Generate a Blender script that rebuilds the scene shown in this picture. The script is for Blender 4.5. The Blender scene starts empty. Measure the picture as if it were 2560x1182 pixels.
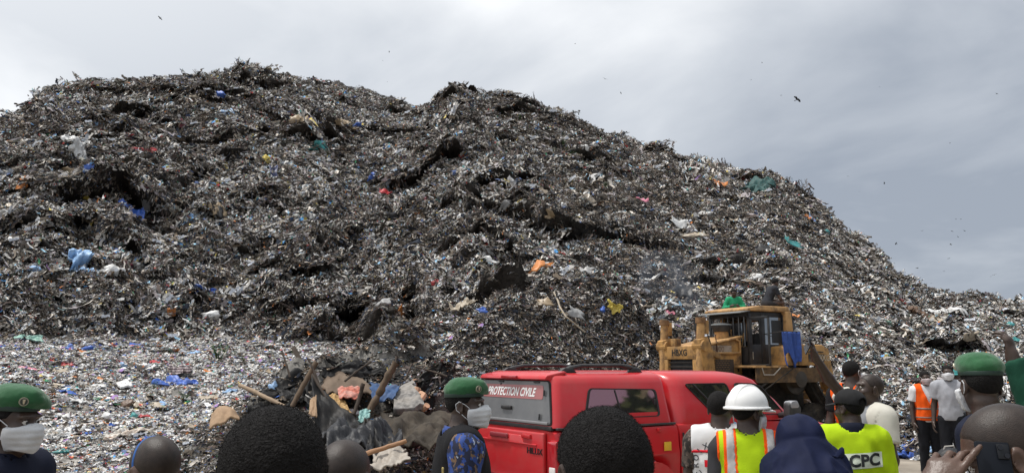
import bpy, bmesh, math, random
import numpy as np
from mathutils import Vector, Matrix, Euler
from mathutils.bvhtree import BVHTree
R = math.radians
random.seed(7); RNG = np.random.default_rng(11)
S = bpy.context.scene
COL = S.collection

# ---------------------------------------------------------------- camera
F, CX, CY, CAMH, PITCH = 2009.0, 1280.0, 591.0, 1.87, R(9.08)
cd = bpy.data.cameras.new('camera'); cam = bpy.data.objects.new('camera', cd); COL.objects.link(cam)
cd.sensor_width = 36; cd.sensor_fit = 'HORIZONTAL'; cd.lens = 36 * F / 2560
cd.clip_end = 6000; cd.clip_start = 0.05
cam.location = (0, 0, CAMH); cam.rotation_euler = (R(90) + PITCH, 0, 0)
S.camera = cam

# ---------------------------------------------------------------- sky and sun
SUN_EL, SUN_AZ = R(70), R(-80)        # azimuth from +Y (into the picture), negative = left
w = bpy.data.worlds.new('World'); S.world = w; w.use_nodes = True
nt = w.node_tree; nt.nodes.clear()
def N(nt, t, **k):
    n = nt.nodes.new(t)
    for a, b in k.items():
        setattr(n, a, b)
    return n
out = N(nt, 'ShaderNodeOutputWorld'); bg = N(nt, 'ShaderNodeBackground'); bg.inputs[1].default_value = 0.76
sky = N(nt, 'ShaderNodeTexSky', sky_type='NISHITA', sun_disc=False)
sky.sun_elevation = SUN_EL; sky.sun_rotation = SUN_AZ
skm = N(nt, 'ShaderNodeVectorMath', operation='SCALE'); skm.inputs[3].default_value = 0.08
nt.links.new(sky.outputs[0], skm.inputs[0])
tc = N(nt, 'ShaderNodeTexCoord')
sep = N(nt, 'ShaderNodeSeparateXYZ'); nt.links.new(tc.outputs['Generated'], sep.inputs[0])
# cloud layer seen in perspective: direction divided by (height + a bit)
zc = N(nt, 'ShaderNodeMath', operation='MAXIMUM'); zc.inputs[1].default_value = 0.0; nt.links.new(sep.outputs[2], zc.inputs[0])
za = N(nt, 'ShaderNodeMath', operation='ADD'); za.inputs[1].default_value = 0.30; nt.links.new(zc.outputs[0], za.inputs[0])
dv = N(nt, 'ShaderNodeVectorMath', operation='DIVIDE'); cb = N(nt, 'ShaderNodeCombineXYZ')
for i in range(3): nt.links.new(za.outputs[0], cb.inputs[i])
nt.links.new(tc.outputs['Generated'], dv.inputs[0]); nt.links.new(cb.outputs[0], dv.inputs[1])
mp = N(nt, 'ShaderNodeMapping'); mp.inputs['Scale'].default_value = (1.0, 1.0, 0.6); mp.inputs['Rotation'].default_value = (0, 0, R(35)); mp.inputs['Location'].default_value = (3.1, 0.4, 0)
nt.links.new(dv.outputs[0], mp.inputs[0])
n1 = N(nt, 'ShaderNodeTexNoise'); n1.inputs['Scale'].default_value = 1.5; n1.inputs['Detail'].default_value = 7; n1.inputs['Roughness'].default_value = 0.5; n1.inputs['Distortion'].default_value = 0.35
nt.links.new(mp.outputs[0], n1.inputs['Vector'])
# glow of the hidden sun through the cloud
sund = Vector((math.sin(SUN_AZ) * math.cos(SUN_EL), math.cos(SUN_AZ) * math.cos(SUN_EL), math.sin(SUN_EL)))
dt = N(nt, 'ShaderNodeVectorMath', operation='DOT_PRODUCT'); dt.inputs[1].default_value = sund
nrm = N(nt, 'ShaderNodeVectorMath', operation='NORMALIZE'); nt.links.new(tc.outputs['Generated'], nrm.inputs[0]); nt.links.new(nrm.outputs[0], dt.inputs[0])
mr = N(nt, 'ShaderNodeMapRange'); mr.inputs[1].default_value = 0.10; mr.inputs[2].default_value = 0.80; mr.inputs[3].default_value = -0.12; mr.inputs[4].default_value = 1.05
nt.links.new(dt.outputs['Value'], mr.inputs[0])
mrn = N(nt, 'ShaderNodeMapRange'); mrn.inputs[1].default_value = 0.36; mrn.inputs[2].default_value = 0.66; mrn.inputs[3].default_value = -0.02; mrn.inputs[4].default_value = 0.52
nt.links.new(n1.outputs[0], mrn.inputs[0])
ad = N(nt, 'ShaderNodeMath', operation='ADD'); nt.links.new(mr.outputs[0], ad.inputs[0]); nt.links.new(mrn.outputs[0], ad.inputs[1])
cr = N(nt, 'ShaderNodeValToRGB')
cr.color_ramp.elements[0].position = 0.0; cr.color_ramp.elements[0].color = (0.325, 0.365, 0.43, 1)
cr.color_ramp.elements[1].position = 1.0; cr.color_ramp.elements[1].color = (0.97, 0.985, 1.0, 1)
e = cr.color_ramp.elements.new(0.45); e.color = (0.58, 0.615, 0.665, 1)
nt.links.new(ad.outputs[0], cr.inputs[0])
mx = N(nt, 'ShaderNodeMixRGB'); mx.inputs[0].default_value = 0.94
nt.links.new(skm.outputs[0], mx.inputs[1]); nt.links.new(cr.outputs[0], mx.inputs[2])
nt.links.new(mx.outputs[0], bg.inputs[0]); nt.links.new(bg.outputs[0], out.inputs[0])

sl = bpy.data.lights.new('sun', 'SUN'); sl.energy = 2.1; sl.angle = R(9); sl.color = (1.0, 0.965, 0.91)
so = bpy.data.objects.new('sun', sl); COL.objects.link(so); so.rotation_euler = (-sund).to_track_quat('-Z', 'Y').to_euler(); so.location = (0, 0, 60)
S.view_settings.view_transform = 'Standard'; S.view_settings.look = 'None'; S.view_settings.gamma = 1; S.view_settings.exposure = 0.6
S.cycles.max_bounces = 5; S.cycles.diffuse_bounces = 2; S.cycles.glossy_bounces = 3; S.cycles.transparent_max_bounces = 8

# ---------------------------------------------------------------- pixel -> world
def ray(px, py):
    x = (px - CX) / F; u = (CY - py) / F
    c, s = math.cos(PITCH), math.sin(PITCH)
    return Vector((x, c - u * s, s + u * c))
def at(px, py, d):
    v = ray(px, py); k = d / math.hypot(v.x, v.y)
    return Vector((0, 0, CAMH)) + v * k
def azel(px, py):
    v = ray(px, py); return math.atan2(v.x, v.y), v.z / math.hypot(v.x, v.y)

# ---------------------------------------------------------------- value noise
_P = RNG.random((64, 64, 64)).astype(np.float32)
def vnoise(x, y, z):
    x = np.asarray(x, np.float32); y = np.asarray(y, np.float32); z = np.asarray(z, np.float32)
    x, y, z = np.broadcast_arrays(x, y, z)
    xi = np.floor(x); yi = np.floor(y); zi = np.floor(z)
    fx = x - xi; fy = y - yi; fz = z - zi
    fx = fx * fx * (3 - 2 * fx); fy = fy * fy * (3 - 2 * fy); fz = fz * fz * (3 - 2 * fz)
    xi = xi.astype(np.int32) & 63; yi = yi.astype(np.int32) & 63; zi = zi.astype(np.int32) & 63
    x1 = (xi + 1) & 63; y1 = (yi + 1) & 63; z1 = (zi + 1) & 63
    def g(a, b, c): return _P[a, b, c]
    a = g(xi, yi, zi) * (1 - fx) + g(x1, yi, zi) * fx
    b = g(xi, y1, zi) * (1 - fx) + g(x1, y1, zi) * fx
    c = g(xi, yi, z1) * (1 - fx) + g(x1, yi, z1) * fx
    d = g(xi, y1, z1) * (1 - fx) + g(x1, y1, z1) * fx
    a = a * (1 - fy) + b * fy; c = c * (1 - fy) + d * fy
    return (a * (1 - fz) + c * fz) * 2 - 1
def fbm(x, y, z, o=4, g=0.5):
    s = 0; a = 1.0; f = 1.0
    for i in range(o):
        s = s + a * vnoise(x * f + 7.3 * i, y * f + 3.1 * i, z * f + 5.7 * i); a *= g; f *= 2.03
    return s

# ---------------------------------------------------------------- materials
MATS = {}
def mat(name, col, rough=0.6, metal=0.0, var=0.0, vscale=6.0, bump=0.0, bscale=60.0, dirt=None, dscale=3.0, damt=0.5, spec=0.5, coat=0.0, sheen=0.0, emit=None):
    """one procedural Principled material: base colour, mottling, dirt in blotches, fine relief"""
    if name in MATS: return MATS[name]
    m = bpy.data.materials.new(name); m.use_nodes = True; t = m.node_tree
    b = t.nodes['Principled BSDF']
    b.inputs['Roughness'].default_value = rough; b.inputs['Metallic'].default_value = metal
    b.inputs['Specular IOR Level'].default_value = spec; b.inputs['Coat Weight'].default_value = coat; b.inputs['Coat Roughness'].default_value = 0.08
    b.inputs['Sheen Weight'].default_value = sheen
    base = (*col, 1); b.inputs['Base Color'].default_value = base
    tcn = N(t, 'ShaderNodeTexCoord'); src = None
    if var > 0:
        no = N(t, 'ShaderNodeTexNoise'); no.inputs['Scale'].default_value = vscale; no.inputs['Detail'].default_value = 5
        t.links.new(tcn.outputs['Object'], no.inputs['Vector'])
        hs = N(t, 'ShaderNodeHueSaturation'); hs.inputs['Color'].default_value = base
        m_ = N(t, 'ShaderNodeMapRange'); m_.inputs[1].default_value = 0.3; m_.inputs[2].default_value = 0.7; m_.inputs[3].default_value = 1 - var; m_.inputs[4].default_value = 1 + var
        t.links.new(no.outputs[0], m_.inputs[0]); t.links.new(m_.outputs[0], hs.inputs['Value']); src = hs.outputs[0]
        t.links.new(src, b.inputs['Base Color'])
    if dirt:
        no = N(t, 'ShaderNodeTexNoise'); no.inputs['Scale'].default_value = dscale; no.inputs['Detail'].default_value = 8; no.inputs['Roughness'].default_value = 0.65
        t.links.new(tcn.outputs['Object'], no.inputs['Vector'])
        m_ = N(t, 'ShaderNodeMapRange'); m_.inputs[1].default_value = 0.45; m_.inputs[2].default_value = 0.68; m_.inputs[4].default_value = damt
        t.links.new(no.outputs[0], m_.inputs[0])
        mi = N(t, 'ShaderNodeMixRGB'); mi.inputs[1].default_value = base; mi.inputs[2].default_value = (*dirt, 1)
        if src: t.links.new(src, mi.inputs[1])
        t.links.new(m_.outputs[0], mi.inputs[0]); src = mi.outputs[0]; t.links.new(src, b.inputs['Base Color'])
    if bump > 0:
        no = N(t, 'ShaderNodeTexNoise'); no.inputs['Scale'].default_value = bscale; no.inputs['Detail'].default_value = 4
        t.links.new(tcn.outputs['Object'], no.inputs['Vector'])
        bu = N(t, 'ShaderNodeBump'); bu.inputs['Strength'].default_value = bump; bu.inputs['Distance'].default_value = 0.01
        t.links.new(no.outputs[0], bu.inputs['Height']); t.links.new(bu.outputs[0], b.inputs['Normal'])
    if emit:
        b.inputs['Emission Color'].default_value = (*col, 1); b.inputs['Emission Strength'].default_value = emit
    MATS[name] = m
    return m

# ---------------------------------------------------------------- object helpers
def link(o, parent=None):
    COL.objects.link(o)
    if parent is not None: o.parent = parent
    return o
def tag(o, label=None, cat=None, group=None, kind=None):
    if label: o['label'] = label
    if cat: o['category'] = cat
    if group: o['group'] = group
    if kind: o['kind'] = kind
    return o
def thing(name, label, cat, loc=(0, 0, 0), rz=0.0, group=None):
    o = bpy.data.objects.new(name, None); o.empty_display_size = 0.2
    link(o); o.location = loc; o.rotation_euler = (0, 0, rz)
    return tag(o, label, cat, group)
def npmesh(name, v, quads, m, parent=None, smooth=True, tris=None):
    """numpy verts + quads (and/or tris) straight into a mesh object"""
    me = bpy.data.meshes.new(name)
    v = np.asarray(v, np.float32); q = np.zeros((0, 4), np.int32) if quads is None else np.asarray(quads, np.int32)
    t = np.zeros((0, 3), np.int32) if tris is None else np.asarray(tris, np.int32)
    me.vertices.add(len(v)); me.vertices.foreach_set('co', v.ravel())
    nl = q.size + t.size; me.loops.add(nl); me.polygons.add(len(q) + len(t))
    me.loops.foreach_set('vertex_index', np.concatenate([q.ravel(), t.ravel()]))
    ls = np.concatenate([np.arange(len(q)) * 4, q.size + np.arange(len(t)) * 3]).astype(np.int32)
    me.polygons.foreach_set('loop_start', ls)
    me.update(calc_edges=True)
    if smooth: me.polygons.foreach_set('use_smooth', np.ones(len(me.polygons), bool))
    if m: me.materials.append(m)
    return link(bpy.data.objects.new(name, me), parent)

class MB:
    """collects boxes, prisms, tubes and lathes; build() links them as one mesh object"""
    def __init__(s): s.v = []; s.f = []
    def add(s, v, f):
        o = len(s.v); s.v += [tuple(p) for p in v]; s.f += [tuple(i + o for i in q) for q in f]; return s
    def box(s, c, d, rot=None):
        x, y, z = d[0] / 2, d[1] / 2, d[2] / 2
        p = [Vector((a, b, e)) for a in (-x, x) for b in (-y, y) for e in (-z, z)]
        if rot is not None: p = [rot @ q for q in p]
        p = [q + Vector(c) for q in p]
        return s.add(p, [(0, 1, 3, 2), (4, 6, 7, 5), (0, 4, 5, 1), (2, 3, 7, 6), (0, 2, 6, 4), (1, 5, 7, 3)])
    def b2(s, x0, x1, y0, y1, z0, z1): return s.box(((x0 + x1) / 2, (y0 + y1) / 2, (z0 + z1) / 2), (x1 - x0, y1 - y0, z1 - z0))
    def prism(s, poly, axis, a, b):
        """poly of 2-D points; extruded along axis 'x','y','z' from a to b"""
        n = len(poly)
        def P(p, t): return {'x': (t, p[0], p[1]), 'y': (p[0], t, p[1]), 'z': (p[0], p[1], t)}[axis]
        v = [P(p, a) for p in poly] + [P(p, b) for p in poly]
        f = [tuple(range(n))[::-1], tuple(range(n, 2 * n))] + [(i, (i + 1) % n, n + (i + 1) % n, n + i) for i in range(n)]
        return s.add(v, f)
    def tube(s, path, r, n=8, cap=True):
        path = [Vector(p) for p in path]; m = len(path)
        rs = r if isinstance(r, (list, tuple)) else [r] * m
        v = []; up = None
        for i, p in enumerate(path):
            t = (path[min(i + 1, m - 1)] - path[max(i - 1, 0)]).normalized()
            if up is None: up = Vector((0, 0, 1)) if abs(t.z) < 0.9 else Vector((1, 0, 0))
            a = t.cross(up)
            if a.length < 1e-4: a = t.orthogonal()
            a.normalize(); b = a.cross(t).normalized(); up = b
            for k in range(n):
                q = 2 * math.pi * k / n
                v.append(p + (a * math.cos(q) + b * math.sin(q)) * rs[i])
        f = [(i * n + k, i * n + (k + 1) % n, (i + 1) * n + (k + 1) % n, (i + 1) * n + k) for i in range(m - 1) for k in range(n)]
        if cap: f += [tuple(range(n))[::-1], tuple((m - 1) * n + k for k in range(n))]
        return s.add(v, f)
    def lathe(s, prof, c=(0, 0, 0), n=24, axis='z'):
        """prof: list of (radius, height)"""
        v = []
        for (r, h) in prof:
            for k in range(n):
                q = 2 * math.pi * k / n; a, b = r * math.cos(q), r * math.sin(q)
                p = {'z': (a, b, h), 'y': (a, h, b), 'x': (h, a, b)}[axis]
                v.append((p[0] + c[0], p[1] + c[1], p[2] + c[2]))
        m = len(prof)
        f = [(i * n + k, i * n + (k + 1) % n, (i + 1) * n + (k + 1) % n, (i + 1) * n + k) for i in range(m - 1) for k in range(n)]
        f += [tuple(range(n))[::-1], tuple((m - 1) * n + k for k in range(n))]
        return s.add(v, f)
    def grid(s, rows, close_u=False):
        """rows: list of equally long point lists -> quad skin"""
        n = len(rows[0]); v = [p for r_ in rows for p in r_]
        f = []
        for i in range(len(rows) - 1):
            for k in range(n if close_u else n - 1):
                f.append((i * n + k, i * n + (k + 1) % n, (i + 1) * n + (k + 1) % n, (i + 1) * n + k))
        return s.add(v, f)
    def build(s, name, m, parent=None, bevel=0.0, seg=2, smooth=False, loc=None, angle=40):
        me = bpy.data.meshes.new(name); me.from_pydata(s.v, [], s.f)
        bm = bmesh.new(); bm.from_mesh(me)
        bmesh.ops.recalc_face_normals(bm, faces=bm.faces)
        if bevel > 0:
            ed = [e for e in bm.edges if len(e.link_faces) == 2 and e.calc_face_angle(0) > R(25)]
            bmesh.ops.bevel(bm, geom=ed, offset=bevel, segments=seg, profile=0.5, affect='EDGES', clamp_overlap=True)
        if smooth or bevel > 0:
            for fc in bm.faces: fc.smooth = True
            for e in bm.edges:
                if len(e.link_faces) == 2 and e.calc_face_angle(0) > R(angle): e.smooth = False
        bm.to_mesh(me); bm.free()
        if m: me.materials.append(m)
        o = link(bpy.data.objects.new(name, me), parent)
        if loc is not None: o.location = loc
        return o

def text_mesh(txt, size=1.0, extrude=0.0, shear=0.0, bold=0.0, sx=1.0, align='CENTER'):
    """font curve -> plain mesh data in the XY plane (centred)"""
    c = bpy.data.curves.new('t', 'FONT'); c.body = txt; c.size = size; c.extrude = extrude; c.shear = shear; c.offset = bold; c.align_x = align; c.align_y = 'CENTER'
    c.resolution_u = 3
    o = bpy.data.objects.new('t', c); COL.objects.link(o)
    dg = bpy.context.evaluated_depsgraph_get()
    me = bpy.data.meshes.new_from_object(o.evaluated_get(dg))
    bpy.data.objects.remove(o); bpy.data.curves.remove(c)
    if sx != 1.0:
        for v in me.vertices: v.co.x *= sx
    return me
def lettering(name, txt, size, m, parent, origin, ux, uy, **k):
    """flat print: text laid in the plane spanned by ux (reading direction) and uy (up)"""
    me = text_mesh(txt, size, **k); ux = Vector(ux).normalized(); uy = Vector(uy).normalized(); o = Vector(origin)
    for v in me.vertices: v.co = o + ux * v.co.x + uy * v.co.y + ux.cross(uy) * v.co.z
    me.materials.clear(); me.materials.append(m); me.name = name
    return link(bpy.data.objects.new(name, me), parent)
# ================================================================ the refuse mountain
# control lines: (px, py, horizontal distance) -> azimuth, distance, height
SIL = [(-900,470,70),(-500,420,75),(-200,350,82),(0,300,88),(25,290,89),(70,270,90),(100,240,92),(130,220,93),(155,215,94),(180,222,95),(205,203,96),(240,200,97),(280,212,98),(310,207,99),(340,200,100),(400,190,103),(450,192,105),(500,185,107),(560,185,110),(580,176,111),(600,167,112),(625,175,112),(680,185,113),(760,200,114),(820,205,115),(870,215,116),(920,225,117),(950,243,117),(1000,255,117),(1050,268,117),(1085,262,117),(1092,245,117),(1105,232,117),(1130,222,117),(1180,228,118),(1215,245,118),(1260,258,118),(1340,265,119),(1370,280,120),(1420,300,121),(1450,315,122),(1500,345,123),(1540,340,124),(1600,365,125),(1650,368,126),(1680,385,127),(1700,400,128),(1760,410,129),(1830,435,130),(1920,440,132),(1950,452,133),(1990,480,136),(2020,500,138),(2050,530,141),(2090,560,144),(2110,590,148),(2150,605,152),(2190,630,158),(2220,665,165),(2235,682,175),(2265,700,230),(2290,710,280),(2330,724,290),(2370,735,300),(2400,741,300),(2420,735,300),(2460,745,305),(2500,752,310),(2530,757,310),(2560,752,310),(2700,760,315),(3200,780,320)]
BASE = [(-900,850,42),(0,850,44),(300,848,45),(600,852,45),(900,862,43),(1080,885,36),(1250,902,31),(1500,905,30),(1700,912,31),(1900,935,29),(2080,965,26),(2200,1010,23),(2300,1040,21.5),(2560,1045,21),(3200,1045,21)]
NEAR = [(-900,8.5),(0,9.0),(500,9.2),(700,9.0),(1000,9.0),(1130,10.5),(1250,17),(1500,24),(1800,26),(2000,24),(2150,20),(2250,18.6),(2400,18.2),(2560,18.0),(3200,18)]
_s = np.array([(*azel(p, y), d) for p, y, d in SIL]); _b = np.array([(*azel(p, y), d) for p, y, d in BASE]); _n = np.array([(azel(p, 1000)[0], d) for p, d in NEAR])
NC, RF, RS, RP = 760, 110, 370, 24
AZ = np.concatenate([np.linspace(R(-58), R(-35), 50, endpoint=False), np.linspace(R(-35), R(35), NC), np.linspace(R(35), R(58), 50)[1:]])
D1 = np.interp(AZ, _n[:, 0], _n[:, 1]); D2 = np.interp(AZ, _b[:, 0], _b[:, 2]); Z2 = CAMH + np.interp(AZ, _b[:, 0], _b[:, 1] * _b[:, 2])
D3 = np.interp(AZ, _s[:, 0], _s[:, 2]); Z3 = CAMH + np.interp(AZ, _s[:, 0], _s[:, 1]) * D3
D2 = D2 + 1.6 * fbm(AZ * 30, 0 * AZ, 0 * AZ, 3) * np.clip((R(2) - AZ) / R(6), 0, 1)
Z2 = np.maximum(Z2, 0.25); D1 = np.minimum(D1, D2 - 2)
tf = np.linspace(0, 1, RF, endpoint=False) ** 1.25; ts = np.linspace(0, 1, RS) ** 1.12; tp = np.linspace(0, 1, RP + 1)[1:]
col = lambda a: a[:, None]
dF = col(D1) + (col(D2) - col(D1)) * tf; zF = col(Z2) * (tf ** 1.25) + 0.0 * dF
dS = col(D2) + (col(D3) - col(D2)) * ts
gs = ts + 0.05 * np.sin(ts * math.pi) * 1.0
kr = np.clip((np.degrees(col(AZ)) - 21) / 4, 0, 1); gs = gs * (1 - kr) + ts * kr     # the low right tip climbs evenly
zS = col(Z2) + (col(Z3) - col(Z2)) * gs
dP = col(D3) + 90 * tp ** 1.5; zP = col(Z3) - 1.5 * tp - 20 * tp ** 4
DD = np.concatenate([dF, dS, dP], 1); ZZ = np.concatenate([zF, zS, zP], 1)
sA, cA = np.sin(col(AZ)), np.cos(col(AZ))
X = DD * sA; Y = DD * cA
rowkind = np.concatenate([np.zeros(RF), np.ones(RS), np.full(RP, 2)])[None, :] + 0 * X
tt = np.concatenate([0 * tf, ts, 0 * tp + 1])[None, :] + 0 * X
# approximate picture column of every vertex, only to set where the smooth ash fans lie on the slope
fan = np.clip((np.degrees(col(AZ)) + 2.0) / 10, 0, 1) * np.clip((30 - np.degrees(col(AZ))) / 8, 0, 1) * np.clip((0.86 - tt) / 0.2, 0, 1)
fan = np.clip(fan + 0.45 * fbm(X / 9, Y / 9, ZZ / 9, 3) * (fan > 0), 0, 1)
slope = (rowkind == 1) * np.clip(tt / 0.04, 0, 1) * np.clip((1.0 - tt) / 0.11, 0.10, 1)
fade = np.where(rowkind == 0, np.clip((DD - col(D1)) / 2.0, 0, 1), 1)
farr = np.clip(DD / 60, 0.55, 1.6)
rough = (1 - 0.62 * fan)
big = fbm(X / 13, Y / 13, ZZ / 13, 2) * 1.5
hh = ZZ / 3.9 + 1.35 * fbm(X / 9.5 + 9, Y / 9.5, ZZ / 14, 3)
saw = hh - np.floor(hh)
led = np.clip(vnoise(X / 6.8 + 40, Y / 6.8, np.floor(hh) * 3.7) * 2.1 + 0.42, 0, 1.45)
hh2 = ZZ / 1.25 + 1.6 * fbm(X / 3.6 + 3, Y / 3.6, ZZ / 5, 2); saw2 = hh2 - np.floor(hh2)
led2 = np.clip(vnoise(X / 2.6, Y / 2.6, np.floor(hh2) * 1.7) * 1.2 + 0.5, 0, 1.2)
def mop(s_):                                     # bulging, undercut tier: short overhung underside, long rounded top
    return np.where(s_ < 0.26, np.sqrt(np.clip(s_ / 0.26, 0, 1)), 0.5 + 0.5 * np.cos(np.clip((s_ - 0.26) / 0.74, 0, 1) * math.pi))
lobe = 0.75 + 0.45 * vnoise(X / 2.4 + 11, Y / 2.4, ZZ / 5)
clump = np.abs(fbm(X / 2.3, Y / 2.3, ZZ / 2.3, 3))
fine = fbm(X / 0.62, Y / 0.62, ZZ / 0.5, 2)
outw = slope * (rough * (5.8 * led * lobe * (mop(saw) - 0.5) + 1.35 * led2 * (mop(saw2) - 0.5)) + (0.35 + 0.65 * rough) * (0.55 * (0.55 - clump)) + 0.16 * fine + big * 0.6)
X -= sA * outw * 1.0; Y -= cA * outw * 1.0
flatk = (rowkind == 0) * fade
ZZ = ZZ + slope * (0.12 * outw + 0.22 * fine * rough) + flatk * (0.16 * fbm(X / 2.2, Y / 2.2, 0 * X, 3) + 0.10 * fine) + (rowkind == 2) * 0.3 * fine
# silhouette knolls: crest rows get lumpy
crest = np.exp(-((tt - 1) / 0.02) ** 2) * (rowkind >= 1)
ZZ = ZZ + crest * (0.55 * fbm(X / 2.0, Y / 2.0, 0 * X, 3) + 0.22 * fine) * np.clip(DD / 110, 0.6, 1.4)
# dark compost heaps thrown up in front of the slope, between pickup and dozer and behind the pickup
for (px, py, d, hgt, rx) in [(1235, 905, 27.5, 1.65, 3.6), (1420, 905, 28.5, 1.35, 3.4), (1570, 905, 29, 1.1, 3.0), (1120, 915, 25, 1.0, 2.6), (930, 960, 12.2, 1.05, 2.2), (775, 960, 12.8, .7, 1.5), (1080, 960, 13.2, 1.1, 1.8), (640, 1000, 11.5, .35, 1.2)]:
    p = at(px, 960, d)
    g = np.exp(-((X - p.x) ** 2 / rx ** 2 + (Y - p.y) ** 2 / (rx * 0.75) ** 2))
    ZZ = ZZ + g * (hgt + 0.35 * fbm(X / 0.9, Y / 0.9, 0 * X, 3))
# dirt berm on the right behind the standing men
for (px, d, hgt, rx, ry) in [(2290, 18.6, 0.55, 2.6, 0.8), (2420, 18.8, 0.6, 2.6, 0.8), (2210, 19.5, 0.4, 1.5, 0.8)]:
    p = at(px, 1000, d); g = np.exp(-((X - p.x) ** 2 / rx ** 2 + (Y - p.y) ** 2 / ry ** 2)); ZZ = ZZ + g * (hgt + 0.15 * fbm(X / 0.5, Y / 0.5, 0 * X, 3)) * fade
ZZ[:, 0] = -0.05
TV = np.stack([X, Y, ZZ], -1); NA, NR = X.shape
idx = np.arange(NA * NR).reshape(NA, NR)
TQ = np.stack([idx[:-1, :-1], idx[1:, :-1], idx[1:, 1:], idx[:-1, 1:]], -1).reshape(-1, 4)

def attr_mat(name, rough=0.65, spec=0.4, var=0.25, vs=3.0, bump=0.0, bs=8.0):
    m = bpy.data.materials.new(name); m.use_nodes = True; t = m.node_tree; b = t.nodes['Principled BSDF']
    a = N(t, 'ShaderNodeAttribute', attribute_name='Col'); no = N(t, 'ShaderNodeTexNoise'); no.inputs['Scale'].default_value = vs; no.inputs['Detail'].default_value = 8; no.inputs['Roughness'].default_value = 0.7
    tcn = N(t, 'ShaderNodeTexCoord'); t.links.new(tcn.outputs['Object'], no.inputs['Vector'])
    m_ = N(t, 'ShaderNodeMapRange'); m_.inputs[1].default_value = 0.3; m_.inputs[2].default_value = 0.7; m_.inputs[3].default_value = 1 - var; m_.inputs[4].default_value = 1 + var
    hs = N(t, 'ShaderNodeHueSaturation'); t.links.new(no.outputs[0], m_.inputs[0]); t.links.new(m_.outputs[0], hs.inputs['Value']); t.links.new(a.outputs['Color'], hs.inputs['Color'])
    t.links.new(hs.outputs[0], b.inputs['Base Color']); b.inputs['Roughness'].default_value = rough; b.inputs['Specular IOR Level'].default_value = spec
    if bump:
        bu = N(t, 'ShaderNodeBump'); bu.inputs['Strength'].default_value = bump; bu.inputs['Distance'].default_value = 0.15
        n2 = N(t, 'ShaderNodeTexNoise'); n2.inputs['Scale'].default_value = bs; n2.inputs['Detail'].default_value = 6; t.links.new(tcn.outputs['Object'], n2.inputs['Vector'])
        t.links.new(n2.outputs[0], bu.inputs['Height']); t.links.new(bu.outputs[0], b.inputs['Normal'])
    return m
def set_col(o, c):
    a = o.data.color_attributes.new('Col', 'FLOAT_COLOR', 'POINT')
    c = np.concatenate([c, np.ones((len(c), 1))], 1).astype(np.float32); a.data.foreach_set('color', c.ravel())
nz = fbm(X / 4, Y / 4, ZZ / 4, 4)[..., None]
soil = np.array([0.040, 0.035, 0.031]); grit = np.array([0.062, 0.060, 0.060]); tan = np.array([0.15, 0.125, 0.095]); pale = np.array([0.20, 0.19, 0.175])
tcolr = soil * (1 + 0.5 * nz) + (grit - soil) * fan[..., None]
fieldk = (rowkind == 0)[..., None] * np.clip((R(-2) - col(AZ)) / R(3) + 0.5, 0, 1)[..., None]
tcolr = tcolr * (1 - fieldk) + pale * 1.1 * fieldk * (1 + 0.6 * nz)
rt = np.clip((np.degrees(col(AZ)) - 24) / 3, 0, 1)[..., None] * np.clip((24 - DD) / 4, 0, 1)[..., None]
tcolr = tcolr * (1 - rt) + tan * rt * (1 + 0.4 * nz)
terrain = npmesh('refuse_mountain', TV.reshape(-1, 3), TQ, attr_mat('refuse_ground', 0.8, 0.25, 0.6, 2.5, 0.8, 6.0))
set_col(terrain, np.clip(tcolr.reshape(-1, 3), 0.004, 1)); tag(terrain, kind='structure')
TBVH = BVHTree.FromPolygons([tuple(p) for p in TV.reshape(-1, 3).tolist()], TQ.tolist())

# ground sheet out to the horizon
gm = MB(); gm.add([(-3000, -3000, 0), (3000, -3000, 0), (3000, 3000, 0), (-3000, 3000, 0)], [(0, 1, 2, 3)])
gmat = mat('packed_dirt', (0.27, 0.235, 0.19), 0.9, var=0.3, vscale=1.5, bump=0.6, bscale=25, dirt=(0.12, 0.095, 0.07), dscale=0.6, damt=0.7)
tag(gm.build('ground', gmat), kind='structure')

def hit(px, py):
    """where the sight line of a pixel meets the refuse or the ground"""
    v = ray(px, py).normalized(); o = Vector((0, 0, CAMH))
    loc, n, _, d = TBVH.ray_cast(o, v, 500)
    if loc is None:
        if v.z >= 0: return None
        loc = o + v * (-CAMH / v.z); n = Vector((0, 0, 1))
    elif v.z < 0 and loc.z < 0: loc = o + v * (-CAMH / v.z); n = Vector((0, 0, 1))
    if n.dot(v) > 0: n = -n
    return loc, n
def groundz(x, y):
    loc, n, _, d = TBVH.ray_cast(Vector((x, y, 200)), Vector((0, 0, -1)), 400)
    return max(0.0, loc.z) if loc is not None else 0.0

# ---------------------------------------------------------------- loose refuse: scraps nobody could count, matted together
PAL_DARK = np.array([(0.034,0.028,0.023),(0.056,0.045,0.034),(0.090,0.070,0.050),(0.048,0.046,0.037),(0.038,0.043,0.054),(0.130,0.098,0.068),(0.074,0.055,0.046)])
PAL_MID = np.array([(0.33,0.272,0.208),(0.37,0.335,0.292),(0.45,0.387,0.318),(0.28,0.268,0.25),(0.39,0.345,0.34),(0.51,0.457,0.39),(0.25,0.24,0.20)])
PAL_PALE = np.array([(0.66,0.65,0.63),(0.74,0.73,0.71),(0.55,0.52,0.47),(0.60,0.63,0.68),(0.48,0.46,0.43),(0.82,0.81,0.79)])
PAL_VIV = np.array([(0.07,0.15,0.46),(0.10,0.30,0.58),(0.32,0.54,0.72),(0.46,0.07,0.07),(0.58,0.22,0.08),(0.07,0.28,0.14),(0.10,0.38,0.36),(0.62,0.50,0.16),(0.62,0.34,0.38),(0.24,0.15,0.32),(0.47,0.64,0.68),(0.14,0.19,0.36)])
PAL_DARK = PAL_DARK * np.array([1.42, 1.47, 1.56]); PAL_MID = PAL_MID * np.array([1.05, 1.08, 1.13]); PAL_PALE = PAL_PALE * np.array([0.94, 0.94, 0.95])
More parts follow.
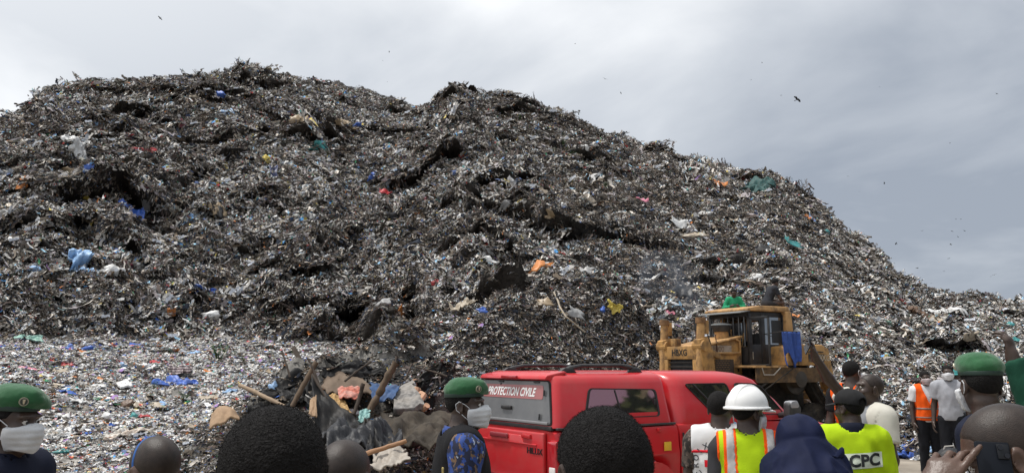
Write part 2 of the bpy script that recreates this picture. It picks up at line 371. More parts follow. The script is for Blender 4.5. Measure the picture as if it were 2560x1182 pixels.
PALS = [PAL_DARK, PAL_MID, PAL_PALE, PAL_VIV]
SCRAP = attr_mat('refuse_scrap', 0.8, 0.15, 0.4, 9.0)
CLUMPS = bpy.data.collections.new('refuse_clumps')
def make_clump(k, wts, n, comb, lo, hi, wl, lift=0.12):
    """a matted handful of curled strips, torn film and crumpled lumps, about 1 m in radius"""
    g = np.random.default_rng(100 + k); c = np.cumsum(wts) / np.sum(wts)
    V = []; Q = []; C = []; nv = 0
    for i in range(n):
        rr = math.sqrt(g.random()); th = g.uniform(0, 2 * math.pi); p = np.array([rr * math.cos(th), rr * math.sin(th), lift * g.random() * (1.15 - rr)])
        pal = PALS[int((g.random() > c).sum())]; colr = pal[g.integers(0, len(pal))] * math.exp(g.normal(0, 0.2))
        L = lo * (hi / lo) ** g.random()
        if g.random() < (0.06 if 11 <= k <= 14 else 0.0):                                     # crumpled lump
            a = L * 0.42; m, q = 6, 4; idx0 = nv; sc = g.uniform(0.4, 1.3, 3) * a; sc[2] *= 0.5
            for u in range(q + 1):
                for w_ in range(m):
                    ph = math.pi * u / q; t_ = 2 * math.pi * w_ / m; rr_ = g.uniform(0.62, 1.25)
                    V.append(p + sc * rr_ * np.array([math.sin(ph) * math.cos(t_), math.sin(ph) * math.sin(t_), math.cos(ph)])); C.append(colr); nv += 1
            for u in range(q):
                for w_ in range(m): Q.append((idx0 + u * m + w_, idx0 + (u + 1) * m + w_, idx0 + (u + 1) * m + (w_ + 1) % m, idx0 + u * m + (w_ + 1) % m))
            continue
        W = L * g.uniform(*wl); ang = (-math.pi / 2 + g.normal(0, 0.45)) if g.random() < comb else g.uniform(0, 2 * math.pi)
        d = np.array([math.cos(ang), math.sin(ang), g.normal(0.0, 0.22)]); s_ = np.array([-d[1], d[0], 0]); up = np.cross(d, s_); roll = g.normal(0, 0.7)
        s2 = s_ * math.cos(roll) + up * math.sin(roll); n2 = np.cross(d, s2)
        cu = g.normal(0, 0.9); tw = g.normal(0, 0.6); seg = 4; idx0 = nv; wob = g.normal(0, 0.16, (seg + 1, 2)); wd = np.clip(g.normal(1, 0.3, seg + 1), 0.3, 1.6)
        for u in range(seg + 1):
            t_ = u / seg - 0.5; b = cu * t_
            q0 = p + d * L * (math.sin(b) / cu if abs(cu) > 1e-3 else t_) * 1.0 + n2 * L * ((1 - math.cos(b)) / cu if abs(cu) > 1e-3 else 0) + s2 * wob[u, 0] * L * 0.3
            sv = s2 * math.cos(tw * t_) + n2 * math.sin(tw * t_)
            V.append(q0 - sv * W * wd[u] * 0.5); V.append(q0 + n2 * W * wob[u, 1]); V.append(q0 + sv * W * wd[u] * 0.5); C += [colr] * 3; nv += 3
        for u in range(seg):
            o0 = idx0 + u * 3
            Q += [(o0, o0 + 3, o0 + 4, o0 + 1), (o0 + 1, o0 + 4, o0 + 5, o0 + 2)]
    o = npmesh('clump_%02d' % k, np.array(V), np.array(Q), SCRAP, smooth=True)
    COL.objects.unlink(o); CLUMPS.objects.link(o); set_col(o, np.clip(np.array(C), 0.01, 0.85))
KINDS = [  # weights dark, mid, pale, vivid; count; combing downhill; length range; width ratio
    ([.80, .17, .02, .01], 80, .75, .14, .62, (.05, .25)), ([.74, .21, .03, .02], 85, .55, .12, .5, (.08, .4)), ([.68, .25, .05, .02], 80, .8, .16, .75, (.04, .2)), ([.70, .22, .05, .03], 90, .3, .10, .4, (.15, .6)),
    ([.38, .42, .13, .07], 85, .5, .12, .5, (.1, .45)), ([.30, .46, .17, .07], 85, .4, .12, .45, (.12, .5)), ([.40, .37, .14, .09], 80, .6, .14, .6, (.06, .35)), ([.33, .40, .19, .08], 90, .3, .10, .4, (.2, .6)),
    ([.22, .32, .36, .10], 85, .4, .12, .5, (.12, .55)), ([.18, .30, .42, .10], 85, .3, .12, .5, (.15, .6)), ([.24, .30, .35, .11], 85, .5, .12, .5, (.1, .5)),
    ([.07, .20, .57, .16], 90, .1, .10, .40, (.2, .7)), ([.06, .19, .60, .15], 90, .1, .10, .42, (.2, .7)), ([.08, .22, .54, .16], 90, .1, .10, .45, (.2, .7)), ([.10, .24, .47, .19], 90, .1, .10, .45, (.2, .7)),
    ([.88, .10, .015, .005], 120, .2, .05, .2, (.2, .7)), ([.80, .16, .035, .005], 120, .2, .05, .22, (.2, .7))]
for k, a in enumerate(KINDS): make_clump(k, *a)
_order = {o.name: i for i, o in enumerate(sorted(CLUMPS.objects, key=lambda o: o.name))}
ng = bpy.data.node_groups.new('scatter_clumps', 'GeometryNodeTree')
ng.interface.new_socket('Geometry', in_out='INPUT', socket_type='NodeSocketGeometry'); ng.interface.new_socket('Geometry', in_out='OUTPUT', socket_type='NodeSocketGeometry')
gi = N(ng, 'NodeGroupInput'); go = N(ng, 'NodeGroupOutput'); ip = N(ng, 'GeometryNodeInstanceOnPoints'); ci = N(ng, 'GeometryNodeCollectionInfo')
ci.inputs['Collection'].default_value = CLUMPS; ci.inputs['Separate Children'].default_value = True; ci.inputs['Reset Children'].default_value = True
def named(nm, ty):
    n = N(ng, 'GeometryNodeInputNamedAttribute', data_type=ty); n.inputs['Name'].default_value = nm; return n.outputs[0]
ip.inputs['Pick Instance'].default_value = True
ng.links.new(gi.outputs[0], ip.inputs['Points']); ng.links.new(ci.outputs[0], ip.inputs['Instance'])
ng.links.new(named('idx', 'INT'), ip.inputs['Instance Index']); ng.links.new(named('rot', 'FLOAT_VECTOR'), ip.inputs['Rotation']); ng.links.new(named('scl', 'FLOAT_VECTOR'), ip.inputs['Scale'])
ng.links.new(ip.outputs[0], go.inputs[0])
def scatter(name, n, rlo, rhi, pw, size, choose, alo, ahi, seed, lean=0.35, dexp=0.6):
    g = np.random.default_rng(seed)
    fc = np.interp(np.radians(g.uniform(alo, ahi, n)), AZ, np.arange(NA)); fr = rlo + (rhi - rlo) * g.random(n) ** pw
    i = np.clip(fc.astype(int), 0, NA - 2); j = np.clip(fr.astype(int), 0, NR - 2); a = (fc - i)[:, None]; b = (fr - j)[:, None]
    P = TV[i, j] * (1 - a) * (1 - b) + TV[i + 1, j] * a * (1 - b) + TV[i, j + 1] * (1 - a) * b + TV[i + 1, j + 1] * a * b
    lo_i = np.maximum(i - 2, 0); hi_i = np.minimum(i + 2, NA - 1); lo_j = np.maximum(j - 2, 0); hi_j = np.minimum(j + 3, NR - 1)
    nr = np.cross(TV[hi_i, j] - TV[lo_i, j], TV[i, hi_j] - TV[i, lo_j]); nr /= np.linalg.norm(nr, axis=1)[:, None] + 1e-9
    flat = nr[:, 2].copy()
    nr = nr + g.normal(0, 0.25, (n, 3)) + np.array([0, 0, lean]); nr /= np.linalg.norm(nr, axis=1)[:, None]
    dn = np.array([0, 0, -1.0]) - nr * (-nr[:, 2:3]) + g.normal(0, 0.25, (n, 3)); dn -= nr * (dn * nr).sum(1)[:, None]; dn /= np.linalg.norm(dn, axis=1)[:, None] + 1e-9
    yv = -dn; xv = np.cross(yv, nr)
    # euler XYZ of the matrix with columns xv, yv, nr
    m20, m21, m22, m10, m00 = xv[:, 2], yv[:, 2], nr[:, 2], xv[:, 1], xv[:, 0]
    rot = np.stack([np.arctan2(m21, m22), -np.arcsin(np.clip(m20, -1, 1)), np.arctan2(m10, m00)], 1)
    dist = np.linalg.norm(P[:, :2], axis=1)
    sz = size * (dist / 60) ** dexp * np.exp(np.clip(g.normal(0, 0.3, n), -0.7, 0.7))
    sz = sz * np.where((j > RF + RS - 22) & (j < RF + RS + 2), 0.42, 1.0)          # the trodden crest carries only small scraps
    scl = sz[:, None] * g.uniform(0.8, 1.2, (n, 3))
    pn = fbm(P[:, 0] / 5.5, P[:, 1] / 5.5, P[:, 2] / 5.5, 3); pn2 = vnoise(P[:, 0] / 2.2 + 5, P[:, 1] / 2.2, P[:, 2] / 2.2)
    idx = choose(g, pn, pn2, fan[i, j], np.degrees(AZ)[i], dist, flat, P)
    crest_ = (j > RF + RS - 16) & (j < RF + RS + 2); idx = np.where(crest_ & (g.random(n) < 0.8), 15 + (g.random(n) < 0.7), idx)
    keep = ~((flat < 0.22) & (j > RF) & (g.random(n) < 0.82))          # overhang undersides mostly cleared so the bare dark ground deepens their shade
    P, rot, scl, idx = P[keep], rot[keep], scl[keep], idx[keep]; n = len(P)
    me = bpy.data.meshes.new(name); me.vertices.add(n); me.vertices.foreach_set('co', P.astype(np.float32).ravel())
    for nm, ty, dat, key in (('idx', 'INT', idx.astype(np.int32), 'value'), ('rot', 'FLOAT_VECTOR', rot.astype(np.float32), 'vector'), ('scl', 'FLOAT_VECTOR', scl.astype(np.float32), 'vector')):
        at_ = me.attributes.new(nm, ty, 'POINT'); at_.data.foreach_set(key, dat.ravel())
    me.materials.append(SCRAP)
    o = link(bpy.data.objects.new(name, me)); md = o.modifiers.new('scatter', 'NODES'); md.node_group = ng
    return o
def pick(g, n, probs):
    """probs: dict kind -> array; one kind drawn for each point"""
    ks = list(probs); c = np.cumsum(np.stack([np.clip(probs[k], 0, None) + np.zeros(n) for k in ks], 1), 1); c /= c[:, -1:]
    return np.array(ks)[np.minimum((g.random(n)[:, None] > c).sum(1), len(ks) - 1)]
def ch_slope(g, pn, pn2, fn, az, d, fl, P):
    """pale litter on treads, dark rag on faces: ledge light and shade put into colour"""
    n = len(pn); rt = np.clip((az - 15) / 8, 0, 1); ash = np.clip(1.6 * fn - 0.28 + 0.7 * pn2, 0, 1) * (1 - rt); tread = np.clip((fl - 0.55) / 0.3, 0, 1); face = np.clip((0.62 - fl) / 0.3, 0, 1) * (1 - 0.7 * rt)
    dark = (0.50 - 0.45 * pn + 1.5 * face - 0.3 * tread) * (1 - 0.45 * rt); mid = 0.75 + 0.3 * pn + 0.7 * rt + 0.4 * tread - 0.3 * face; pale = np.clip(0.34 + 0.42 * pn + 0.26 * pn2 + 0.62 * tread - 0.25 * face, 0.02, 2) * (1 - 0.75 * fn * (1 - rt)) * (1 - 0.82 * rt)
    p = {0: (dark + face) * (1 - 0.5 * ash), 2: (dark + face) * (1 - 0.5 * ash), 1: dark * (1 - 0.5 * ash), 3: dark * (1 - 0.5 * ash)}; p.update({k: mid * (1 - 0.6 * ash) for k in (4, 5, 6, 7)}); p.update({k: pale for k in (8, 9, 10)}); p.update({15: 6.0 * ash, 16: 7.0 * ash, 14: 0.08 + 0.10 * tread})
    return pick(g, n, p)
def ch_field(g, pn, pn2, fn, az, d, nr, P):
    n = len(pn); k = np.clip((-2 - az) / 4, 0, 1)
    for px_, d_, r_ in ((930, 12, 2.4), (780, 12.5, 1.6), (1080, 13, 2.4), (640, 11.2, 1.3), (560, 11.8, .9)):
        q_ = at(px_, 960, d_); r_ *= 1.15; k = k * np.clip((np.hypot(P[:, 0] - q_.x, P[:, 1] - q_.y) / r_ - .55) * 1.6, 0, 1)
    p = {a: (1.0 + 0.3 * pn) * k for a in (11, 12, 13, 14)}; p.update({a: 0.22 + 0.1 * (1 - k) + 0.15 * pn2 for a in (8, 9, 10)}); p.update({a: 0.04 - 0.25 * pn + 1.6 * (1 - k) for a in (0, 1, 3, 4)})
    return pick(g, n, p)
def ch_big(g, pn, pn2, fn, az, d, fl, P):
    n = len(pn); face = np.clip((0.66 - fl) / 0.3, 0, 1)  # steep faces get more dark rag, deepening ledge shade by colour
    return pick(g, n, {0: 0.8 + 1.5 * face - 0.5 * pn, 2: 0.9 + 1.5 * face - 0.5 * pn, 6: 0.7 + 0.3 * pn, 4: 0.6 + 0.3 * pn, 8: 0.25 + 0.5 * pn2, 10: 0.2 + 0.4 * pn2})
def ch_heap(g, pn, pn2, fn, az, d, nr, P):
    n = len(pn); rt = np.clip((az - 19) / 4, 0, 1)
    p = {a: 1.0 + 0 * pn for a in (0, 1, 2, 3)}; p.update({a: 0.35 + 0.7 * rt for a in (4, 6)}); p.update({a: 0.04 + 0.15 * rt for a in (8, 10)}); return pick(g, n, p)
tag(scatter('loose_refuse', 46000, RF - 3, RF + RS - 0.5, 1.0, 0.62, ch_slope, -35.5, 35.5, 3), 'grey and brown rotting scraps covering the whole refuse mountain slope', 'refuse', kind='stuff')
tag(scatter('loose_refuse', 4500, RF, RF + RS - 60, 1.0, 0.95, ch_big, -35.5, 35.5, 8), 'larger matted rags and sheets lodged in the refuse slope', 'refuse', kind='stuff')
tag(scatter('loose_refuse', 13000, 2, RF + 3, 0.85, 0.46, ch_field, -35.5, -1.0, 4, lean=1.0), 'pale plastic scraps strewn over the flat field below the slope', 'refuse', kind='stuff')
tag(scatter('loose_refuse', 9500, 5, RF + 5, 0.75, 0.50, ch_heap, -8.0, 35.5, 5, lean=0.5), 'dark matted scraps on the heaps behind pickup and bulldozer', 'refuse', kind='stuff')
# ================================================================ red pickup with a hard canopy
M_RED = mat('red_paint', (0.52, 0.013, 0.020), 0.34, coat=0.3, var=0.08, vscale=2.0, dirt=(0.36, 0.10, 0.08), dscale=3.5, damt=0.28, bump=0.02, bscale=3)
M_BLK = mat('black_plastic', (0.022, 0.022, 0.024), 0.5, var=0.25, vscale=8, dirt=(0.09, 0.085, 0.08), dscale=5, damt=0.35)
M_RUB = mat('black_rubber', (0.018, 0.018, 0.019), 0.75, var=0.3, vscale=10)
M_CHR = mat('brushed_metal', (0.55, 0.55, 0.56), 0.3, metal=1.0)
M_WHITE = mat('white_print', (0.80, 0.80, 0.80), 0.6, var=0.05)
M_GREYF = mat('grey_film', (0.115, 0.118, 0.125), 0.35, coat=0.35, var=0.08, dirt=(0.18, 0.175, 0.17), damt=0.4, dscale=3)
M_PINKF = mat('red_window_film', (0.36, 0.115, 0.115), 0.32, coat=0.4, var=0.06)
M_LAMP = mat('red_lamp_lens', (0.42, 0.012, 0.02), 0.12, coat=0.8, var=0.15, vscale=18)
M_DECAL = mat('yellow_sticker', (0.72, 0.45, 0.03), 0.6, var=0.15)
def glass_mat(name, tint, refl, rc):
    m = bpy.data.materials.new(name); m.use_nodes = True; t = m.node_tree; b = t.nodes['Principled BSDF']
    b.inputs['Base Color'].default_value = (*tint, 1); b.inputs['Roughness'].default_value = 0.25
    g = N(t, 'ShaderNodeBsdfGlossy'); g.inputs['Roughness'].default_value = 0.03; g.inputs['Color'].default_value = (*rc, 1)
    mi = N(t, 'ShaderNodeMixShader'); mi.inputs[0].default_value = refl
    t.links.new(b.outputs[0], mi.inputs[1]); t.links.new(g.outputs[0], mi.inputs[2]); t.links.new(mi.outputs[0], t.nodes['Material Output'].inputs[0])
    MATS[name] = m; return m
M_GLASS = glass_mat('tinted_glass', (0.010, 0.010, 0.012), 0.55, (0.80, 0.40, 0.44))

TRK_TH = R(33.5); TRK_D = 8.35
_c = at(1391, 1080, TRK_D); TRK_O = Vector((_c.x, _c.y, 0))
# local frame: x forward, y to the truck's left, z up; its right rear corner stands at the pixel above
truck = thing('pickup_truck', 'red double cab pickup with hard canopy and grey rear window', 'pickup', rz=TRK_TH)
truck.location = TRK_O + Matrix.Rotation(TRK_TH, 3, 'Z') @ Vector((0.0, 0.90, 0))
def sec(x, w, ztop, belt, zlow=0.46, crown=0.03):
    """one cross section, right side -> over the top -> left side"""
    h = [(0.80 * w, zlow), (0.955 * w, zlow + 0.06), (0.99 * w, zlow + 0.22), (1.0 * w, belt - 0.30), (0.985 * w, belt - 0.24), (0.975 * w, belt - 0.08), (0.95 * w, belt - 0.015), (0.90 * w, ztop), (0.5 * w, ztop + crown), (0, ztop + crown * 1.3)]
    r = [(x, -a, b) for a, b in h]; l = [(x, a, b) for a, b in h[:-1]][::-1]
    return r + l
bed = MB(); rows = [sec(x, w_, zt, b_) for x, w_, zt, b_ in [(0.02, .885, 1.19, 1.19), (0.06, .905, 1.205, 1.205), (0.5, .92, 1.21, 1.21), (1.95, .925, 1.215, 1.215)]]
bed.grid(rows); bed.add(rows[0], [tuple(range(len(rows[0])))]); bed.add(rows[-1], [tuple(range(len(rows[-1])))[::-1]])
cabl = MB(); rows = [sec(x, w_, zt, b_) for x, w_, zt, b_ in [(1.975, .925, 1.215, 1.215), (3.3, .925, 1.205, 1.205), (3.92, .92, 1.19, 1.19)]]
cabl.grid(rows); cabl.add(rows[0], [tuple(range(len(rows[0])))]); cabl.add(rows[-1], [tuple(range(len(rows[-1])))[::-1]])
fen = MB(); rows = [sec(x, w_, zt, b_, crown=cr_) for x, w_, zt, b_, cr_ in [(3.935, .92, 1.185, 1.185, .05), (4.3, .92, 1.15, 1.15, .08), (4.75, .90, 1.10, 1.10, .08), (5.05, .85, 1.03, 1.03, .07), (5.22, .77, .93, .95, .05), (5.3, .70, .80, .86, .03)]]
fen.grid(rows); fen.add(rows[0], [tuple(range(len(rows[0])))]); fen.add(rows[-1], [tuple(range(len(rows[-1])))[::-1]])
def arch_cut(o, x, r=0.47, z=0.40):
    cy = MB(); cy.lathe([(r, -1.2), (r, 1.2)], (x, 0, z), 28, 'y'); c = cy.build('cut', None, None)
    c.parent = truck
    md = o.modifiers.new('b', 'BOOLEAN'); md.object = c; md.operation = 'DIFFERENCE'; md.solver = 'EXACT'
    bpy.context.view_layer.update()
    me = bpy.data.meshes.new_from_object(o.evaluated_get(bpy.context.evaluated_depsgraph_get())); o.modifiers.clear(); o.data = me
    bpy.data.objects.remove(c)
    for p in me.polygons: p.use_smooth = True
o_bed = bed.build('bed', M_RED, truck, smooth=True, angle=22); o_cab = cabl.build('cab_body', M_RED, truck, smooth=True, angle=22); o_fen = fen.build('front_body', M_RED, truck, smooth=True, angle=30)
arch_cut(o_bed, 1.18); arch_cut(o_fen, 4.27)
for o in (o_bed, o_fen):
    bm = bmesh.new(); bm.from_mesh(o.data)
    for e in bm.edges:
        if len(e.link_faces) == 2: e.smooth = e.calc_face_angle(0) < R(28)
    bm.to_mesh(o.data); bm.free()

def shell(levels, name, m, nseg=6):
    """greenhouse: horizontal slices (z, x0, x1, half width, corner radius)"""
    b = MB(); rows = []
    for (z, x0, x1, hw, cr_) in levels:
        ring = []
        for (cx, cy, a0) in ((x1 - cr_, hw - cr_, 0), (x0 + cr_, hw - cr_, 90), (x0 + cr_, -hw + cr_, 180), (x1 - cr_, -hw + cr_, 270)):
            for k in range(nseg + 1):
                q = R(a0 + 90 * k / nseg); ring.append((cx + cr_ * math.cos(q), cy + cr_ * math.sin(q), z))
        rows.append(ring)
    b.grid(rows, close_u=True); b.add(rows[-1], [tuple(range(len(rows[-1])))]); b.add(rows[0], [tuple(range(len(rows[0])))[::-1]])
    return b.build(name, m, truck, smooth=True, angle=50)
HW0, HW1, ZB, ZR = 0.868, 0.735, 1.215, 1.68     # half widths of the side glass planes at belt and roof edge
can_levels = [(1.232, .015, 1.93, HW0, .10), (1.26, .02, 1.93, HW0 - .004, .10), (1.44, .055, 1.935, .806, .10), (ZR - .01, .095, 1.945, HW1, .10), (1.72, .10, 1.95, .715, .12), (1.755, .075, 1.955, .675, .14), (1.785, .10, 1.955, .60, .16), (1.803, .20, 1.95, .46, .18), (1.808, .4, 1.9, .25, .18)]
shell(can_levels, 'canopy', M_RED)
sp = MB(); sp.prism([(0.03, 1.722), (0.13, 1.70), (0.34, 1.79), (0.30, 1.808), (0.06, 1.765)], 'y', -.66, .66); sp.build('spoiler', M_RED, truck, bevel=.018)
sl_ = MB(); sl_.box((0.02, 0, 1.742), (0.03, .30, .03)); sl_.build('brake_light', M_LAMP, truck, bevel=.006)
cab_levels = [(1.20, 1.975, 4.10, HW0, .16), (1.26, 1.98, 4.02, HW0 - .006, .16), (1.44, 2.0, 3.86, .806, .18), (1.62, 2.02, 3.64, .752, .2), (ZR + .01, 2.03, 3.56, HW1 - .004, .2), (1.735, 2.035, 3.46, .69, .22), (1.775, 2.04, 3.34, .62, .24), (1.797, 2.05, 3.20, .48, .26), (1.803, 2.2, 3.0, .25, .2)]
shell(cab_levels, 'cab', M_RED)
def side_pt(x, z, s, off=0.0):
    """point on the leaning side plane of the greenhouse; s = -1 right side, +1 left"""
    y = HW0 + (HW1 - HW0) * (z - ZB) / (ZR - ZB)
    return Vector((x, s * (y + off), z + off * 0.28))
def rounded(poly, r, k=4):
    n = len(poly); out_ = []
    for i in range(n):
        p = Vector(poly[i]); a = Vector(poly[i - 1]) - p; b = Vector(poly[(i + 1) % n]) - p
        rr = min(r, a.length * .45, b.length * .45); a.normalize(); b.normalize()
        for q in range(k + 1):
            t_ = q / k; out_.append(tuple(p + a * rr * (1 - t_) ** 2 + b * rr * t_ ** 2))
    return out_
def inset(poly, d):
    c = sum((Vector(p) for p in poly), Vector((0, 0))) / len(poly)
    return [tuple(c + (Vector(p) - c) * (1 - d / max((Vector(p) - c).length, 1e-3))) for p in poly]
def side_window(name, poly, s, frame=0.03, split=None):
    ro = rounded(poly, .06); ri = inset(ro, frame)
    n = len(ro); fb = MB()
    lay = [[side_pt(x, z, s, -.02) for x, z in ro], [side_pt(x, z, s, .012) for x, z in ro], [side_pt(x, z, s, .012) for x, z in ri], [side_pt(x, z, s, .003) for x, z in ri]]
    fb.grid(lay, close_u=True)
    fr = fb.build(name, M_RUB, truck)
    g = MB(); g.add([side_pt(x, z, s, .005) for x, z in ri], [tuple(range(n))]); g.build('pane', M_GLASS, fr)
    if split:
        b = MB(); a, e_ = side_pt(split[0], split[2], s, .008), side_pt(split[1], split[3], s, .008)
        b.tube([a, e_], .011, 4); b.build('mullion', M_RUB, fr)
        for zz in (1.36,):
            lt = MB(); p_ = side_pt(poly[1][0] - .055, zz + .1, s, .012); lt.box(p_, (.02, .02, .06)); lt.build('latch', M_BLK, fr, bevel=.004)
    return fr
for s in (-1, 1):
    side_window('window', [(.40, 1.305), (1.70, 1.305), (1.72, 1.60), (.54, 1.625)], s, .032, split=(1.02, .98, 1.33, 1.60))
    side_window('window', [(2.62, 1.262), (3.02, 1.262), (2.94, 1.655), (2.22, 1.655)], s, .016)
    side_window('window', [(3.13, 1.262), (3.86, 1.262), (3.56, 1.61), (3.42, 1.645), (3.06, 1.655)], s, .016)
    pb = MB(); pb.tube([side_pt(2.76, 1.268, s, .006), side_pt(2.36, 1.65, s, .006)], .014, 4); pb.build('quarter_post', M_RUB, truck)
# front windscreen
ws = MB(); ws.add([(4.02, -.70, 1.25), (4.02, .70, 1.25), (3.60, .60, 1.665), (3.60, -.60, 1.665)], [(0, 1, 2, 3)]); ws.build('windscreen', M_GLASS, truck, loc=(.035, 0, .02))
# dark seam and belt trim between canopy and bed
tr = MB()
tr.b2(.03, 1.94, -.885, -.84, 1.212, 1.236); tr.b2(.03, 1.94, .84, .885, 1.212, 1.236); tr.build('canopy_seal', M_BLK, truck, bevel=.006)
bp = MB(); bp.b2(.005, .05, -.80, .80, 1.205, 1.245); bp.build('rear_seal', M_BLK, truck, bevel=.006)
# rear hatch of the canopy: one big grey pane with a red film banner
RH0, RH1 = (0.018, 1.25), (0.098, 1.70)
def rear_pt(y, z, off=0.0):
    x = RH0[0] + (RH1[0] - RH0[0]) * (z - RH0[1]) / (RH1[1] - RH0[1])
    return Vector((x - off, y, z + off * .17))
def rear_panel(name, poly, m, parent, off, thick=.02, r=.05):
    ro = rounded(poly, r); n = len(ro); b = MB()
    b.grid([[rear_pt(y, z, off - thick) for y, z in ro], [rear_pt(y, z, off) for y, z in ro]], close_u=True); b.add([rear_pt(y, z, off) for y, z in ro], [tuple(range(n))])
    return b.build(name, m, parent)
hatch = rear_panel('rear_hatch', [(-.80, 1.252), (.80, 1.252), (.665, 1.705), (-.665, 1.705)], M_RUB, truck, .008, .03, .04)
pane = rear_panel('rear_pane', [(-.785, 1.264), (.785, 1.264), (.655, 1.695), (-.655, 1.695)], M_GREYF, hatch, .014, .008, .035)
film = rear_panel('banner_film', [(-.60, 1.51), (.60, 1.51), (.58, 1.655), (-.58, 1.655)], M_PINKF, hatch, .018, .004, .03)
ux = Vector((0, -1, 0)); uy = (rear_pt(0, 1.7) - rear_pt(0, 1.25)).normalized()
lettering('lettering', 'PROTECTION CIVILE', .128, M_WHITE, hatch, rear_pt(.03, 1.575, .0215), ux, uy, shear=.28, bold=.0035, sx=.80)
hb = MB(); hb.box(rear_pt(0.0, 1.272, .022), (.02, 1.50, .03)); hb.build('hatch_sill', mat('grey_alloy', (.30, .30, .31), .4, metal=.4), hatch, bevel=.006)
for (yy, zz, sx_) in ((.05, 1.405, 1),):
    h = MB(); h.box(rear_pt(yy, zz, .03), (.03, .20, .045)); h.build('hatch_handle', M_BLK, hatch, bevel=.014, seg=3)
for yy in (-.45, .25):
    h = MB(); h.box(rear_pt(yy, 1.685, .02), (.015, .10, .014)); h.build('hinge', M_BLK, hatch, bevel=.004)
for (yy, zz) in ((-.63, 1.575), (-.60, 1.33)):
    h = MB(); h.tube([rear_pt(yy, zz - .03, .03), rear_pt(yy + .004, zz + .03, .03)], .010, 6); h.build('gas_strut_mount', M_BLK, hatch)
wp = MB(); wp.lathe([(.0, 0), (.012, 0), (.012, .02), (0, .02)], rear_pt(.25, 1.655, .02), 8, 'x'); wp.build('washer_nozzle', M_BLK, hatch)
# tailgate
tg = MB(); tg.box((-.004, 0, .93), (.05, 1.42, .50)); tg_o = tg.build('tailgate', M_RED, truck, bevel=.02, seg=3)
tgl = MB(); tgl.prism([(-.30, 1.135), (.30, 1.135), (.36, 1.06), (.60, 1.06), (.60, 1.04), (-.60, 1.04), (-.60, 1.06), (-.36, 1.06)], 'x', -.042, -.02); tgl.build('raised_ridge', M_RED, tg_o, bevel=.008)
th = MB(); th.box((-.05, .10, 1.112), (.03, .36, .055)); th.build('tailgate_handle', mat('dark_red_plastic', (.23, .02, .028), .45), tg_o, bevel=.018, seg=3)
hl = MB(); hl.box((-.03, -.42, 1.13), (.05, .16, .05)); hl.build('lock_cover', M_RED, tg_o, bevel=.012)
lettering('lettering', 'HILUX', .088, mat('dark_badge', (.02, .012, .014), .4), tg_o, (-.0325, -.56, .985), ux, (0, 0, 1), bold=.001, extrude=.004, sx=1.1)
# tail lamps, bumper, stickers
for s in (-1, 1):
    tl = MB(); tl.prism(rounded([(-.015, .70), (.16, .74), (.17, 1.08), (.03, 1.12), (-.025, 1.10)], .03), 'y', s * .77, s * .918); tl_o = tl.build('tail_lamp', M_LAMP, truck, bevel=.012)
    rv = MB(); rv.box((-.012, s * .85, .80), (.03, .10, .10)); rv.build('reverse_lens', mat('clear_lens', (.75, .72, .70), .15, coat=.5), tl_o, bevel=.008)
bmp = MB(); bmp.prism([(-.12, .42), (-.15, .50), (-.14, .66), (.02, .67), (.05, .45)], 'y', -.90, .90); bmp.build('rear_bumper', M_CHR, truck, bevel=.02)
rf = MB(); rf.box((.0, -.86, .685), (.02, .11, .20)); rf.build('reflector_sticker', mat('white_reflector', (.70, .69, .66), .35, var=.2, vscale=14), truck)
st = MB(); st.box((1.73, -.924, .985), (.13, .008, .095)); st.build('side_sticker', M_DECAL, truck, bevel=.003)
ff = MB(); ff.lathe([(.0, 0), (.07, 0), (.075, .012), (0, .012)], (1.02, -.925, 1.0), 16, 'y'); ff.build('fuel_flap', M_RED, truck, bevel=.003)
hk = MB(); hk.box((1.60, -.905, 1.165), (.05, .03, .04)); hk.build('side_hook', M_RED, truck, bevel=.008)
# roof rails
for y in (-.56, .56):
    rr = MB(); pts = [(.32, y, 1.785), (.44, y, 1.835), (.62, y, 1.862), (1.30, y, 1.868), (1.48, y, 1.845), (1.62, y, 1.79)]
    rr.tube(pts, [.035, .028, .021, .021, .028, .035], 8); rail = rr.build('roof_rail', M_BLK, truck, smooth=True)
    for xx in (.40, 1.56):
        ft = MB(); ft.prism([(xx - .16, 1.775), (xx + .14, 1.775), (xx + .06, 1.84), (xx - .04, 1.845)], 'y', y - .03, y + .03); ft.build('rail_foot', M_BLK, rail, bevel=.012)
an = MB(); an.tube([(.12, .52, 1.78), (-.05, .56, 1.93)], .004, 5); an.build('aerial', M_BLK, truck)
# mirrors, door handles, door seams
for s in (-1, 1):
    mi = MB(); mi.prism(rounded([(.0, -.10), (.20, -.11), (.25, .02), (.17, .12), (.02, .10)], .05), 'y', s * 0, s * .10)
    o = mi.build('wing_mirror', M_BLK, truck, bevel=.03, seg=3, loc=(3.62, s * 1.02, 1.32))
    sh_ = MB(); sh_.prism(rounded([(.03, .03), (.20, .03), (.17, .123), (.04, .108)], .04), 'y', s * -.004, s * .104); sh_.build('mirror_cap', mat('mirror_grey', (.30, .30, .32), .35, coat=.4), o, bevel=.025, seg=3)
    am = MB(); am.tube([(.14, -s * .16, -.07), (.12, s * .02, -.05)], .035, 8); am.build('mirror_arm', M_BLK, o)
    for xx in (2.72, 3.62 - .42):
        dh = MB(); dh.box((xx - .1, s * .925, 1.10), (.19, .04, .045)); dh.build('door_handle', M_RED, truck, bevel=.016, seg=3)
    for xx in (2.02, 3.075, 3.90):
        ds = MB(); ds.b2(xx - .004, xx + .004, min(s * .90, s * .929), max(s * .90, s * .929), .58, 1.12); ds.build('door_seam', M_RUB, truck)
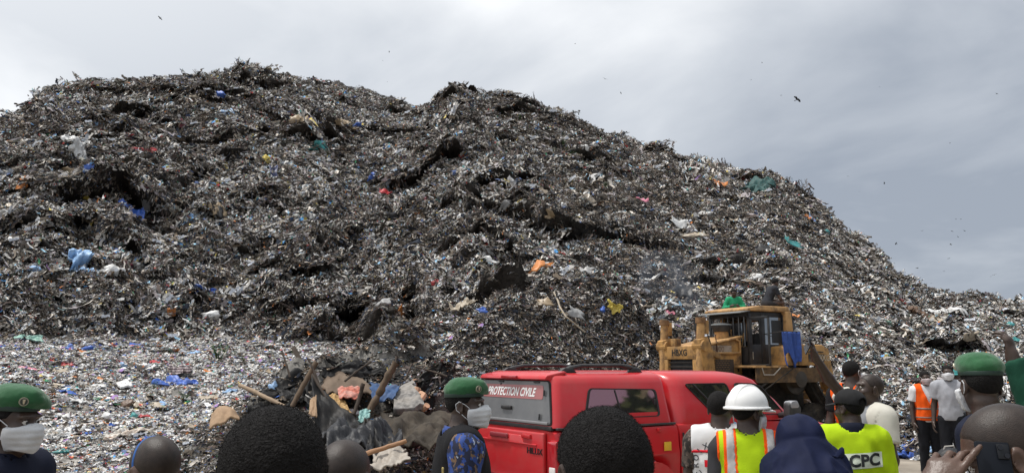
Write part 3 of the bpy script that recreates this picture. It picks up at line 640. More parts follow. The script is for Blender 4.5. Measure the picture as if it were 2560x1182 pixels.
# wheels
for (x, s) in ((1.18, -1), (1.18, 1), (4.27, -1), (4.27, 1)):
    wh = MB(); ty = [(.0, -.12), (.25, -.12), (.34, -.13), (.375, -.10), (.385, 0), (.375, .10), (.34, .13), (.25, .12), (0, .12)]
    wh.lathe(ty, (0, 0, 0), 32, 'y'); o = wh.build('wheel', M_RUB, truck, smooth=True, loc=(x, s * .77, .385))
    ri_ = MB(); ri_.lathe([(0, .128 * s), (.10, .135 * s), (.22, .125 * s), (.235, .10 * s), (0, .10 * s)], (0, 0, 0), 24, 'y'); ri_.build('rim', M_CHR, o, smooth=True)
    fl = MB(); pts = [(x + .49 * math.cos(q), s * .925, .40 + .49 * math.sin(q)) for q in np.linspace(R(-8), R(188), 20)]
    fl.tube(pts, .022, 6); fl.build('arch_trim', M_RED, truck, smooth=True)
for x in (1.18, 4.27):
    wo = MB(); pts = [[(x + .462 * math.cos(q), yy, .40 + .462 * math.sin(q)) for q in np.linspace(R(-10), R(190), 24)] for yy in (-.90, -.5, .5, .90)]
    wo.grid(pts); wo.b2(x - .44, x + .44, -.60, -.56, .35, .86); wo.b2(x - .44, x + .44, .56, .60, .35, .86); wo.build('wheel_well', M_BLK, truck)
ub = MB(); ub.b2(.25, 5.0, -.62, .62, .36, .75); ub.build('underbody', M_BLK, truck)
hd = MB()
for s in (-1, 1):
    hdl = MB(); hdl.box((5.12, s * .68, .93), (.25, .28, .14)); hdl.build('headlight', mat('headlight_glass', (.6, .6, .62), .1, coat=.8), truck, bevel=.03)
fb_ = MB(); fb_.box((5.28, 0, .58), (.16, 1.66, .26)); fb_.build('front_bumper', M_RED, truck, bevel=.05)

# the bed of this body is short: pull everything ahead of the tail forward of it back by a quarter metre
def _squeeze(x): return x if x < .5 else (.5 + (x - .5) * .825 if x < 1.93 else x - .25)
for o in [o for o in bpy.data.objects if o.type == 'MESH' and (o.parent == truck or (o.parent and o.parent.parent == truck))]:
    if o.name.split('.')[0] in ('wheel', 'wing_mirror', 'arch_trim', 'wheel_well'):
        if o.name.split('.')[0] in ('wheel', 'wing_mirror'): o.location.x = _squeeze(o.location.x)
        else:
            xm = sum(v.co.x for v in o.data.vertices) / len(o.data.vertices); dx = _squeeze(xm) - xm
            for v in o.data.vertices: v.co.x += dx
    elif o.parent == truck or o.parent.name.split('.')[0] not in ('wheel', 'wing_mirror'):
        for v in o.data.vertices: v.co.x = _squeeze(v.co.x)
# ================================================================ yellow bulldozer
M_YEL = mat('worn_yellow', (0.45, 0.245, 0.078), 0.7, var=0.2, vscale=3, dirt=(0.075, 0.050, 0.034), dscale=3.2, damt=0.95, bump=0.1, bscale=30)
M_YEL2 = mat('sunbleached_yellow', (0.50, 0.285, 0.11), 0.7, var=0.15, vscale=4, dirt=(0.12, 0.07, 0.04), dscale=5, damt=0.9)
M_CABB = mat('cab_black', (0.020, 0.020, 0.022), 0.5, var=0.3, dirt=(0.08, 0.07, 0.06), damt=0.4)
M_TRK = mat('muddy_steel', (0.030, 0.026, 0.022), 0.75, var=0.4, vscale=8, dirt=(0.085, 0.065, 0.045), dscale=5, damt=0.8, bump=0.4, bscale=20)
M_GRL = mat('dark_grille', (0.055, 0.040, 0.030), 0.7, var=0.3)
M_RUST = mat('rusty_pipe', (0.09, 0.045, 0.035), 0.8, var=0.4, vscale=9)
M_CGL = glass_mat('cab_glass', (0.045, 0.05, 0.055), 0.30, (0.8, 0.85, 0.9))
DZ_TH = math.pi + R(28)                                   # front points left and towards the road
_p = at(1872, 900, 23.6)
Rz = Matrix.Rotation(DZ_TH, 3, 'Z')
doz = thing('bulldozer', 'worn yellow crawler bulldozer with black cab and blue rag', 'bulldozer', rz=DZ_TH)
doz.location = Vector((_p.x, _p.y, 0.0)) - Rz @ Vector((-.25, 0, 0)); doz.location.z = 0.0
def dbox(name, x0, x1, y0, y1, z0, z1, m=M_YEL, par=None, bev=.02):
    b = MB(); b.b2(x0, x1, y0, y1, z0, z1); return b.build(name, m, par or doz, bevel=bev)
# tracks: a triangle with a raised drive sprocket
def track_path():
    cs = [(1.62, .47, .46), (-.90, 1.50, .47), (-1.78, .47, .46)]      # x, z, r (front idler, sprocket, rear idler), anticlockwise seen from +y
    pts = []
    n = len(cs)
    tang = []
    for i in range(n):
        a, b = cs[i], cs[(i + 1) % n]
        d = Vector((b[0] - a[0], b[1] - a[1])); L = d.length; d.normalize(); nn = Vector((-d.y, d.x)) * -1
        k = (a[2] - b[2]) / L; base = math.atan2(nn.y, nn.x)
        tang.append((base, i))
    for i in range(n):
        a0 = tang[i - 1][0]; a1 = tang[i][0]
        while a1 < a0: a1 += 2 * math.pi
        for q in np.linspace(a0, a1, 8): pts.append((cs[i][0] + cs[i][2] * math.cos(q), cs[i][1] + cs[i][2] * math.sin(q)))
    return pts, cs
pp, cs = track_path()
pl = [Vector((*p, 0)) for p in pp] + [Vector((*pp[0], 0))]
seglen = [(pl[i + 1] - pl[i]).length for i in range(len(pl) - 1)]; tot = sum(seglen)
def along(s):
    s %= tot
    for i, L in enumerate(seglen):
        if s <= L: return pl[i].lerp(pl[i + 1], s / L), (pl[i + 1] - pl[i]).normalized()
        s -= L
    return pl[-1], (pl[-1] - pl[-2]).normalized()
for s in (-1, 1):
    yc = s * 1.06
    tr = MB()
    for k in range(46):
        p, t_ = along(tot * k / 46); nn = Vector((t_.y, -t_.x, 0)); L = tot / 46 * .95
        rot = Matrix(((t_.x, 0, nn.x), (0, 1, 0), (t_.y, 0, nn.y)))
        tr.box((p.x, yc, p.y), (L, .56, .05), rot); tr.box((p.x + nn.x * .05, yc, p.y + nn.y * .05), (.025, .56, .07), rot)
        tr.box((p.x - nn.x * .07, yc, p.y - nn.y * .07), (L * 1.05, .20, .09), rot)
    o = tr.build('track', M_TRK, doz); tag(o, kind='stuff')
    for i, (x, z, r) in enumerate(cs):
        wl = MB(); wl.lathe([(0, -.13), (r * .45, -.15), (r * .5, -.09), (r * .82, -.09), (r * .86, -.12), (r * .86, .12), (r * .82, .09), (r * .5, .09), (r * .45, .15 if i != 1 else .30), (0, .15 if i != 1 else .32)], (x, yc, z), 28, 'y')
        wl.build('sprocket' if i == 1 else 'idler', M_TRK if i != 1 else mat('oily_hub', (.06, .045, .03), .5, var=.4, dirt=(.02, .018, .015), damt=.8), doz, smooth=True)
    rf_ = MB(); rf_.b2(-1.55, 1.4, yc - .14, yc + .14, .30, .62)
    for k in range(7): rf_.lathe([(0, -.15), (.15, -.15), (.15, .15), (0, .15)], (-1.3 + k * .43, yc, .24), 14, 'y')
    rf_.build('track_frame', M_TRK, doz)
    gd = MB(); gd.tube([(1.2, s * 1.33, .98), (-.55, s * 1.36, 1.78)], .02, 6); gd.build('guide_rod', M_TRK, doz)
dbox('main_frame', -1.9, 2.2, -.62, .62, .55, 1.62, M_TRK)
# engine hood: tapered, top falls to the front
hp = [(.62, 1.45), (2.30, 1.45), (2.30, 2.36), (.62, 2.62)]
h = MB(); h.prism(hp, 'y', -.56, .56); hood = h.build('hood', M_YEL, doz, bevel=.03)
ht = MB(); ht.prism([(.60, 2.60), (2.34, 2.335), (2.34, 2.375), (.60, 2.655)], 'y', -.60, .60); ht.build('hood_top', M_YEL2, hood, bevel=.012)
ar = MB()                                                   # raised hand rail / pressed frame along the side of the hood
for s in (-1, 1):
    ar.tube([(2.05, s * .60, 2.18), (1.0, s * .60, 2.185), (.74, s * .60, 2.2), (.74, s * .60, 2.50), (.95, s * .60, 2.57), (2.2, s * .60, 2.36)], .032, 6)
ar.build('hood_rail', M_YEL2, hood, smooth=True)
for s in (-1, 1):
    gb = MB(); gb.b2(.98, 1.72, s * .563 - .006, s * .563 + .006, 1.50, 2.02); gr = gb.build('side_grille', M_GRL, hood)
    lou = MB()
    for i in range(9):
        for k in range(8): lou.box((1.02 + k * .094 + (.04 if i % 2 else 0), s * .571, 1.535 + i * .056), (.06, .012, .022))
    lou.build('louvre', mat('louvre_brown', (.16, .095, .045), .7), gr); tag(gr.children[0], kind='stuff')
    pl_ = MB(); pl_.b2(1.05, 1.98, s * .566 - .004, s * .566 + .004, 2.20, 2.38); pp_ = pl_.build('name_plate', mat('faded_plate', (.36, .29, .23), .6, var=.3, vscale=7), hood)
    sg = -1 if s > 0 else 1
    lettering('lettering', '8000', .20, mat('plate_print', (.20, .13, .08), .7), pp_, (1.36, s * .574, 2.285), (sg, 0, 0), (0, 0, 1), bold=.004)
    sm = MB(); sm.b2(2.3, .9 + 1.41, s * .575, s * .579, 1.75, 1.9)
    dc = MB(); dc.box((2.0, s * .567, 1.80), (.26, .008, .16)); d2 = dc.build('decal', mat('worn_decal', (.44, .25, .08), .7, var=.4, vscale=30), hood)
    lt_ = MB(); lt_.box((.80, s * .567, 1.74), (.06, .012, .09)); lt_.build('latch', M_CABB, hood)
# radiator guard
rg = MB(); rg.b2(2.30, 2.56, -.66, .66, 2.02, 2.36); rg.b2(2.30, 2.56, -.66, -.50, 1.0, 2.02); rg.b2(2.30, 2.56, .50, .66, 1.0, 2.02); rg.b2(2.30, 2.56, -.66, .66, .80, 1.0)
rgo = rg.build('radiator_guard', M_YEL, doz, bevel=.02)
gb = MB(); gb.b2(2.40, 2.44, -.50, .50, 1.0, 2.02); gb.build('core', M_CABB, rgo)
for k in range(9):
    sl2 = MB(); sl2.b2(2.45, 2.50, -.50, .50, 1.06 + k * .108, 1.085 + k * .108); sl2.build('slat', mat('slat_dark', (.06, .05, .045), .6), rgo)
lettering('lettering', 'HBXG', .23, mat('black_stencil', (.022, .018, .014), .7), rgo, (2.568, 0, 2.19), (0, 1, 0), (0, 0, 1), bold=.006)
lampb = MB(); lampb.box((2.40, -.30, 2.47), (.24, .20, .20)); lampb.build('lamp_box', M_YEL, rgo, bevel=.015)
# blade lift cylinders in front, one each side
for s in (-1, 1):
    y = s * .74
    bk = MB(); bk.prism([(2.02, 1.55), (2.50, 1.75), (2.62, 2.52), (2.30, 2.60), (2.12, 2.3)], 'y', y - .13, y + .13); cy = bk.build('lift_cylinder', M_YEL, doz, bevel=.025)
    tb = MB(); tb.tube([(2.52, y, 1.55), (2.42, y, 3.02)], .105, 14); tb.build('barrel', M_YEL2, cy, smooth=True)
    cp = MB(); cp.tube([(2.425, y, 2.94), (2.415, y, 3.08)], .135, 14); cp.build('end_cap', mat('rusty_cap', (.20, .105, .045), .8, var=.4, vscale=12), cy, smooth=True)
    sg_ = MB(); sg_.box((2.27, y + .03, 2.84), (.17, .10, .36)); sg_.build('valve_block', M_YEL, cy, bevel=.012)
    hs = MB(); hs.tube([(2.27, y + .1, 2.66), (2.16, y + .1, 2.4), (2.2, y + .1, 2.1)], .018, 6); hs.build('hose', M_CABB, cy)
    rd = MB(); rd.tube([(2.53, y, 1.6), (2.72, y, .9)], .05, 10); rd.build('rod', M_CHR, cy)
    tru = MB(); tru.lathe([(0, -.2), (.14, -.2), (.14, .2), (0, .2)], (2.47, y, 2.36), 14, 'y'); tru.build('trunnion', M_YEL, cy)
    hn = MB(); hn.tube([(2.12, y * .8, 2.28), (2.02, y * .8, 2.62), (1.70, y * .8, 2.66), (1.64, y * .8, 2.1)], .016, 6); hn.build('grab_rail', M_RUST, cy)
    cvr = MB(); cvr.prism([(1.70, 2.02), (2.2, 2.14), (2.3, 2.34), (2.1, 2.32), (1.68, 2.14)], 'y', y - .11, y + .02); cvr.build('link_arm', M_YEL, cy, bevel=.02)
ex = MB(); ex.tube([(1.80, .02, 2.36), (1.80, .02, 2.80)], .085, 12); exo = ex.build('exhaust_stack', M_RUST, doz, smooth=True)
e2 = MB(); e2.tube([(1.80, .02, 2.78), (1.80, .02, 3.08)], [.10, .115], 12, cap=False); e2.build('stack_tip', M_CABB, exo, smooth=True)
e3 = MB(); e3.lathe([(0, 0), (.16, 0), (.16, .1), (0, .1)], (1.80, .02, 2.36), 12); e3.build('stack_base', M_RUST, exo)
pc = MB(); pc.lathe([(0, 0), (.19, 0), (.19, .2), (0, .2)], (.95, .12, 2.58), 16); pco = pc.build('air_cleaner', M_YEL2, doz, smooth=True)
pc = MB(); pc.lathe([(0, 0), (.21, 0), (.26, .12), (.26, .18), (.18, .24), (0, .24)], (.95, .12, 2.76), 20); pc.build('cleaner_bowl', M_CABB, pco, smooth=True)
pc = MB(); pc.lathe([(0, 0), (.275, 0), (.275, .03), (0, .05)], (.95, .12, 2.94), 20); pc.build('cleaner_lid', mat('pale_lid', (.32, .36, .38), .4), pco, smooth=True)
# cab: posts, roof, glass
cab = MB(); cb_ = cab
X0, X1, YH = -1.02, .52, .74
for (x, y, wx, wy) in ((X1 - .05, -YH, .10, .10), (X1 - .05, YH, .10, .10), (-.08, YH, .16, .07), (-.08, -YH, .16, .07), (X0 + .05, -YH, .10, .10), (X0 + .05, YH, .10, .10)):
    cab.b2(x - wx / 2, x + wx / 2, y - wy / 2, y + wy / 2, 1.9, 3.24)
cab.b2(X0, X1, -YH - .02, YH + .02, 3.16, 3.30); cab.b2(X1 - .1, X1, -YH, YH, 1.6, 2.35); cab.b2(X0, X0 + .08, -YH, YH, 1.6, 2.55)
cab.b2(X0, -.1, YH - .05, YH, 1.7, 2.42); cab.b2(X0, X1, -YH, -YH + .05, 1.7, 2.40)
cabo = cab.build('cab_frame', M_CABB, doz, bevel=.012)
dr = MB(); dr.b2(-.05, X1 - .06, YH - .02, YH + .02, 1.75, 2.42); dr.b2(-.05, .06, YH - .02, YH + .02, 2.42, 3.16); dr.b2(X1 - .15, X1 - .06, YH - .02, YH + .02, 2.42, 3.16); dr.b2(.06, X1 - .15, YH - .02, YH + .02, 3.05, 3.16)
dro = dr.build('cab_door', M_CABB, cabo, bevel=.01)
dp = MB(); dp.box((.38, YH + .024, 2.12), (.12, .006, .20)); dp.build('door_label', mat('pale_label', (.38, .34, .28), .7), dro)
for s in (-1, 1):
    g = MB(); g.b2(X0 + .12, -.18, s * YH - .008, s * YH + .008, 2.42, 3.16); g.build('side_pane', M_CGL, cabo)
bp_ = MB(); bp_.b2(X0 + .16, -.48, YH + .012, YH + .018, 2.46, 3.08); bp_.build('inner_panel', mat('panel_dark', (.025, .028, .03), .5), cabo)
# open door folded forward with wire guard
od = MB()
od.b2(X1 + .02, X1 + .06, YH + .05, YH + .80, 3.08, 3.14); od.b2(X1 + .02, X1 + .06, YH + .05, YH + .80, 1.85, 1.9); od.b2(X1 + .02, X1 + .06, YH + .74, YH + .80, 1.85, 3.14)
ods = od.build('mirror_frame', M_CABB, cabo, bevel=.006)
for x in np.linspace(-.62, .62, 7):
    br = MB(); br.tube([(X1 + .02, x, 2.36), (X1 + .02, x, 3.16)], .014, 6); br.build('guard_bar', mat('bar_grey', (.16, .17, .18), .5), cabo)
stt = MB(); stt.b2(-.75, -.25, -.28, .28, 2.0, 2.2); stt.b2(-.80, -.65, -.28, .28, 2.2, 2.75); stt.build('operator_seat', M_CABB, cabo, bevel=.04)
lv = MB(); lv.tube([(.25, .2, 2.2), (.15, .25, 2.75)], .02, 6); lv.tube([(.3, -.1, 2.2), (.3, -.1, 2.85)], .022, 6); lv.build('lever', M_YEL, cabo)
fp_ = MB(); fp_.b2(-.02, .12, -YH + .05, -YH + .12, 2.3, 3.16); fp_.build('far_post', M_YEL2, cabo)
rfp = MB(); rfp.prism([(-1.22, 3.10), (-1.22, 3.30), (-1.14, 3.46), (.1, 3.46), (.62, 3.38), (.62, 3.31), (-.92, 3.31), (-.98, 3.10)], 'y', -.86, .86); rfo = rfp.build('cab_roof', M_YEL2, doz, bevel=.03)
vis = MB(); vis.prism([(.5, 3.30), (.92, 3.24), (.92, 3.275), (.5, 3.325)], 'y', -.84, .84); vis.build('visor', mat('visor_grey', (.25, .26, .26), .4), rfo, bevel=.008)
for s in (-1, 1):
    ro_ = MB(); ro_.prism([(-1.30, 2.20), (-.92, 2.20), (-.95, 3.32), (-1.20, 3.32)], 'y', s * .70, s * .90); ro_o = ro_.build('roll_bar_post', M_YEL2, doz, bevel=.03)
    gh = MB(); gh.tube([(-1.0, s * .93, 2.36), (-1.02, s * .98, 2.66), (-1.12, s * .98, 2.68), (-1.26, s * .93, 2.42)], .014, 6); gh.build('grab_handle', M_CABB, ro_o)
    # fuel tank / fender with chamfered rear
    tk = MB(); tk.prism([(-.32, 1.86), (-2.10, 1.86), (-2.13, 2.10), (-1.92, 2.42), (-.95, 2.42), (-.42, 2.36)], 'y', s * .58, s * 1.36); to = tk.build('fender_tank', M_YEL, doz, bevel=.03)
    sg = -1 if s > 0 else 1
    pnl = MB(); pnl.b2(-1.95, -1.25, s * 1.362 - .006, s * 1.362 + .006, 1.95, 2.16); po = pnl.build('badge_panel', mat('badge_black', (.04, .035, .03), .6, var=.4, dirt=(.30, .17, .06), dscale=5, damt=.9), to)
    lettering('lettering', 'HBXG', .22, mat('badge_pale', (.42, .34, .24), .7, var=.3), po, (-1.60, s * 1.371, 2.055), (sg, 0, 0), (0, 0, 1), bold=.006)
    sq = MB(); sq.b2(-.62, -.52, s * 1.361 - .005, s * 1.361 + .005, 2.16, 2.24); sq.build('filler_cap', M_CABB, to)
    for (xa, za, xb, zb) in ((-1.35, 2.43, -1.35, 2.1), (-.75, 2.40, -.80, 1.88)):
        sm = MB(); sm.tube([(xa, s * 1.364, za), (xb, s * 1.364, zb)], .008, 4); sm.build('panel_seam', M_GRL, to)
    hdl = MB(); hdl.tube([(-1.9, s * 1.38, 2.22), (-1.3, s * 1.38, 2.24), (-1.25, s * 1.38, 2.20)], .014, 6); hdl.build('tank_rail', M_CABB, to)
    stp = MB(); stp.b2(-.34, 1.0, s * .60, s * 1.38, 1.80, 1.86); so_ = stp.build('step_board', M_YEL2, doz, bevel=.01)
    sk_ = MB(); sk_.b2(-2.0, .95, s * 1.30, s * 1.36, 1.42, 1.80); sk_.build('fender_skirt', mat('rusty_skirt', (.15, .085, .035), .8, var=.5, vscale=5, dirt=(.03, .024, .018), dscale=3, damt=.9), so_)
    hd_ = MB(); hd_.tube([(.75, s * 1.38, 1.80), (.70, s * 1.40, 1.62), (.30, s * 1.40, 1.62), (.0, s * 1.38, 1.80)], .018, 6); hd_.build('step_loop', mat('step_pale', (.36, .32, .27), .5), so_)
# hydraulics and ripper at the back
rb = MB(); rb.b2(-2.25, -1.9, -.60, .60, 1.2, 2.2); rb.prism([(-2.2, 2.28), (-3.0, 2.42), (-3.05, 2.30), (-2.2, 2.05)], 'y', .35, .60); rb.prism([(-2.2, 2.28), (-3.0, 2.42), (-3.05, 2.30), (-2.2, 2.05)], 'y', -.60, -.35)
rip = rb.build('ripper_frame', M_YEL, doz, bevel=.02)
ra = MB(); ra.prism([(-2.85, 2.40), (-3.12, 2.34), (-3.45, 1.0), (-3.25, .85), (-3.0, 1.5)], 'y', .30, .66); ra.build('ripper_arm', M_YEL, rip, bevel=.03)
ra = MB(); ra.prism([(-2.85, 2.40), (-3.12, 2.34), (-3.45, 1.0), (-3.25, .85), (-3.0, 1.5)], 'y', -.66, -.30); ra.build('ripper_arm', M_YEL, rip, bevel=.03)
rbm = MB(); rbm.b2(-3.45, -3.05, -1.1, 1.1, .75, 1.1); rbm.build('ripper_beam', M_YEL, rip, bevel=.03)
for y in (-.8, 0, .8):
    sh_ = MB(); sh_.prism([(-3.35, 1.3), (-3.15, 1.3), (-3.15, .4), (-3.0, .12), (-3.3, .3)], 'y', y - .06, y + .06); sh_.build('ripper_shank', M_TRK, rip, bevel=.01)
hz = MB()
for y, zz in ((.45, 2.1), (.25, 2.15), (.05, 2.05)): hz.tube([(-2.15, y, zz), (-2.5, y + .06, zz + .12), (-2.7, y, zz - .25), (-2.6, y, zz - .6)], .028, 7)
hz.build('hydraulic_hose', M_CABB, rip, smooth=True)
for s in (-1, 1):
    cyl = MB(); cyl.tube([(-2.2, s * .45, 1.75), (-3.1, s * .45, 1.45)], .08, 10); cyl.build('ripper_cylinder', M_YEL, rip, smooth=True)
# blade with push arms
bl = MB(); prof = [(3.15 - .28 * math.sin(t_), .12 + 1.35 * k) for k, t_ in zip(np.linspace(0, 1, 9), np.linspace(.2, 2.7, 9))]
bl.prism(prof + [(p[0] - .10, p[1]) for p in prof[::-1]], 'y', -1.98, 1.98); bo = bl.build('blade', M_YEL, doz)
for s in (-1, 1):
    pa = MB(); pa.tube([(.2, s * 1.50, .55), (2.9, s * 1.50, .45)], .13, 8); pa.build('push_arm', M_YEL, doz, smooth=True)
KX = .86                                                   # a stubby machine: shorten it without squashing its wheels
for o in [o for o in bpy.data.objects if o.type == 'MESH' and (o.parent == doz or (o.parent and o.parent.parent == doz))]:
    vs = o.data.vertices
    if o.name.split('.')[0] in ('sprocket', 'idler', 'barrel', 'end_cap', 'exhaust_stack', 'stack_tip', 'air_cleaner', 'cleaner_bowl', 'cleaner_lid'):
        xm = sum(v.co.x for v in vs) / len(vs); dx = xm * (KX - 1)
        for v in vs: v.co.x += dx
    else:
        for v in vs: v.co.x *= KX
# blue rag tied to the cab rail
def rag_mesh(wd, ht, nx, nz, seed):
    g = np.random.default_rng(seed); b = MB(); rows = []
    for j in range(nz + 1):
        v = j / nz; row = []
        for i in range(nx + 1):
            u = i / nx
            edge = 1 - .42 * max(0, v - .45) * (1 + math.sin(u * 9.0 + 1)) * (1.0 if .25 < u < .9 else .4)
            x = (u - .5) * wd * (1 - .22 * v) ; z = -v * ht * edge
            y = .05 * math.sin(u * 11 + v * 2) * (.3 + v) + .03 * math.sin(u * 23 + 3 * v)
            row.append((x, y, z))
        rows.append(row)
    b.grid(rows); return b
rag = rag_mesh(.62, .95, 26, 20, 3).build('rag', mat('blue_rag_cloth', (.045, .10, .36), .85, var=.25, vscale=7, dirt=(.03, .05, .16), dscale=6, damt=.7), None, smooth=True)
rag.modifiers.new('s', 'SOLIDIFY').thickness = .008
rag.location = doz.location + Rz @ Vector((-.44, 1.41, 2.74)); rag.rotation_euler = (0, 0, DZ_TH)
tag(rag, 'torn blue rag hanging from the side of the bulldozer cab', 'rag')
rl = MB(); rl.tube([(-.12, .76, 2.70), (-.14, 1.40, 2.75), (-.76, 1.41, 2.75), (-.98, .90, 2.55)], .012, 6); rl.build('cab_rail', M_CABB, doz)
# ================================================================ people: bodies grown from signed distance fields, skinned with surface nets
def axis(lo, hi, coarse, fine=()):
    """grid lines from lo to hi: coarse spacing, finer inside the given (lo, hi, step) spans"""
    out_ = [lo]
    while out_[-1] < hi:
        x = out_[-1]; h = coarse
        for a, b, s_ in fine:
            if a - s_ * .5 <= x < b: h = min(h, s_)
        nx_ = x + h
        for a, b, s_ in fine:
            if x < a - 1e-6 < nx_: nx_ = a
        out_.append(nx_)
    return np.array(out_, np.float32)
class Fld:
    def __init__(s, xs, ys, zs, cap=0.06): s.ax = (xs, ys, zs); s.f = np.full((len(xs), len(ys), len(zs)), cap, np.float32)
    def sl(s, lo, hi):
        r_ = []
        for a, l, h in zip(s.ax, lo, hi):
            i0 = max(0, np.searchsorted(a, l) - 1); i1 = min(len(a), np.searchsorted(a, h) + 1)
            if i1 <= i0: return None
            r_.append(slice(i0, i1))
        return tuple(r_)
    def ev(s, p, q, off=0.0):
        X_ = s.ax[0][q[0]][:, None, None]; Y_ = s.ax[1][q[1]][None, :, None]; Z_ = s.ax[2][q[2]][None, None, :]
        return p.d(X_, Y_, Z_) - off
    def add(s, p, k=0.03, off=0.0):
        lo, hi = p.bb(); m_ = k + off + .045
        q = s.sl([a - m_ for a in lo], [a + m_ for a in hi])
        if q is None: return s
        d = s.ev(p, q, off); a = s.f[q]
        if k > 0:
            h = np.clip(k - np.abs(a - d), 0, None) / k; s.f[q] = np.minimum(a, d) - h * h * k * .25
        else: s.f[q] = np.minimum(a, d)
        return s
    def sub(s, p, k=0.01, off=0.0):
        lo, hi = p.bb(); m_ = k + off + .03
        q = s.sl([a - m_ for a in lo], [a + m_ for a in hi])
        if q is None: return s
        d = -s.ev(p, q, off); a = s.f[q]
        h = np.clip(k - np.abs(a - d), 0, None) / k; s.f[q] = np.maximum(a, d) + h * h * k * .25
        return s
    def full(s): return s.ax[0][:, None, None], s.ax[1][None, :, None], s.ax[2][None, None, :]
    def cut(s, g): s.f = np.maximum(s.f, g); return s
    def mesh(s):
        f = s.f; ins = f < 0; n = f.shape; nc = (n[0] - 1, n[1] - 1, n[2] - 1)
        tot_ = nc[0] * nc[1] * nc[2]; acc = np.zeros((tot_, 3)); cnt = np.zeros(tot_); edges = []
        for ax_ in range(3):
            a = [slice(None)] * 3; b = [slice(None)] * 3; a[ax_] = slice(0, -1); b[ax_] = slice(1, None)
            i = np.nonzero(ins[tuple(a)] != ins[tuple(b)]); j = list(i); j[ax_] = i[ax_] + 1
            f0 = f[i]; f1 = f[tuple(j)]; t_ = f0 / (f0 - f1 + 1e-12)
            P = np.stack([s.ax[q][i[q]] for q in range(3)], 1).astype(np.float64)
            P[:, ax_] += t_ * (s.ax[ax_][i[ax_] + 1] - s.ax[ax_][i[ax_]])
            u, v = [(1, 2), (2, 0), (0, 1)][ax_]; ids = []; ok = np.ones(len(P), bool)
            for du, dv in ((-1, -1), (0, -1), (0, 0), (-1, 0)):
                c = [x.copy() for x in i]; c[u] = c[u] + du; c[v] = c[v] + dv
                good = (c[u] >= 0) & (c[u] < nc[u]) & (c[v] >= 0) & (c[v] < nc[v]); ok &= good
                fl = (np.clip(c[0], 0, nc[0] - 1) * nc[1] + np.clip(c[1], 0, nc[1] - 1)) * nc[2] + np.clip(c[2], 0, nc[2] - 1); ids.append(fl)
                w_ = good.astype(float); cnt += np.bincount(fl, w_, tot_)
                for q in range(3): acc[:, q] += np.bincount(fl, P[:, q] * w_, tot_)
            Q = np.stack(ids, 1); flip = ~ins[i]; Q[flip] = Q[flip][:, ::-1]; edges.append(Q[ok])
        use = np.nonzero(cnt)[0]; mp_ = np.full(tot_, -1); mp_[use] = np.arange(len(use))
        return acc[use] / cnt[use][:, None], mp_[np.concatenate(edges)]
class El:
    def __init__(s, c, r, rot=None): s.c = np.array(c, float); s.r = np.array(r, float); s.rot = rot
    def bb(s): m_ = s.r if s.rot is None else np.full(3, s.r.max()); return s.c - m_, s.c + m_
    def d(s, X_, Y_, Z_):
        x, y, z = X_ - np.float32(s.c[0]), Y_ - np.float32(s.c[1]), Z_ - np.float32(s.c[2])
        if s.rot is not None:
            m_ = s.rot; x, y, z = m_[0][0] * x + m_[1][0] * y + m_[2][0] * z, m_[0][1] * x + m_[1][1] * y + m_[2][1] * z, m_[0][2] * x + m_[1][2] * y + m_[2][2] * z
        a, b, c = s.r; k0 = np.sqrt((x / a) ** 2 + (y / b) ** 2 + (z / c) ** 2); k1 = np.sqrt((x / a ** 2) ** 2 + (y / b ** 2) ** 2 + (z / c ** 2) ** 2) + 1e-6
        return (k0 * (k0 - 1) / k1).astype(np.float32)
class Co:
    def __init__(s, a, b, ra, rb): s.a = np.array(a, float); s.b = np.array(b, float); s.ra = ra; s.rb = rb
    def bb(s): m_ = max(s.ra, s.rb); return np.minimum(s.a, s.b) - m_, np.maximum(s.a, s.b) + m_
    def d(s, X_, Y_, Z_):
        v = s.b - s.a; L = (v ** 2).sum() + 1e-9; x, y, z = X_ - np.float32(s.a[0]), Y_ - np.float32(s.a[1]), Z_ - np.float32(s.a[2])
        t_ = np.clip((x * v[0] + y * v[1] + z * v[2]) / L, 0, 1)
        return (np.sqrt((x - t_ * v[0]) ** 2 + (y - t_ * v[1]) ** 2 + (z - t_ * v[2]) ** 2) - (s.ra + (s.rb - s.ra) * t_)).astype(np.float32)
def rotm(yaw=0, pitch=0, roll=0):
    """columns of a head / limb frame: yaw about z (left +), pitch about x (nod down -), roll about y"""
    return np.array((Matrix.Rotation(yaw, 3, 'Z') @ Matrix.Rotation(pitch, 3, 'X') @ Matrix.Rotation(roll, 3, 'Y')))
class Fr:
    """places primitives of a local frame (rotation rm, origin o, scale k) into person space"""
    def __init__(s, o, rm, k=1.0): s.o = np.array(o, float); s.rm = np.array(rm, float); s.k = k
    def p(s, v): return s.o + s.rm @ (np.array(v, float) * s.k)
    def El(s, c, r, rot=None): return El(s.p(c), np.array(r) * s.k, s.rm if rot is None else s.rm @ rot)
    def Co(s, a, b, ra, rb): return Co(s.p(a), s.p(b), ra * s.k, rb * s.k)
HEAD_SIMPLE = [('E', (0, -.012, .030), (.0755, .097, .088), .02), ('E', (0, .030, -.035), (.060, .066, .085), .03), ('C', (0, .030, -.062), (0, .068, -.104), .046, .021, .03)]
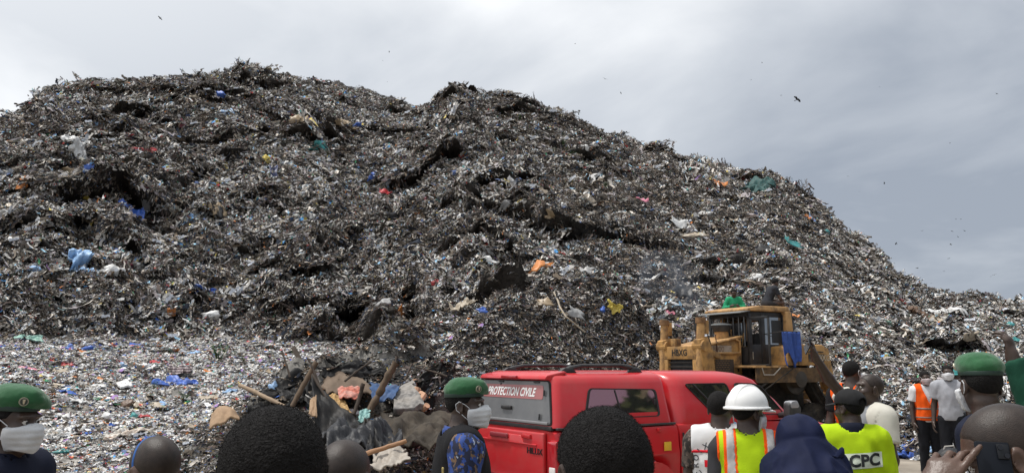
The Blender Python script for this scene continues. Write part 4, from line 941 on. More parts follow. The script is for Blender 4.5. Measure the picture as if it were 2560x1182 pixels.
def add_head(fd, fr, detail=True):
    for h in HEAD_SIMPLE:
        fd.add(fr.El(h[1], h[2]) if h[0] == 'E' else fr.Co(*h[1:5]), h[-1] * fr.k)
    if not detail: return
    for sx in (-1, 1):
        fd.add(fr.El((sx * .042, .060, -.032), (.026, .030, .024)), .025)            # cheek
        fd.add(fr.El((sx * .028, .083, .026), (.028, .016, .010)), .018)             # brow
    for sx in (-1, 1): fd.sub(fr.El((sx * .031, .099, .006), (.019, .013, .012)), .012)
    fd.add(fr.Co((0, .090, .012), (0, .110, -.026), .008, .013), .012)
    for sx in (-1, 1):
        fd.add(fr.El((sx * .013, .102, -.029), (.010, .011, .009)), .008)
        fd.add(fr.El((sx * .0305, .082, .004), (.0125, .0125, .0125)), .003)
    fd.add(fr.El((0, .092, -.060), (.024, .012, .0065)), .006); fd.add(fr.El((0, .090, -.073), (.021, .012, .0075)), .006)
    fd.sub(fr.El((0, .104, -.0665), (.022, .008, .0018)), .003)
    for sx in (-1, 1):
        rt_ = rotm(sx * R(-22), 0, 0)
        fd.add(fr.El((sx * .080, -.008, -.008), (.0085, .020, .033), rt_), .008)
        fd.sub(fr.El((sx * .0885, -.003, -.004), (.006, .0115, .021), rt_), .005)
        fd.add(fr.El((sx * .0795, -.001, -.035), (.006, .009, .010)), .006)
FINGERS = [  # root on the palm, base angle (splay), three bone lengths, radius
    ((.030, .088), -.06, (.040, .025, .020), .0085), ((.010, .094), -.01, (.044, .028, .021), .0088), ((-.011, .091), .04, (.041, .026, .020), .0084), ((-.031, .082), .12, (.032, .020, .017), .0075)]
def add_hand(fd, wrist, dirv, palmn, side, curl=(.35, .45, .35), k=1.0, thumb=(.75, .35), curls=None):
    """hand frame: y along the fingers, z = out of the back of the hand, x towards the thumb (side = +1) or away"""
    y = np.array(dirv, float); y /= np.linalg.norm(y); z = -np.array(palmn, float); z -= y * (z @ y); z /= np.linalg.norm(z); x = np.cross(y, z) * side
    fr = Fr(wrist, np.stack([x, y, z], 1), k)
    fd.add(fr.Co((0, -.03, 0), (0, .02, 0), .027, .026), .02)
    fd.add(fr.El((0.003, .055, 0), (.040, .052, .017)), .02)
    fd.add(fr.El((.022, .035, -.010), (.020, .034, .016)), .015)
    for n_, ((fx, fy), sp, bones, rr) in enumerate(FINGERS):
        p = np.array([fx, fy, 0.0]); a = 0.0; cl = curl if curls is None else curls[n_]
        for b_, L in enumerate(bones):
            a += cl[b_]; q = p + L * np.array([-math.sin(sp) * math.cos(a), math.cos(a) * math.cos(sp), -math.sin(a)])
            fd.add(fr.Co(p, q, rr * (1 - .1 * b_), rr * (.9 - .1 * b_)), .006 if b_ else .012); p = q
    p = np.array([.030, .018, -.008]); a = thumb[0]
    for b_, L in enumerate((.042, .030, .024)):
        q = p + L * np.array([math.sin(a), math.cos(a), -thumb[1] * (.4 + .4 * b_)]); fd.add(fr.Co(p, q, .0125 - .0015 * b_, .011 - .0015 * b_), .010); p = q; a -= .22
    return fr
SKIN = mat('dark_skin', (0.050, 0.029, 0.021), 0.42, var=0.16, vscale=14, bump=0.12, bscale=160, spec=0.5)
SKIN2 = mat('brown_skin', (0.085, 0.046, 0.031), 0.42, var=0.16, vscale=14, bump=0.12, bscale=160, spec=0.5)
HAIR = mat('cropped_hair', (0.012, 0.011, 0.011), 0.75, var=0.35, vscale=90, bump=0.9, bscale=260, spec=0.15)
STUB = mat('shaved_scalp', (0.028, 0.019, 0.015), 0.42, var=0.25, vscale=60, bump=0.2, bscale=420, spec=0.35)
MASKM = mat('surgical_mask', (0.60, 0.61, 0.63), 0.85, var=0.06, vscale=20, bump=0.15, bscale=120)
MASKB = mat('blue_surgical_mask', (0.30, 0.50, 0.68), 0.85, var=0.06, vscale=20)
EYEW = mat('eye_white', (0.55, 0.52, 0.48), 0.25)
_cache = {}
def acc_mesh(key, fn, m, smooth=True):
    """head accessories are built once in head space and shared"""
    if key not in _cache:
        v, q = fn(); o = npmesh(key, v, q, m, None, smooth); _cache[key] = o.data; bpy.data.objects.remove(o)
    return _cache[key]
def hgrid(lo, hi, h): return [np.arange(l, u + h, h, dtype=np.float32) for l, u in zip(lo, hi)]
def hair_region(y): return np.interp(y, [-.12, -.06, -.02, .03, .06, .10], [-.075, -.045, -.005, .005, .052, .066]).astype(np.float32)
def fn_hair(th, noise, h=.0036, sc=170):
    def fn():
        fd = Fld(*hgrid((-.11, -.14, -.13), (.11, .12, .16), h)); fr = Fr((0, 0, 0), np.eye(3)); add_head(fd, fr, False)
        X_, Y_, Z_ = fd.full(); reg = Z_ - hair_region(fd.ax[1])[None, :, None]
        t_ = np.clip(reg / .022, 0, 1) * (th + .004) - .004
        fd.f = fd.f - t_ - noise * vnoise(X_ * sc, Y_ * sc, Z_ * sc) * (t_ > 0) - noise * .25 * vnoise(X_ * 40, Y_ * 40, Z_ * 40) * (t_ > 0) - noise * 3.0 * vnoise(X_ * 17 + 3, Y_ * 17, Z_ * 17) * (t_ > 0)
        return fd.mesh()
    return fn
def fn_mask():
    fd = Fld(*hgrid((-.10, -.02, -.15), (.10, .15, .03), .0028)); fr = Fr((0, 0, 0), np.eye(3)); add_head(fd, fr, False)
    fd.add(El((0, .034, -.035), (.068, .072, .085)), .02).add(Co((0, .03, -.062), (0, .072, -.108), .052, .026), .05).add(Co((0, .085, 0), (0, .116, -.03), .012, .016), .045).add(El((0, .10, -.065), (.034, .018, .035)), .04)
    for sx in (-1, 1): fd.add(El((sx * .042, .060, -.032), (.029, .033, .030)), .03)
    X_, Y_, Z_ = fd.full()
    fd.f = fd.f - .0065 - .0009 * np.sin(Z_ * 240 + 300 * X_ * X_) * np.clip((Y_ - .05) / .03, 0, 1) - .0012 * vnoise(X_ * 30, Y_ * 30, Z_ * 45)
    top = .004 - .30 * np.abs(X_); bot = -.118
    fd.cut(Z_ - top).cut(bot - Z_ + .25 * np.abs(X_) - .3 * np.clip(.06 - Y_, 0, 1)).cut((.030 + .1 * np.abs(Z_ + .055)) - Y_)
    return fd.mesh()
def fn_beret():
    fd = Fld(*hgrid((-.16, -.15, -.01), (.17, .16, .19), .0042))
    fd.add(El((0, -.010, .078), (.088, .108, .060)), .03).add(El((.022, .022, .092), (.080, .096, .036), rotm(0, R(-3), R(16))), .04).add(El((-.008, .015, .112), (.064, .080, .026)), .035).add(El((.056, .050, .070), (.044, .056, .026), rotm(0, R(-12), R(40))), .035)
    X_, Y_, Z_ = fd.full(); fd.f = fd.f + .004 * vnoise(X_ * 16 + 4, Y_ * 16, Z_ * 22) + .0015 * vnoise(X_ * 60, Y_ * 60, Z_ * 60)
    fd.cut((.052 + .03 * np.clip(Y_, -.12, .1)) - Z_)
    return fd.mesh()
def fn_band():
    fd = Fld(*hgrid((-.12, -.14, .02), (.12, .13, .10), .0036)); fd.add(El((0, -.008, .055), (.0845, .107, .09)), 0)
    X_, Y_, Z_ = fd.full(); mid = .054 + .03 * np.clip(Y_, -.12, .1); fd.cut(np.abs(Z_ - mid) - .011); return fd.mesh()
def fn_hardhat():
    fd = Fld(*hgrid((-.17, -.19, -.02), (.17, .22, .20), .0042))
    fd.add(El((0, -.005, .048), (.120, .145, .128)), 0)
    for xx in (-.030, 0, .030): fd.add(El((xx, -.01, .066), (.011, .128, .120)), .008)
    X_, Y_, Z_ = fd.full(); fd.cut(.036 - Z_)
    rr_ = np.sqrt((X_ / .134) ** 2 + ((Y_ + .005) / .160) ** 2); brim = np.maximum(np.abs(Z_ - .036 + .05 * np.clip(Y_ - .09, 0, 1)) - .007, (rr_ - 1) * .14)
    r2 = np.sqrt((X_ / .105) ** 2 + ((Y_ - .10) / .105) ** 2); vis_ = np.maximum(np.abs(Z_ - .030 + .28 * np.clip(Y_ - .12, 0, 1) + 1.2 * X_ * X_) - .005, np.maximum((r2 - 1) * .1, .05 - Y_))
    h = np.clip(.008 - np.abs(fd.f - brim), 0, None); fd.f = np.minimum(np.minimum(fd.f, brim) - h * h / .032, vis_)
    fd.f = np.maximum(fd.f, -El((0, -.005, .02), (.100, .124, .115)).d(X_, Y_, Z_)); return fd.mesh()
def fn_cap():
    fd = Fld(*hgrid((-.13, -.16, .0), (.13, .20, .16), .004)); fd.add(El((0, -.010, .045), (.092, .116, .092)), 0)
    X_, Y_, Z_ = fd.full(); fd.f = fd.f + .0012 * np.cos(np.arctan2(X_, Y_ + .01) * 6) ** 16 * -1 + .003 * vnoise(X_ * 25, Y_ * 25, Z_ * 25); fd.cut(.032 - .12 * np.clip(-Y_ - .04, 0, .1) - Z_)
    r2 = np.sqrt((X_ / .082) ** 2 + ((Y_ - .08) / .11) ** 2); vis_ = np.maximum(np.abs(Z_ - .040 + .22 * np.clip(Y_ - .08, 0, 1) + 2.5 * X_ * X_) - .0042, np.maximum((r2 - 1) * .09, .05 - Y_)); fd.f = np.minimum(fd.f, vis_)
    back = np.maximum(np.sqrt((X_ / .038) ** 2 + ((Z_ - .045) / .030) ** 2) - 1, Y_ + .05) * .03; fd.f = np.maximum(fd.f, np.where(Y_ < -.05, -back, -1)); return fd.mesh()
def scale_joints(H):
    k = H / 1.75
    J = dict(pel=(0, 0, .95), neck=(0, -.02, 1.475), head=(0, .012, 1.632), shR=(.180, -.012, 1.415), shL=(-.180, -.012, 1.415), elR=(.232, -.035, 1.125), elL=(-.232, -.035, 1.125), wrR=(.245, .045, .875), wrL=(-.245, .045, .875),
             hipR=(.088, 0, .93), hipL=(-.088, 0, .93), knR=(.100, .015, .50), knL=(-.100, .015, .50), anR=(.108, -.02, .085), anL=(-.108, -.02, .085))
    return {a: np.array(b) * k for a, b in J.items()}, k
class Person:
    def __init__(s, label, x, y, z=0.0, H=1.75, rz=0, group=None, yaw=0, pitch=0, roll=0, lean=0.0, twist=0.0, joints=None, skin=SKIN, hres=.0055, bres=.016, hands=(), handpose=None, wide=1.0, feet=True, headk=1.0):
        s.root = thing('person', label, 'person', (x, y, z), rz, group); s.skin = skin; s.H = H
        s.J, s.k = scale_joints(H); s.lean = lean; s.wide = wide; s.up = rotm(twist, lean, 0); pel = s.J['pel']
        for a in ('neck', 'head', 'shR', 'shL', 'elR', 'elL', 'wrR', 'wrL'): s.J[a] = pel + s.up @ (s.J[a] - pel)
        for a in ('shR', 'shL', 'elR', 'elL', 'wrR', 'wrL'): s.J[a][0] *= wide
        for a, b in (joints or {}).items(): s.J[a] = np.array(b, float) * s.k
        s.hf = Fr(s.J['head'], rotm(yaw, pitch, roll) , s.k * headk); s.hand_fr = {}
        s.build_body(hres, bres, hands, handpose or {}, feet)
    def T(s):
        f = Fr(s.J['pel'], s.up, s.k)
        w_ = s.wide
        return [(f.El((0, -.010, .0), (.152 * w_, .112, .13)), .05), (f.El((0, .004, .13), (.138 * w_, .105, .17)), .05), (f.El((0, -.006, .325), (.162 * w_, .118, .185)), .05)]
    def A(s, lo=None):
        J, k = s.J, s.k; o = [(Co((J['shL'] + J['shR']) / 2 + (J['shL'] - J['shR']) * .38, (J['shL'] + J['shR']) / 2 - (J['shL'] - J['shR']) * .38, .072 * k, .072 * k), .06)]
        for q in 'LR':
            o += [(Co(J['neck'] - np.array([0, 0, .01]), J['sh' + q] * .72 + J['neck'] * .28 + np.array([0, -.0, -.0]), .052 * k, .056 * k), .05), (Co(J['sh' + q], J['el' + q], .056 * k, .044 * k), .05)]
        return o
    def FA(s): return [(Co(s.J['el' + q], s.J['wr' + q], .044 * s.k, .029 * s.k), .03) for q in 'LR']
    def L(s):
        J, k = s.J, s.k; o = []
        for q in 'LR': o += [(Co(J['hip' + q], J['kn' + q], .086 * k, .060 * k), .04), (Co(J['kn' + q], J['an' + q], .060 * k, .040 * k), .03)]
        return o
    def footc(s, q):
        J, k = s.J, s.k; sh = J['an' + q] - J['kn' + q]; a = J['an' + q]
        return [(Co(a + np.array([0, -.035, -.045]) * k, a + np.array([0, .16, -.055]) * k, .038 * k, .030 * k), .03), (Co(a, a + np.array([0, .05, -.04]) * k, .042 * k, .036 * k), .03)]
    def bounds(s, pts, m=.14):
        P = np.array(pts); return P.min(0) - m, P.max(0) + m
    def grid(s, keys, coarse, fine, m=.15, zlo=None, zhi=None):
        lo, hi = s.bounds([s.J[a] for a in keys], m)
        if zlo is not None: lo[2] = zlo
        if zhi is not None: hi[2] = zhi
        return [axis(lo[i], hi[i], coarse, [(a[i], b[i], st_) for a, b, st_ in fine]) for i in range(3)]
    def build_body(s, hres, bres, hands, hp, feet):
        hc = s.hf.o; k = s.k; fine = [(hc - np.array([.115, .13, .14]) * k, hc + np.array([.115, .14, .13]) * k, hres)]
        for q in hands:
            w_ = s.J['wr' + q]; d_ = np.array(hp.get(q, {}).get('dir', (0, .1, -1)), float); d_ = d_ / np.linalg.norm(d_); c = w_ + d_ * .09
            fine.append((c - .115, c + .115, hp.get(q, {}).get('res', .006)))
        keys = list(s.J); xs, ys, zs = s.grid(keys, bres, fine, .16 + (.1 if hands else 0), zlo=min(s.J['anL'][2], s.J['anR'][2]) - .10)
        fd = Fld(xs, ys, zs)
        for p, kk in s.T() + s.L() + s.A(): fd.add(p, kk * k, -.004)
        for q in 'LR':
            for p, kk in s.footc(q): fd.add(p, kk, -.004)
        fd.add(Co(s.J['neck'] + np.array([0, 0, -.03]), s.hf.p((0, -.022, -.075)), .062 * k, .056 * k), .045)
        add_head(fd, s.hf)
        for p, kk in s.FA(): fd.add(p, kk)
        for q in 'LR':
            h_ = hp.get(q, {}); sd = 1 if q == 'R' else -1
            dv_ = h_.get('dir'); dv_ = (s.J['wr' + q] - s.J['el' + q]) if dv_ is None else dv_
            pn_ = h_.get('palm', (-sd, 0, 0))
            s.hand_fr[q] = add_hand(fd, s.J['wr' + q], dv_, pn_, -sd if not h_.get('flip') else sd, h_.get('curl', (.35, .45, .35)), k, h_.get('thumb', (.75, .35)), h_.get('curls'))
        v, q = fd.mesh(); s.body = npmesh('body', v, q, s.skin, s.root)
        for sx in (-1, 1):
            e = MB(); c = s.hf.p((sx * .0305, .0835, .004)); n_ = s.hf.rm @ np.array((0, 1, 0)); e.lathe([(0, .0), (.006, .0), (.0115, -.006), (.0122, -.012)], (0, 0, 0), 10); pass
    def head_acc(s, name, key, fn, m, parent=None, off=None):
        me = acc_mesh(key, fn, m)
        if me.materials[0] != m: me = me.copy(); me.materials.clear(); me.materials.append(m)
        o = link(bpy.data.objects.new(name, me), parent or s.root)
        M_ = Matrix.Identity(4)
        for i in range(3):
            for j in range(3): M_[i][j] = s.hf.rm[i][j] * s.hf.k
            M_[i][3] = s.hf.o[i]
        if parent is None: o.matrix_local = M_
        return o
    def tube(s, name, pts, r, m, parent=None, n=6):
        b = MB(); b.tube([tuple(s.hf.p(p)) for p in pts], r, n); return b.build(name, m, parent or s.root, smooth=True)
    def hair(s, th=.007, noise=.0022, m=None, fuzz=0):
        o = s.head_acc('hair', 'hair_%g_%g' % (th, noise), fn_hair(th, noise), m or HAIR)
        if fuzz:                                                  # short curls standing off the scalp
            g = np.random.default_rng(fuzz); V = np.array([v.co[:] for v in o.data.vertices]); Nn = np.array([v.normal[:] for v in o.data.vertices])
            i_ = g.integers(0, len(V), fuzz); keep = V[i_][:, 2] > hair_region(V[i_][:, 1]) + .012; i_ = i_[keep]; n = len(i_)
            P = V[i_] + g.normal(0, .0012, (n, 3)); d = Nn[i_] + g.normal(0, .75, (n, 3)); d /= np.linalg.norm(d, axis=1)[:, None]; t_ = np.cross(d, g.normal(0, 1, (n, 3))); t_ /= np.linalg.norm(t_, axis=1)[:, None] + 1e-6
            L = g.uniform(.0012, .0032, (n, 1)); W = .00035
            A = np.stack([P - t_ * W, P + t_ * W, P + d * L * .6 + t_ * L * .35 + t_ * W, P + d * L * .6 + t_ * L * .35 - t_ * W, P + d * L * .55 + t_ * L * .9], 1)
            b = np.arange(n)[:, None] * 5
            c = npmesh('curls', A.reshape(-1, 3), b + np.array([0, 1, 2, 3]), o.data.materials[0], o, False, tris=b + np.array([3, 2, 4])); tag(c, kind='stuff')
        return o
    def eyes(s):
        for sx in (-1, 1):
            b = MB(); c = s.hf.p((sx * .0305, .0822, .004)); b.lathe([(.0001, -.0128), (.007, -.0107), (.0115, -.0055), (.0128, 0), (.0115, .0055), (.007, .0107), (.0001, .0128)], c, 10, 'y'); e = b.build('eye', EYEW, s.root, smooth=True)
            d = MB(); c2 = s.hf.p((sx * .0305, .0950, .004)); n_ = s.hf.rm @ np.array((0, 1., 0)); d.tube([c2 - n_ * .004, c2 + n_ * .0012], .0058, 10); d.build('iris', mat('dark_iris', (.012, .008, .006), .1), e)
    def mask(s, m=None, loops=True):
        o = s.head_acc('face_mask', 'mask', fn_mask, m or MASKM)
        if loops:
            for sx in (-1, 1):
                s.tube('ear_loop', [(sx * .062, .045, -.018), (sx * .078, .018, .006), (sx * .086, -.012, .022), (sx * .089, -.030, .008), (sx * .088, -.026, -.022), (sx * .080, .004, -.046), (sx * .060, .045, -.085)], .0022, MASKM, None)
        return o
    def beret(s, side=1, m=None):
        m = m or mat('green_beret_felt', (0.013, 0.095, 0.030), 0.9, var=.12, vscale=25, bump=.25, bscale=300, sheen=.3)
        o = s.head_acc('beret', 'beret%d' % side, (fn_beret if side > 0 else (lambda: (lambda vq: (vq[0] * np.array([-1, 1, 1]), vq[1][:, ::-1]))(fn_beret()))), m)
        b = s.head_acc('beret_band', 'band', fn_band, mat('dark_green_band', (.010, .030, .022), .6))
        bx, by = (-side * .062, .09); d = np.array([bx, by * .8, 0]); d = d / np.linalg.norm(d)
        c = np.array([-side * .052, .078, .088]); bm_ = MB()
        bm_.tube([s.hf.p(c - d * .004), s.hf.p(c + d * .014)], .0175 * s.k, 16); bd = bm_.build('badge', mat('badge_metal', (.50, .46, .36), .35, metal=.6), s.root, smooth=False)
        b2 = MB(); b2.tube([s.hf.p(c + d * .0135), s.hf.p(c + d * .0155)], .0135 * s.k, 16); b2.build('badge_field', mat('badge_dark', (.05, .06, .05), .5), bd)
        b3 = MB(); b3.tube([s.hf.p(c + d * .0150 + np.array([0, 0, -.009])), s.hf.p(c + d * .0165 + np.array([0, 0, .009]))], [.0035, .0065], 8); b3.build('badge_emblem', mat('badge_metal', (.50, .46, .36), .35, metal=.6), bd)
        return o
    # ---- clothes: offset skins of the same field, with folds, trimmed by planes
    def folds(s, fd, amp, seed=0.0, sc=9):
        X_, Y_, Z_ = fd.full(); n = vnoise(X_ * sc + seed, Y_ * sc, Z_ * sc * .55) + .5 * vnoise(X_ * sc * 2.6, Y_ * sc * 2.6 + seed, Z_ * sc * 1.2)
        dr_ = vnoise((X_ + .35 * Z_) * sc * 1.7 + seed, Y_ * sc, (Z_ - .6 * X_) * sc * .35)
        nk = s.J['neck']; dn_ = np.sqrt((X_ - nk[0]) ** 2 + (Y_ - nk[1]) ** 2 + (Z_ - nk[2]) ** 2); wn = np.clip((dn_ - .10) / .10, 0, 1)
        fd.f = fd.f + wn * (amp * (np.abs(n) * 1.5 - .6) + amp * .9 * (np.abs(dr_) * 1.6 - .6))
    def top(s, name, m, off=.016, sleeve=.55, hem=.86, neckr=.078, fold=.006, res=.011, long=False, sleeveless=False, seed=1.0, vneck=False, cuff=None, collar=None, extra=None, box=0.0):
        J, k = s.J, s.k
        keys = ['neck', 'shR', 'shL', 'elR', 'elL', 'hipR', 'hipL'] + (['wrR', 'wrL'] if long else []) + (['head'] if extra else []); lo, hi = s.bounds([J[a] for a in keys], .17); lo[2] = max(lo[2], min(J['hipL'][2], J['hipR'][2]) - .22)
        if long or s.lean: lo[2] = min(lo[2], J['wrR'][2] - .08, J['wrL'][2] - .08) if long else lo[2]
        fd = Fld(*[np.arange(lo[i], hi[i] + res, res, dtype=np.float32) for i in range(3)])
        for p, kk in s.T(): fd.add(p, kk * k + box, off + box)
        arms = s.A()
        for i_, (p, kk) in enumerate(arms):
            if sleeveless and i_ in (2, 4):
                continue
            fd.add(p, kk * k, off if i_ in (2, 4) else off * .8)
        if long:
            for p, kk in s.FA(): fd.add(p, kk, off * .9)
        s.folds(fd, fold, seed); X_, Y_, Z_ = fd.full()
        up = s.up @ np.array([0, 0, 1.]); pel = J['pel']
        hz = (X_ - pel[0]) * up[0] + (Y_ - pel[1]) * up[1] + (Z_ - pel[2]) * up[2]
        arm_d = None
        hemz = hem * 1.75 / 1.75 * k - pel[2]
        cutp = (hemz - hz)
        near = np.full(fd.f.shape, 1.0, np.float32)
        for q in 'LR':
            a, b = J['sh' + q], J['el' + q]; v = b - a; L = np.linalg.norm(v); v = v / L
            t_ = (X_ - a[0]) * v[0] + (Y_ - a[1]) * v[1] + (Z_ - a[2]) * v[2]
            dist = np.sqrt(np.maximum((X_ - a[0]) ** 2 + (Y_ - a[1]) ** 2 + (Z_ - a[2]) ** 2 - t_ ** 2, 0))
            if long:
                e, w_ = J['el' + q], J['wr' + q]; v2 = w_ - e; L2 = np.linalg.norm(v2); v2 /= L2; t2 = (X_ - e[0]) * v2[0] + (Y_ - e[1]) * v2[1] + (Z_ - e[2]) * v2[2]
                d2 = np.sqrt(np.maximum((X_ - e[0]) ** 2 + (Y_ - e[1]) ** 2 + (Z_ - e[2]) ** 2 - t2 ** 2, 0)); isarm = ((dist < .10) & (t_ > .05) & (t_ < L + .05)) | ((d2 < .09) & (t2 > -.05)); cutp = np.where(isarm & (hemz - hz > 0), -1, cutp); fd.f = np.where((d2 < .10) & (t2 > L2 * .93), np.maximum(fd.f, t2 - L2 * .93), fd.f)
            elif not sleeveless:
                s_ = sleeve * L; m_ = (dist < .105 * k) & (t_ > s_ - .06) & ((np.abs(X_ - pel[0]) > .10 * k) | (t_ > L * .2)); lat = np.sign(a[0] - pel[0]) * (X_ - pel[0])
                fd.f = np.where((dist < .10 * k) & (t_ > .03), np.maximum(fd.f, np.minimum(t_ - s_, .05)), fd.f)
            else:
                # armhole: trim everything outboard of the shoulder line
                sx = 1 if q == 'R' else -1; rx = s.up @ np.array([sx, 0, 0.]); lt_ = (X_ - pel[0]) * rx[0] + (Y_ - pel[1]) * rx[1] + (Z_ - pel[2]) * rx[2]
                fd.cut(lt_ - .198 * k * s.wide)
        fd.cut(cutp)
        nb = s.J['neck'] + s.up @ np.array([0, .0, .012]); nd = np.sqrt((X_ - nb[0]) ** 2 + ((Y_ - nb[1]) * .95) ** 2 + ((Z_ - nb[2]) * .75) ** 2)
        fd.f = np.maximum(fd.f, neckr * k - nd)
        if vneck:
            yy = (X_ - pel[0]) * s.up[0][1] + (Y_ - pel[1]) * s.up[1][1] + (Z_ - pel[2]) * s.up[2][1]
            vv = .085 * np.clip((hz - .24 * k) / (.26 * k), 0, 1) - np.abs(X_); fd.f = np.where(yy > .02, np.maximum(fd.f, vv * .7), fd.f)
        if extra: extra(fd, X_, Y_, Z_, hz)
        s.last = fd
        v, q = fd.mesh(); o = npmesh(name, v, q, m, s.root)
        return o
    def band(s, name, m, parent, region, grow=.004):
        """strip sewn on the last garment: same skin, slightly prouder, kept where region(x,y,z) < 0"""
        fd = Fld(*s.last.ax); X_, Y_, Z_ = fd.full(); fd.f = np.maximum(s.last.f - grow, region(X_, Y_, Z_)); fd.f = np.maximum(fd.f, -(s.last.f + .012))
        v, q = fd.mesh()
        if len(v) == 0: return None
        return npmesh(name, v, q, m, parent)
    def collar(s, m, parent=None, h=.045, r=.078):
        b = MB(); rows = []; nb = s.J['neck'] + s.up @ (np.array([0, .0, .0]) * s.k); 
        for (rr, hh) in ((r, -.035), (r * .98, h * .4), (r * .92, h), (r * 1.05, h * 1.02), (r * 1.20, h * .35), (r * 1.22, -.015)):
            rows.append([tuple(nb + s.up @ np.array([rr * s.k * math.cos(q) * 1.02, rr * s.k * math.sin(q) * .95, hh * s.k - .018 * math.sin(q)])) for q in np.linspace(0, 2 * math.pi, 25)[:-1]])
        b.grid(rows, close_u=True); return b.build('collar', m, parent or s.root, smooth=True, angle=80)
    def trousers(s, m, off=.014, low=.10, res=.015, fold=.006, top=1.0):
        J, k = s.J, s.k; lo, hi = s.bounds([J[a] for a in ('hipR', 'hipL', 'knR', 'knL', 'anR', 'anL', 'pel')], .15); 
        fd = Fld(*[np.arange(lo[i], hi[i] + res, res, dtype=np.float32) for i in range(3)])
        fd.add(s.T()[0][0], .05, off)
        for p, kk in s.L(): fd.add(p, kk, off + .006)
        s.folds(fd, fold, 4.0, 8); X_, Y_, Z_ = fd.full(); up = s.up @ np.array([0, 0, 1.]); pel = J['pel']
        fd.cut((X_ - pel[0]) * up[0] + (Y_ - pel[1]) * up[1] + (Z_ - pel[2]) * up[2] - .07 * k)
        if J['anL'][2] < .3: fd.cut(low * k - .03 - Z_)
        v, q = fd.mesh(); return npmesh('trousers', v, q, m, s.root)
    def shoes(s, m, res=.012):
        for q in 'LR':
            P = [a for p, _ in s.footc(q) for a in (p.a, p.b)]; lo, hi = s.bounds(P, .07); fd = Fld(*[np.arange(lo[i], hi[i] + res, res, dtype=np.float32) for i in range(3)])
            for p, kk in s.footc(q): fd.add(p, kk, .010)
            X_, Y_, Z_ = fd.full(); an = s.J['an' + q]
            fd.cut((an[2] - .083 * s.k) - Z_).cut(Z_ - an[2] - .03)
            v, f = fd.mesh(); npmesh('shoe', v, f, m, s.root)
    def lowerbody(s, tm, sm): s.trousers(tm); s.shoes(sm)
    def print_on(s, name, me, m, garment, origin, ux, uy, side=-1, lift=.005):
        """flat print wrapped on a garment: each vertex dropped on to the cloth along the local y axis"""
        bv = BVHTree.FromPolygons([v.co[:] for v in garment.data.vertices], [p.vertices[:] for p in garment.data.polygons])
        bm = bmesh.new(); bm.from_mesh(me); bmesh.ops.triangulate(bm, faces=bm.faces)
        for _ in range(2): bmesh.ops.subdivide_edges(bm, edges=[e for e in bm.edges if e.calc_length() > .018], cuts=1, use_grid_fill=False)
        o_, ux, uy = Vector(origin), Vector(ux), Vector(uy); dr_ = Vector((0, 1 if side < 0 else -1, 0))
        for v in bm.verts:
            p = o_ + ux * v.co.x + uy * v.co.y; p.y = side * .6
            loc, n, _, d = bv.ray_cast(p, dr_)
            v.co = loc - dr_ * lift if loc is not None else Vector((p.x, o_.y, p.z))
        bm.to_mesh(me); bm.free(); me.materials.clear(); me.materials.append(m); me.name = name
        return link(bpy.data.objects.new(name, me), garment)
def spot(px, d):
    v = ray(px, 950); k = d / math.hypot(v.x, v.y); return v.x * k, v.y * k

# ---------------------------------------------------------------- cloth materials
def cloth(name, c, **k): return mat(name, c, k.pop('rough', .85), var=k.pop('var', .14), vscale=k.pop('vs', 9), bump=k.pop('bump', .25), bscale=k.pop('bs', 220), spec=k.pop('spec', .15), **k)
C_NAVY = cloth('navy_uniform', (.012, .015, .030)); C_BLACK = cloth('black_cloth', (.014, .014, .016)); C_DKTR = cloth('dark_trousers', (.016, .017, .021)); C_WHITE = cloth('white_cotton', (.66, .66, .67), var=.06)
C_GREY = cloth('grey_cotton', (.24, .25, .27)); C_ORANGE = cloth('orange_hivis', (.90, .115, .012), var=.06); C_YEL = cloth('yellow_hivis', (.43, .62, .012), var=.10); C_SILV = mat('silver_tape', (.42, .41, .40), .45, var=.15, vscale=30)
C_BLUE = cloth('navy_jacket', (.007, .011, .038), rough=.7); C_SHOE = mat('worn_shoe', (.16, .14, .12), .8, var=.25); C_SHBK = mat('black_shoe', (.015, .015, .015), .5)
C_TAPE = cloth('orange_trim', (.95, .11, .01), var=.05); C_REDT = cloth('red_trim', (.62, .015, .03), var=.05); C_GRNJ = cloth('dark_green_jacket', (.014, .065, .040)); C_KHAKI = cloth('olive_cloth', (.06, .07, .04)); C_CREAM = cloth('cream_cotton', (.55, .53, .47), var=.06)
C_BROWN = cloth('brown_shirt', (.06, .035, .025)); C_GREEN = cloth('green_shirt', (.03, .30, .15))
def camo(name, cols, scale):
    m = bpy.data.materials.new(name); m.use_nodes = True; t = m.node_tree; b = t.nodes['Principled BSDF']; b.inputs['Roughness'].default_value = .85
    tcn = N(t, 'ShaderNodeTexCoord'); prev = None
    for i, (c, th) in enumerate(cols):
        if prev is None:
            rgb = N(t, 'ShaderNodeRGB'); rgb.outputs[0].default_value = (*c, 1); prev = rgb.outputs[0]; continue
        mp_ = N(t, 'ShaderNodeMapping'); mp_.inputs['Location'].default_value = (i * 3.1, i * 1.7, i * 2.3); mp_.inputs['Scale'].default_value = (1, 1, .75)
        no = N(t, 'ShaderNodeTexNoise'); no.inputs['Scale'].default_value = scale * (1 + .15 * i); no.inputs['Detail'].default_value = 2.5
        t.links.new(tcn.outputs['Object'], mp_.inputs[0]); t.links.new(mp_.outputs[0], no.inputs['Vector'])
        ra_ = N(t, 'ShaderNodeMapRange'); ra_.inputs[1].default_value = th; ra_.inputs[2].default_value = th + .015; t.links.new(no.outputs[0], ra_.inputs[0])
        mi = N(t, 'ShaderNodeMixRGB'); mi.inputs[2].default_value = (*c, 1); t.links.new(prev, mi.inputs[1]); t.links.new(ra_.outputs[0], mi.inputs[0]); prev = mi.outputs[0]
    t.links.new(prev, b.inputs['Base Color']); MATS[name] = m; return m
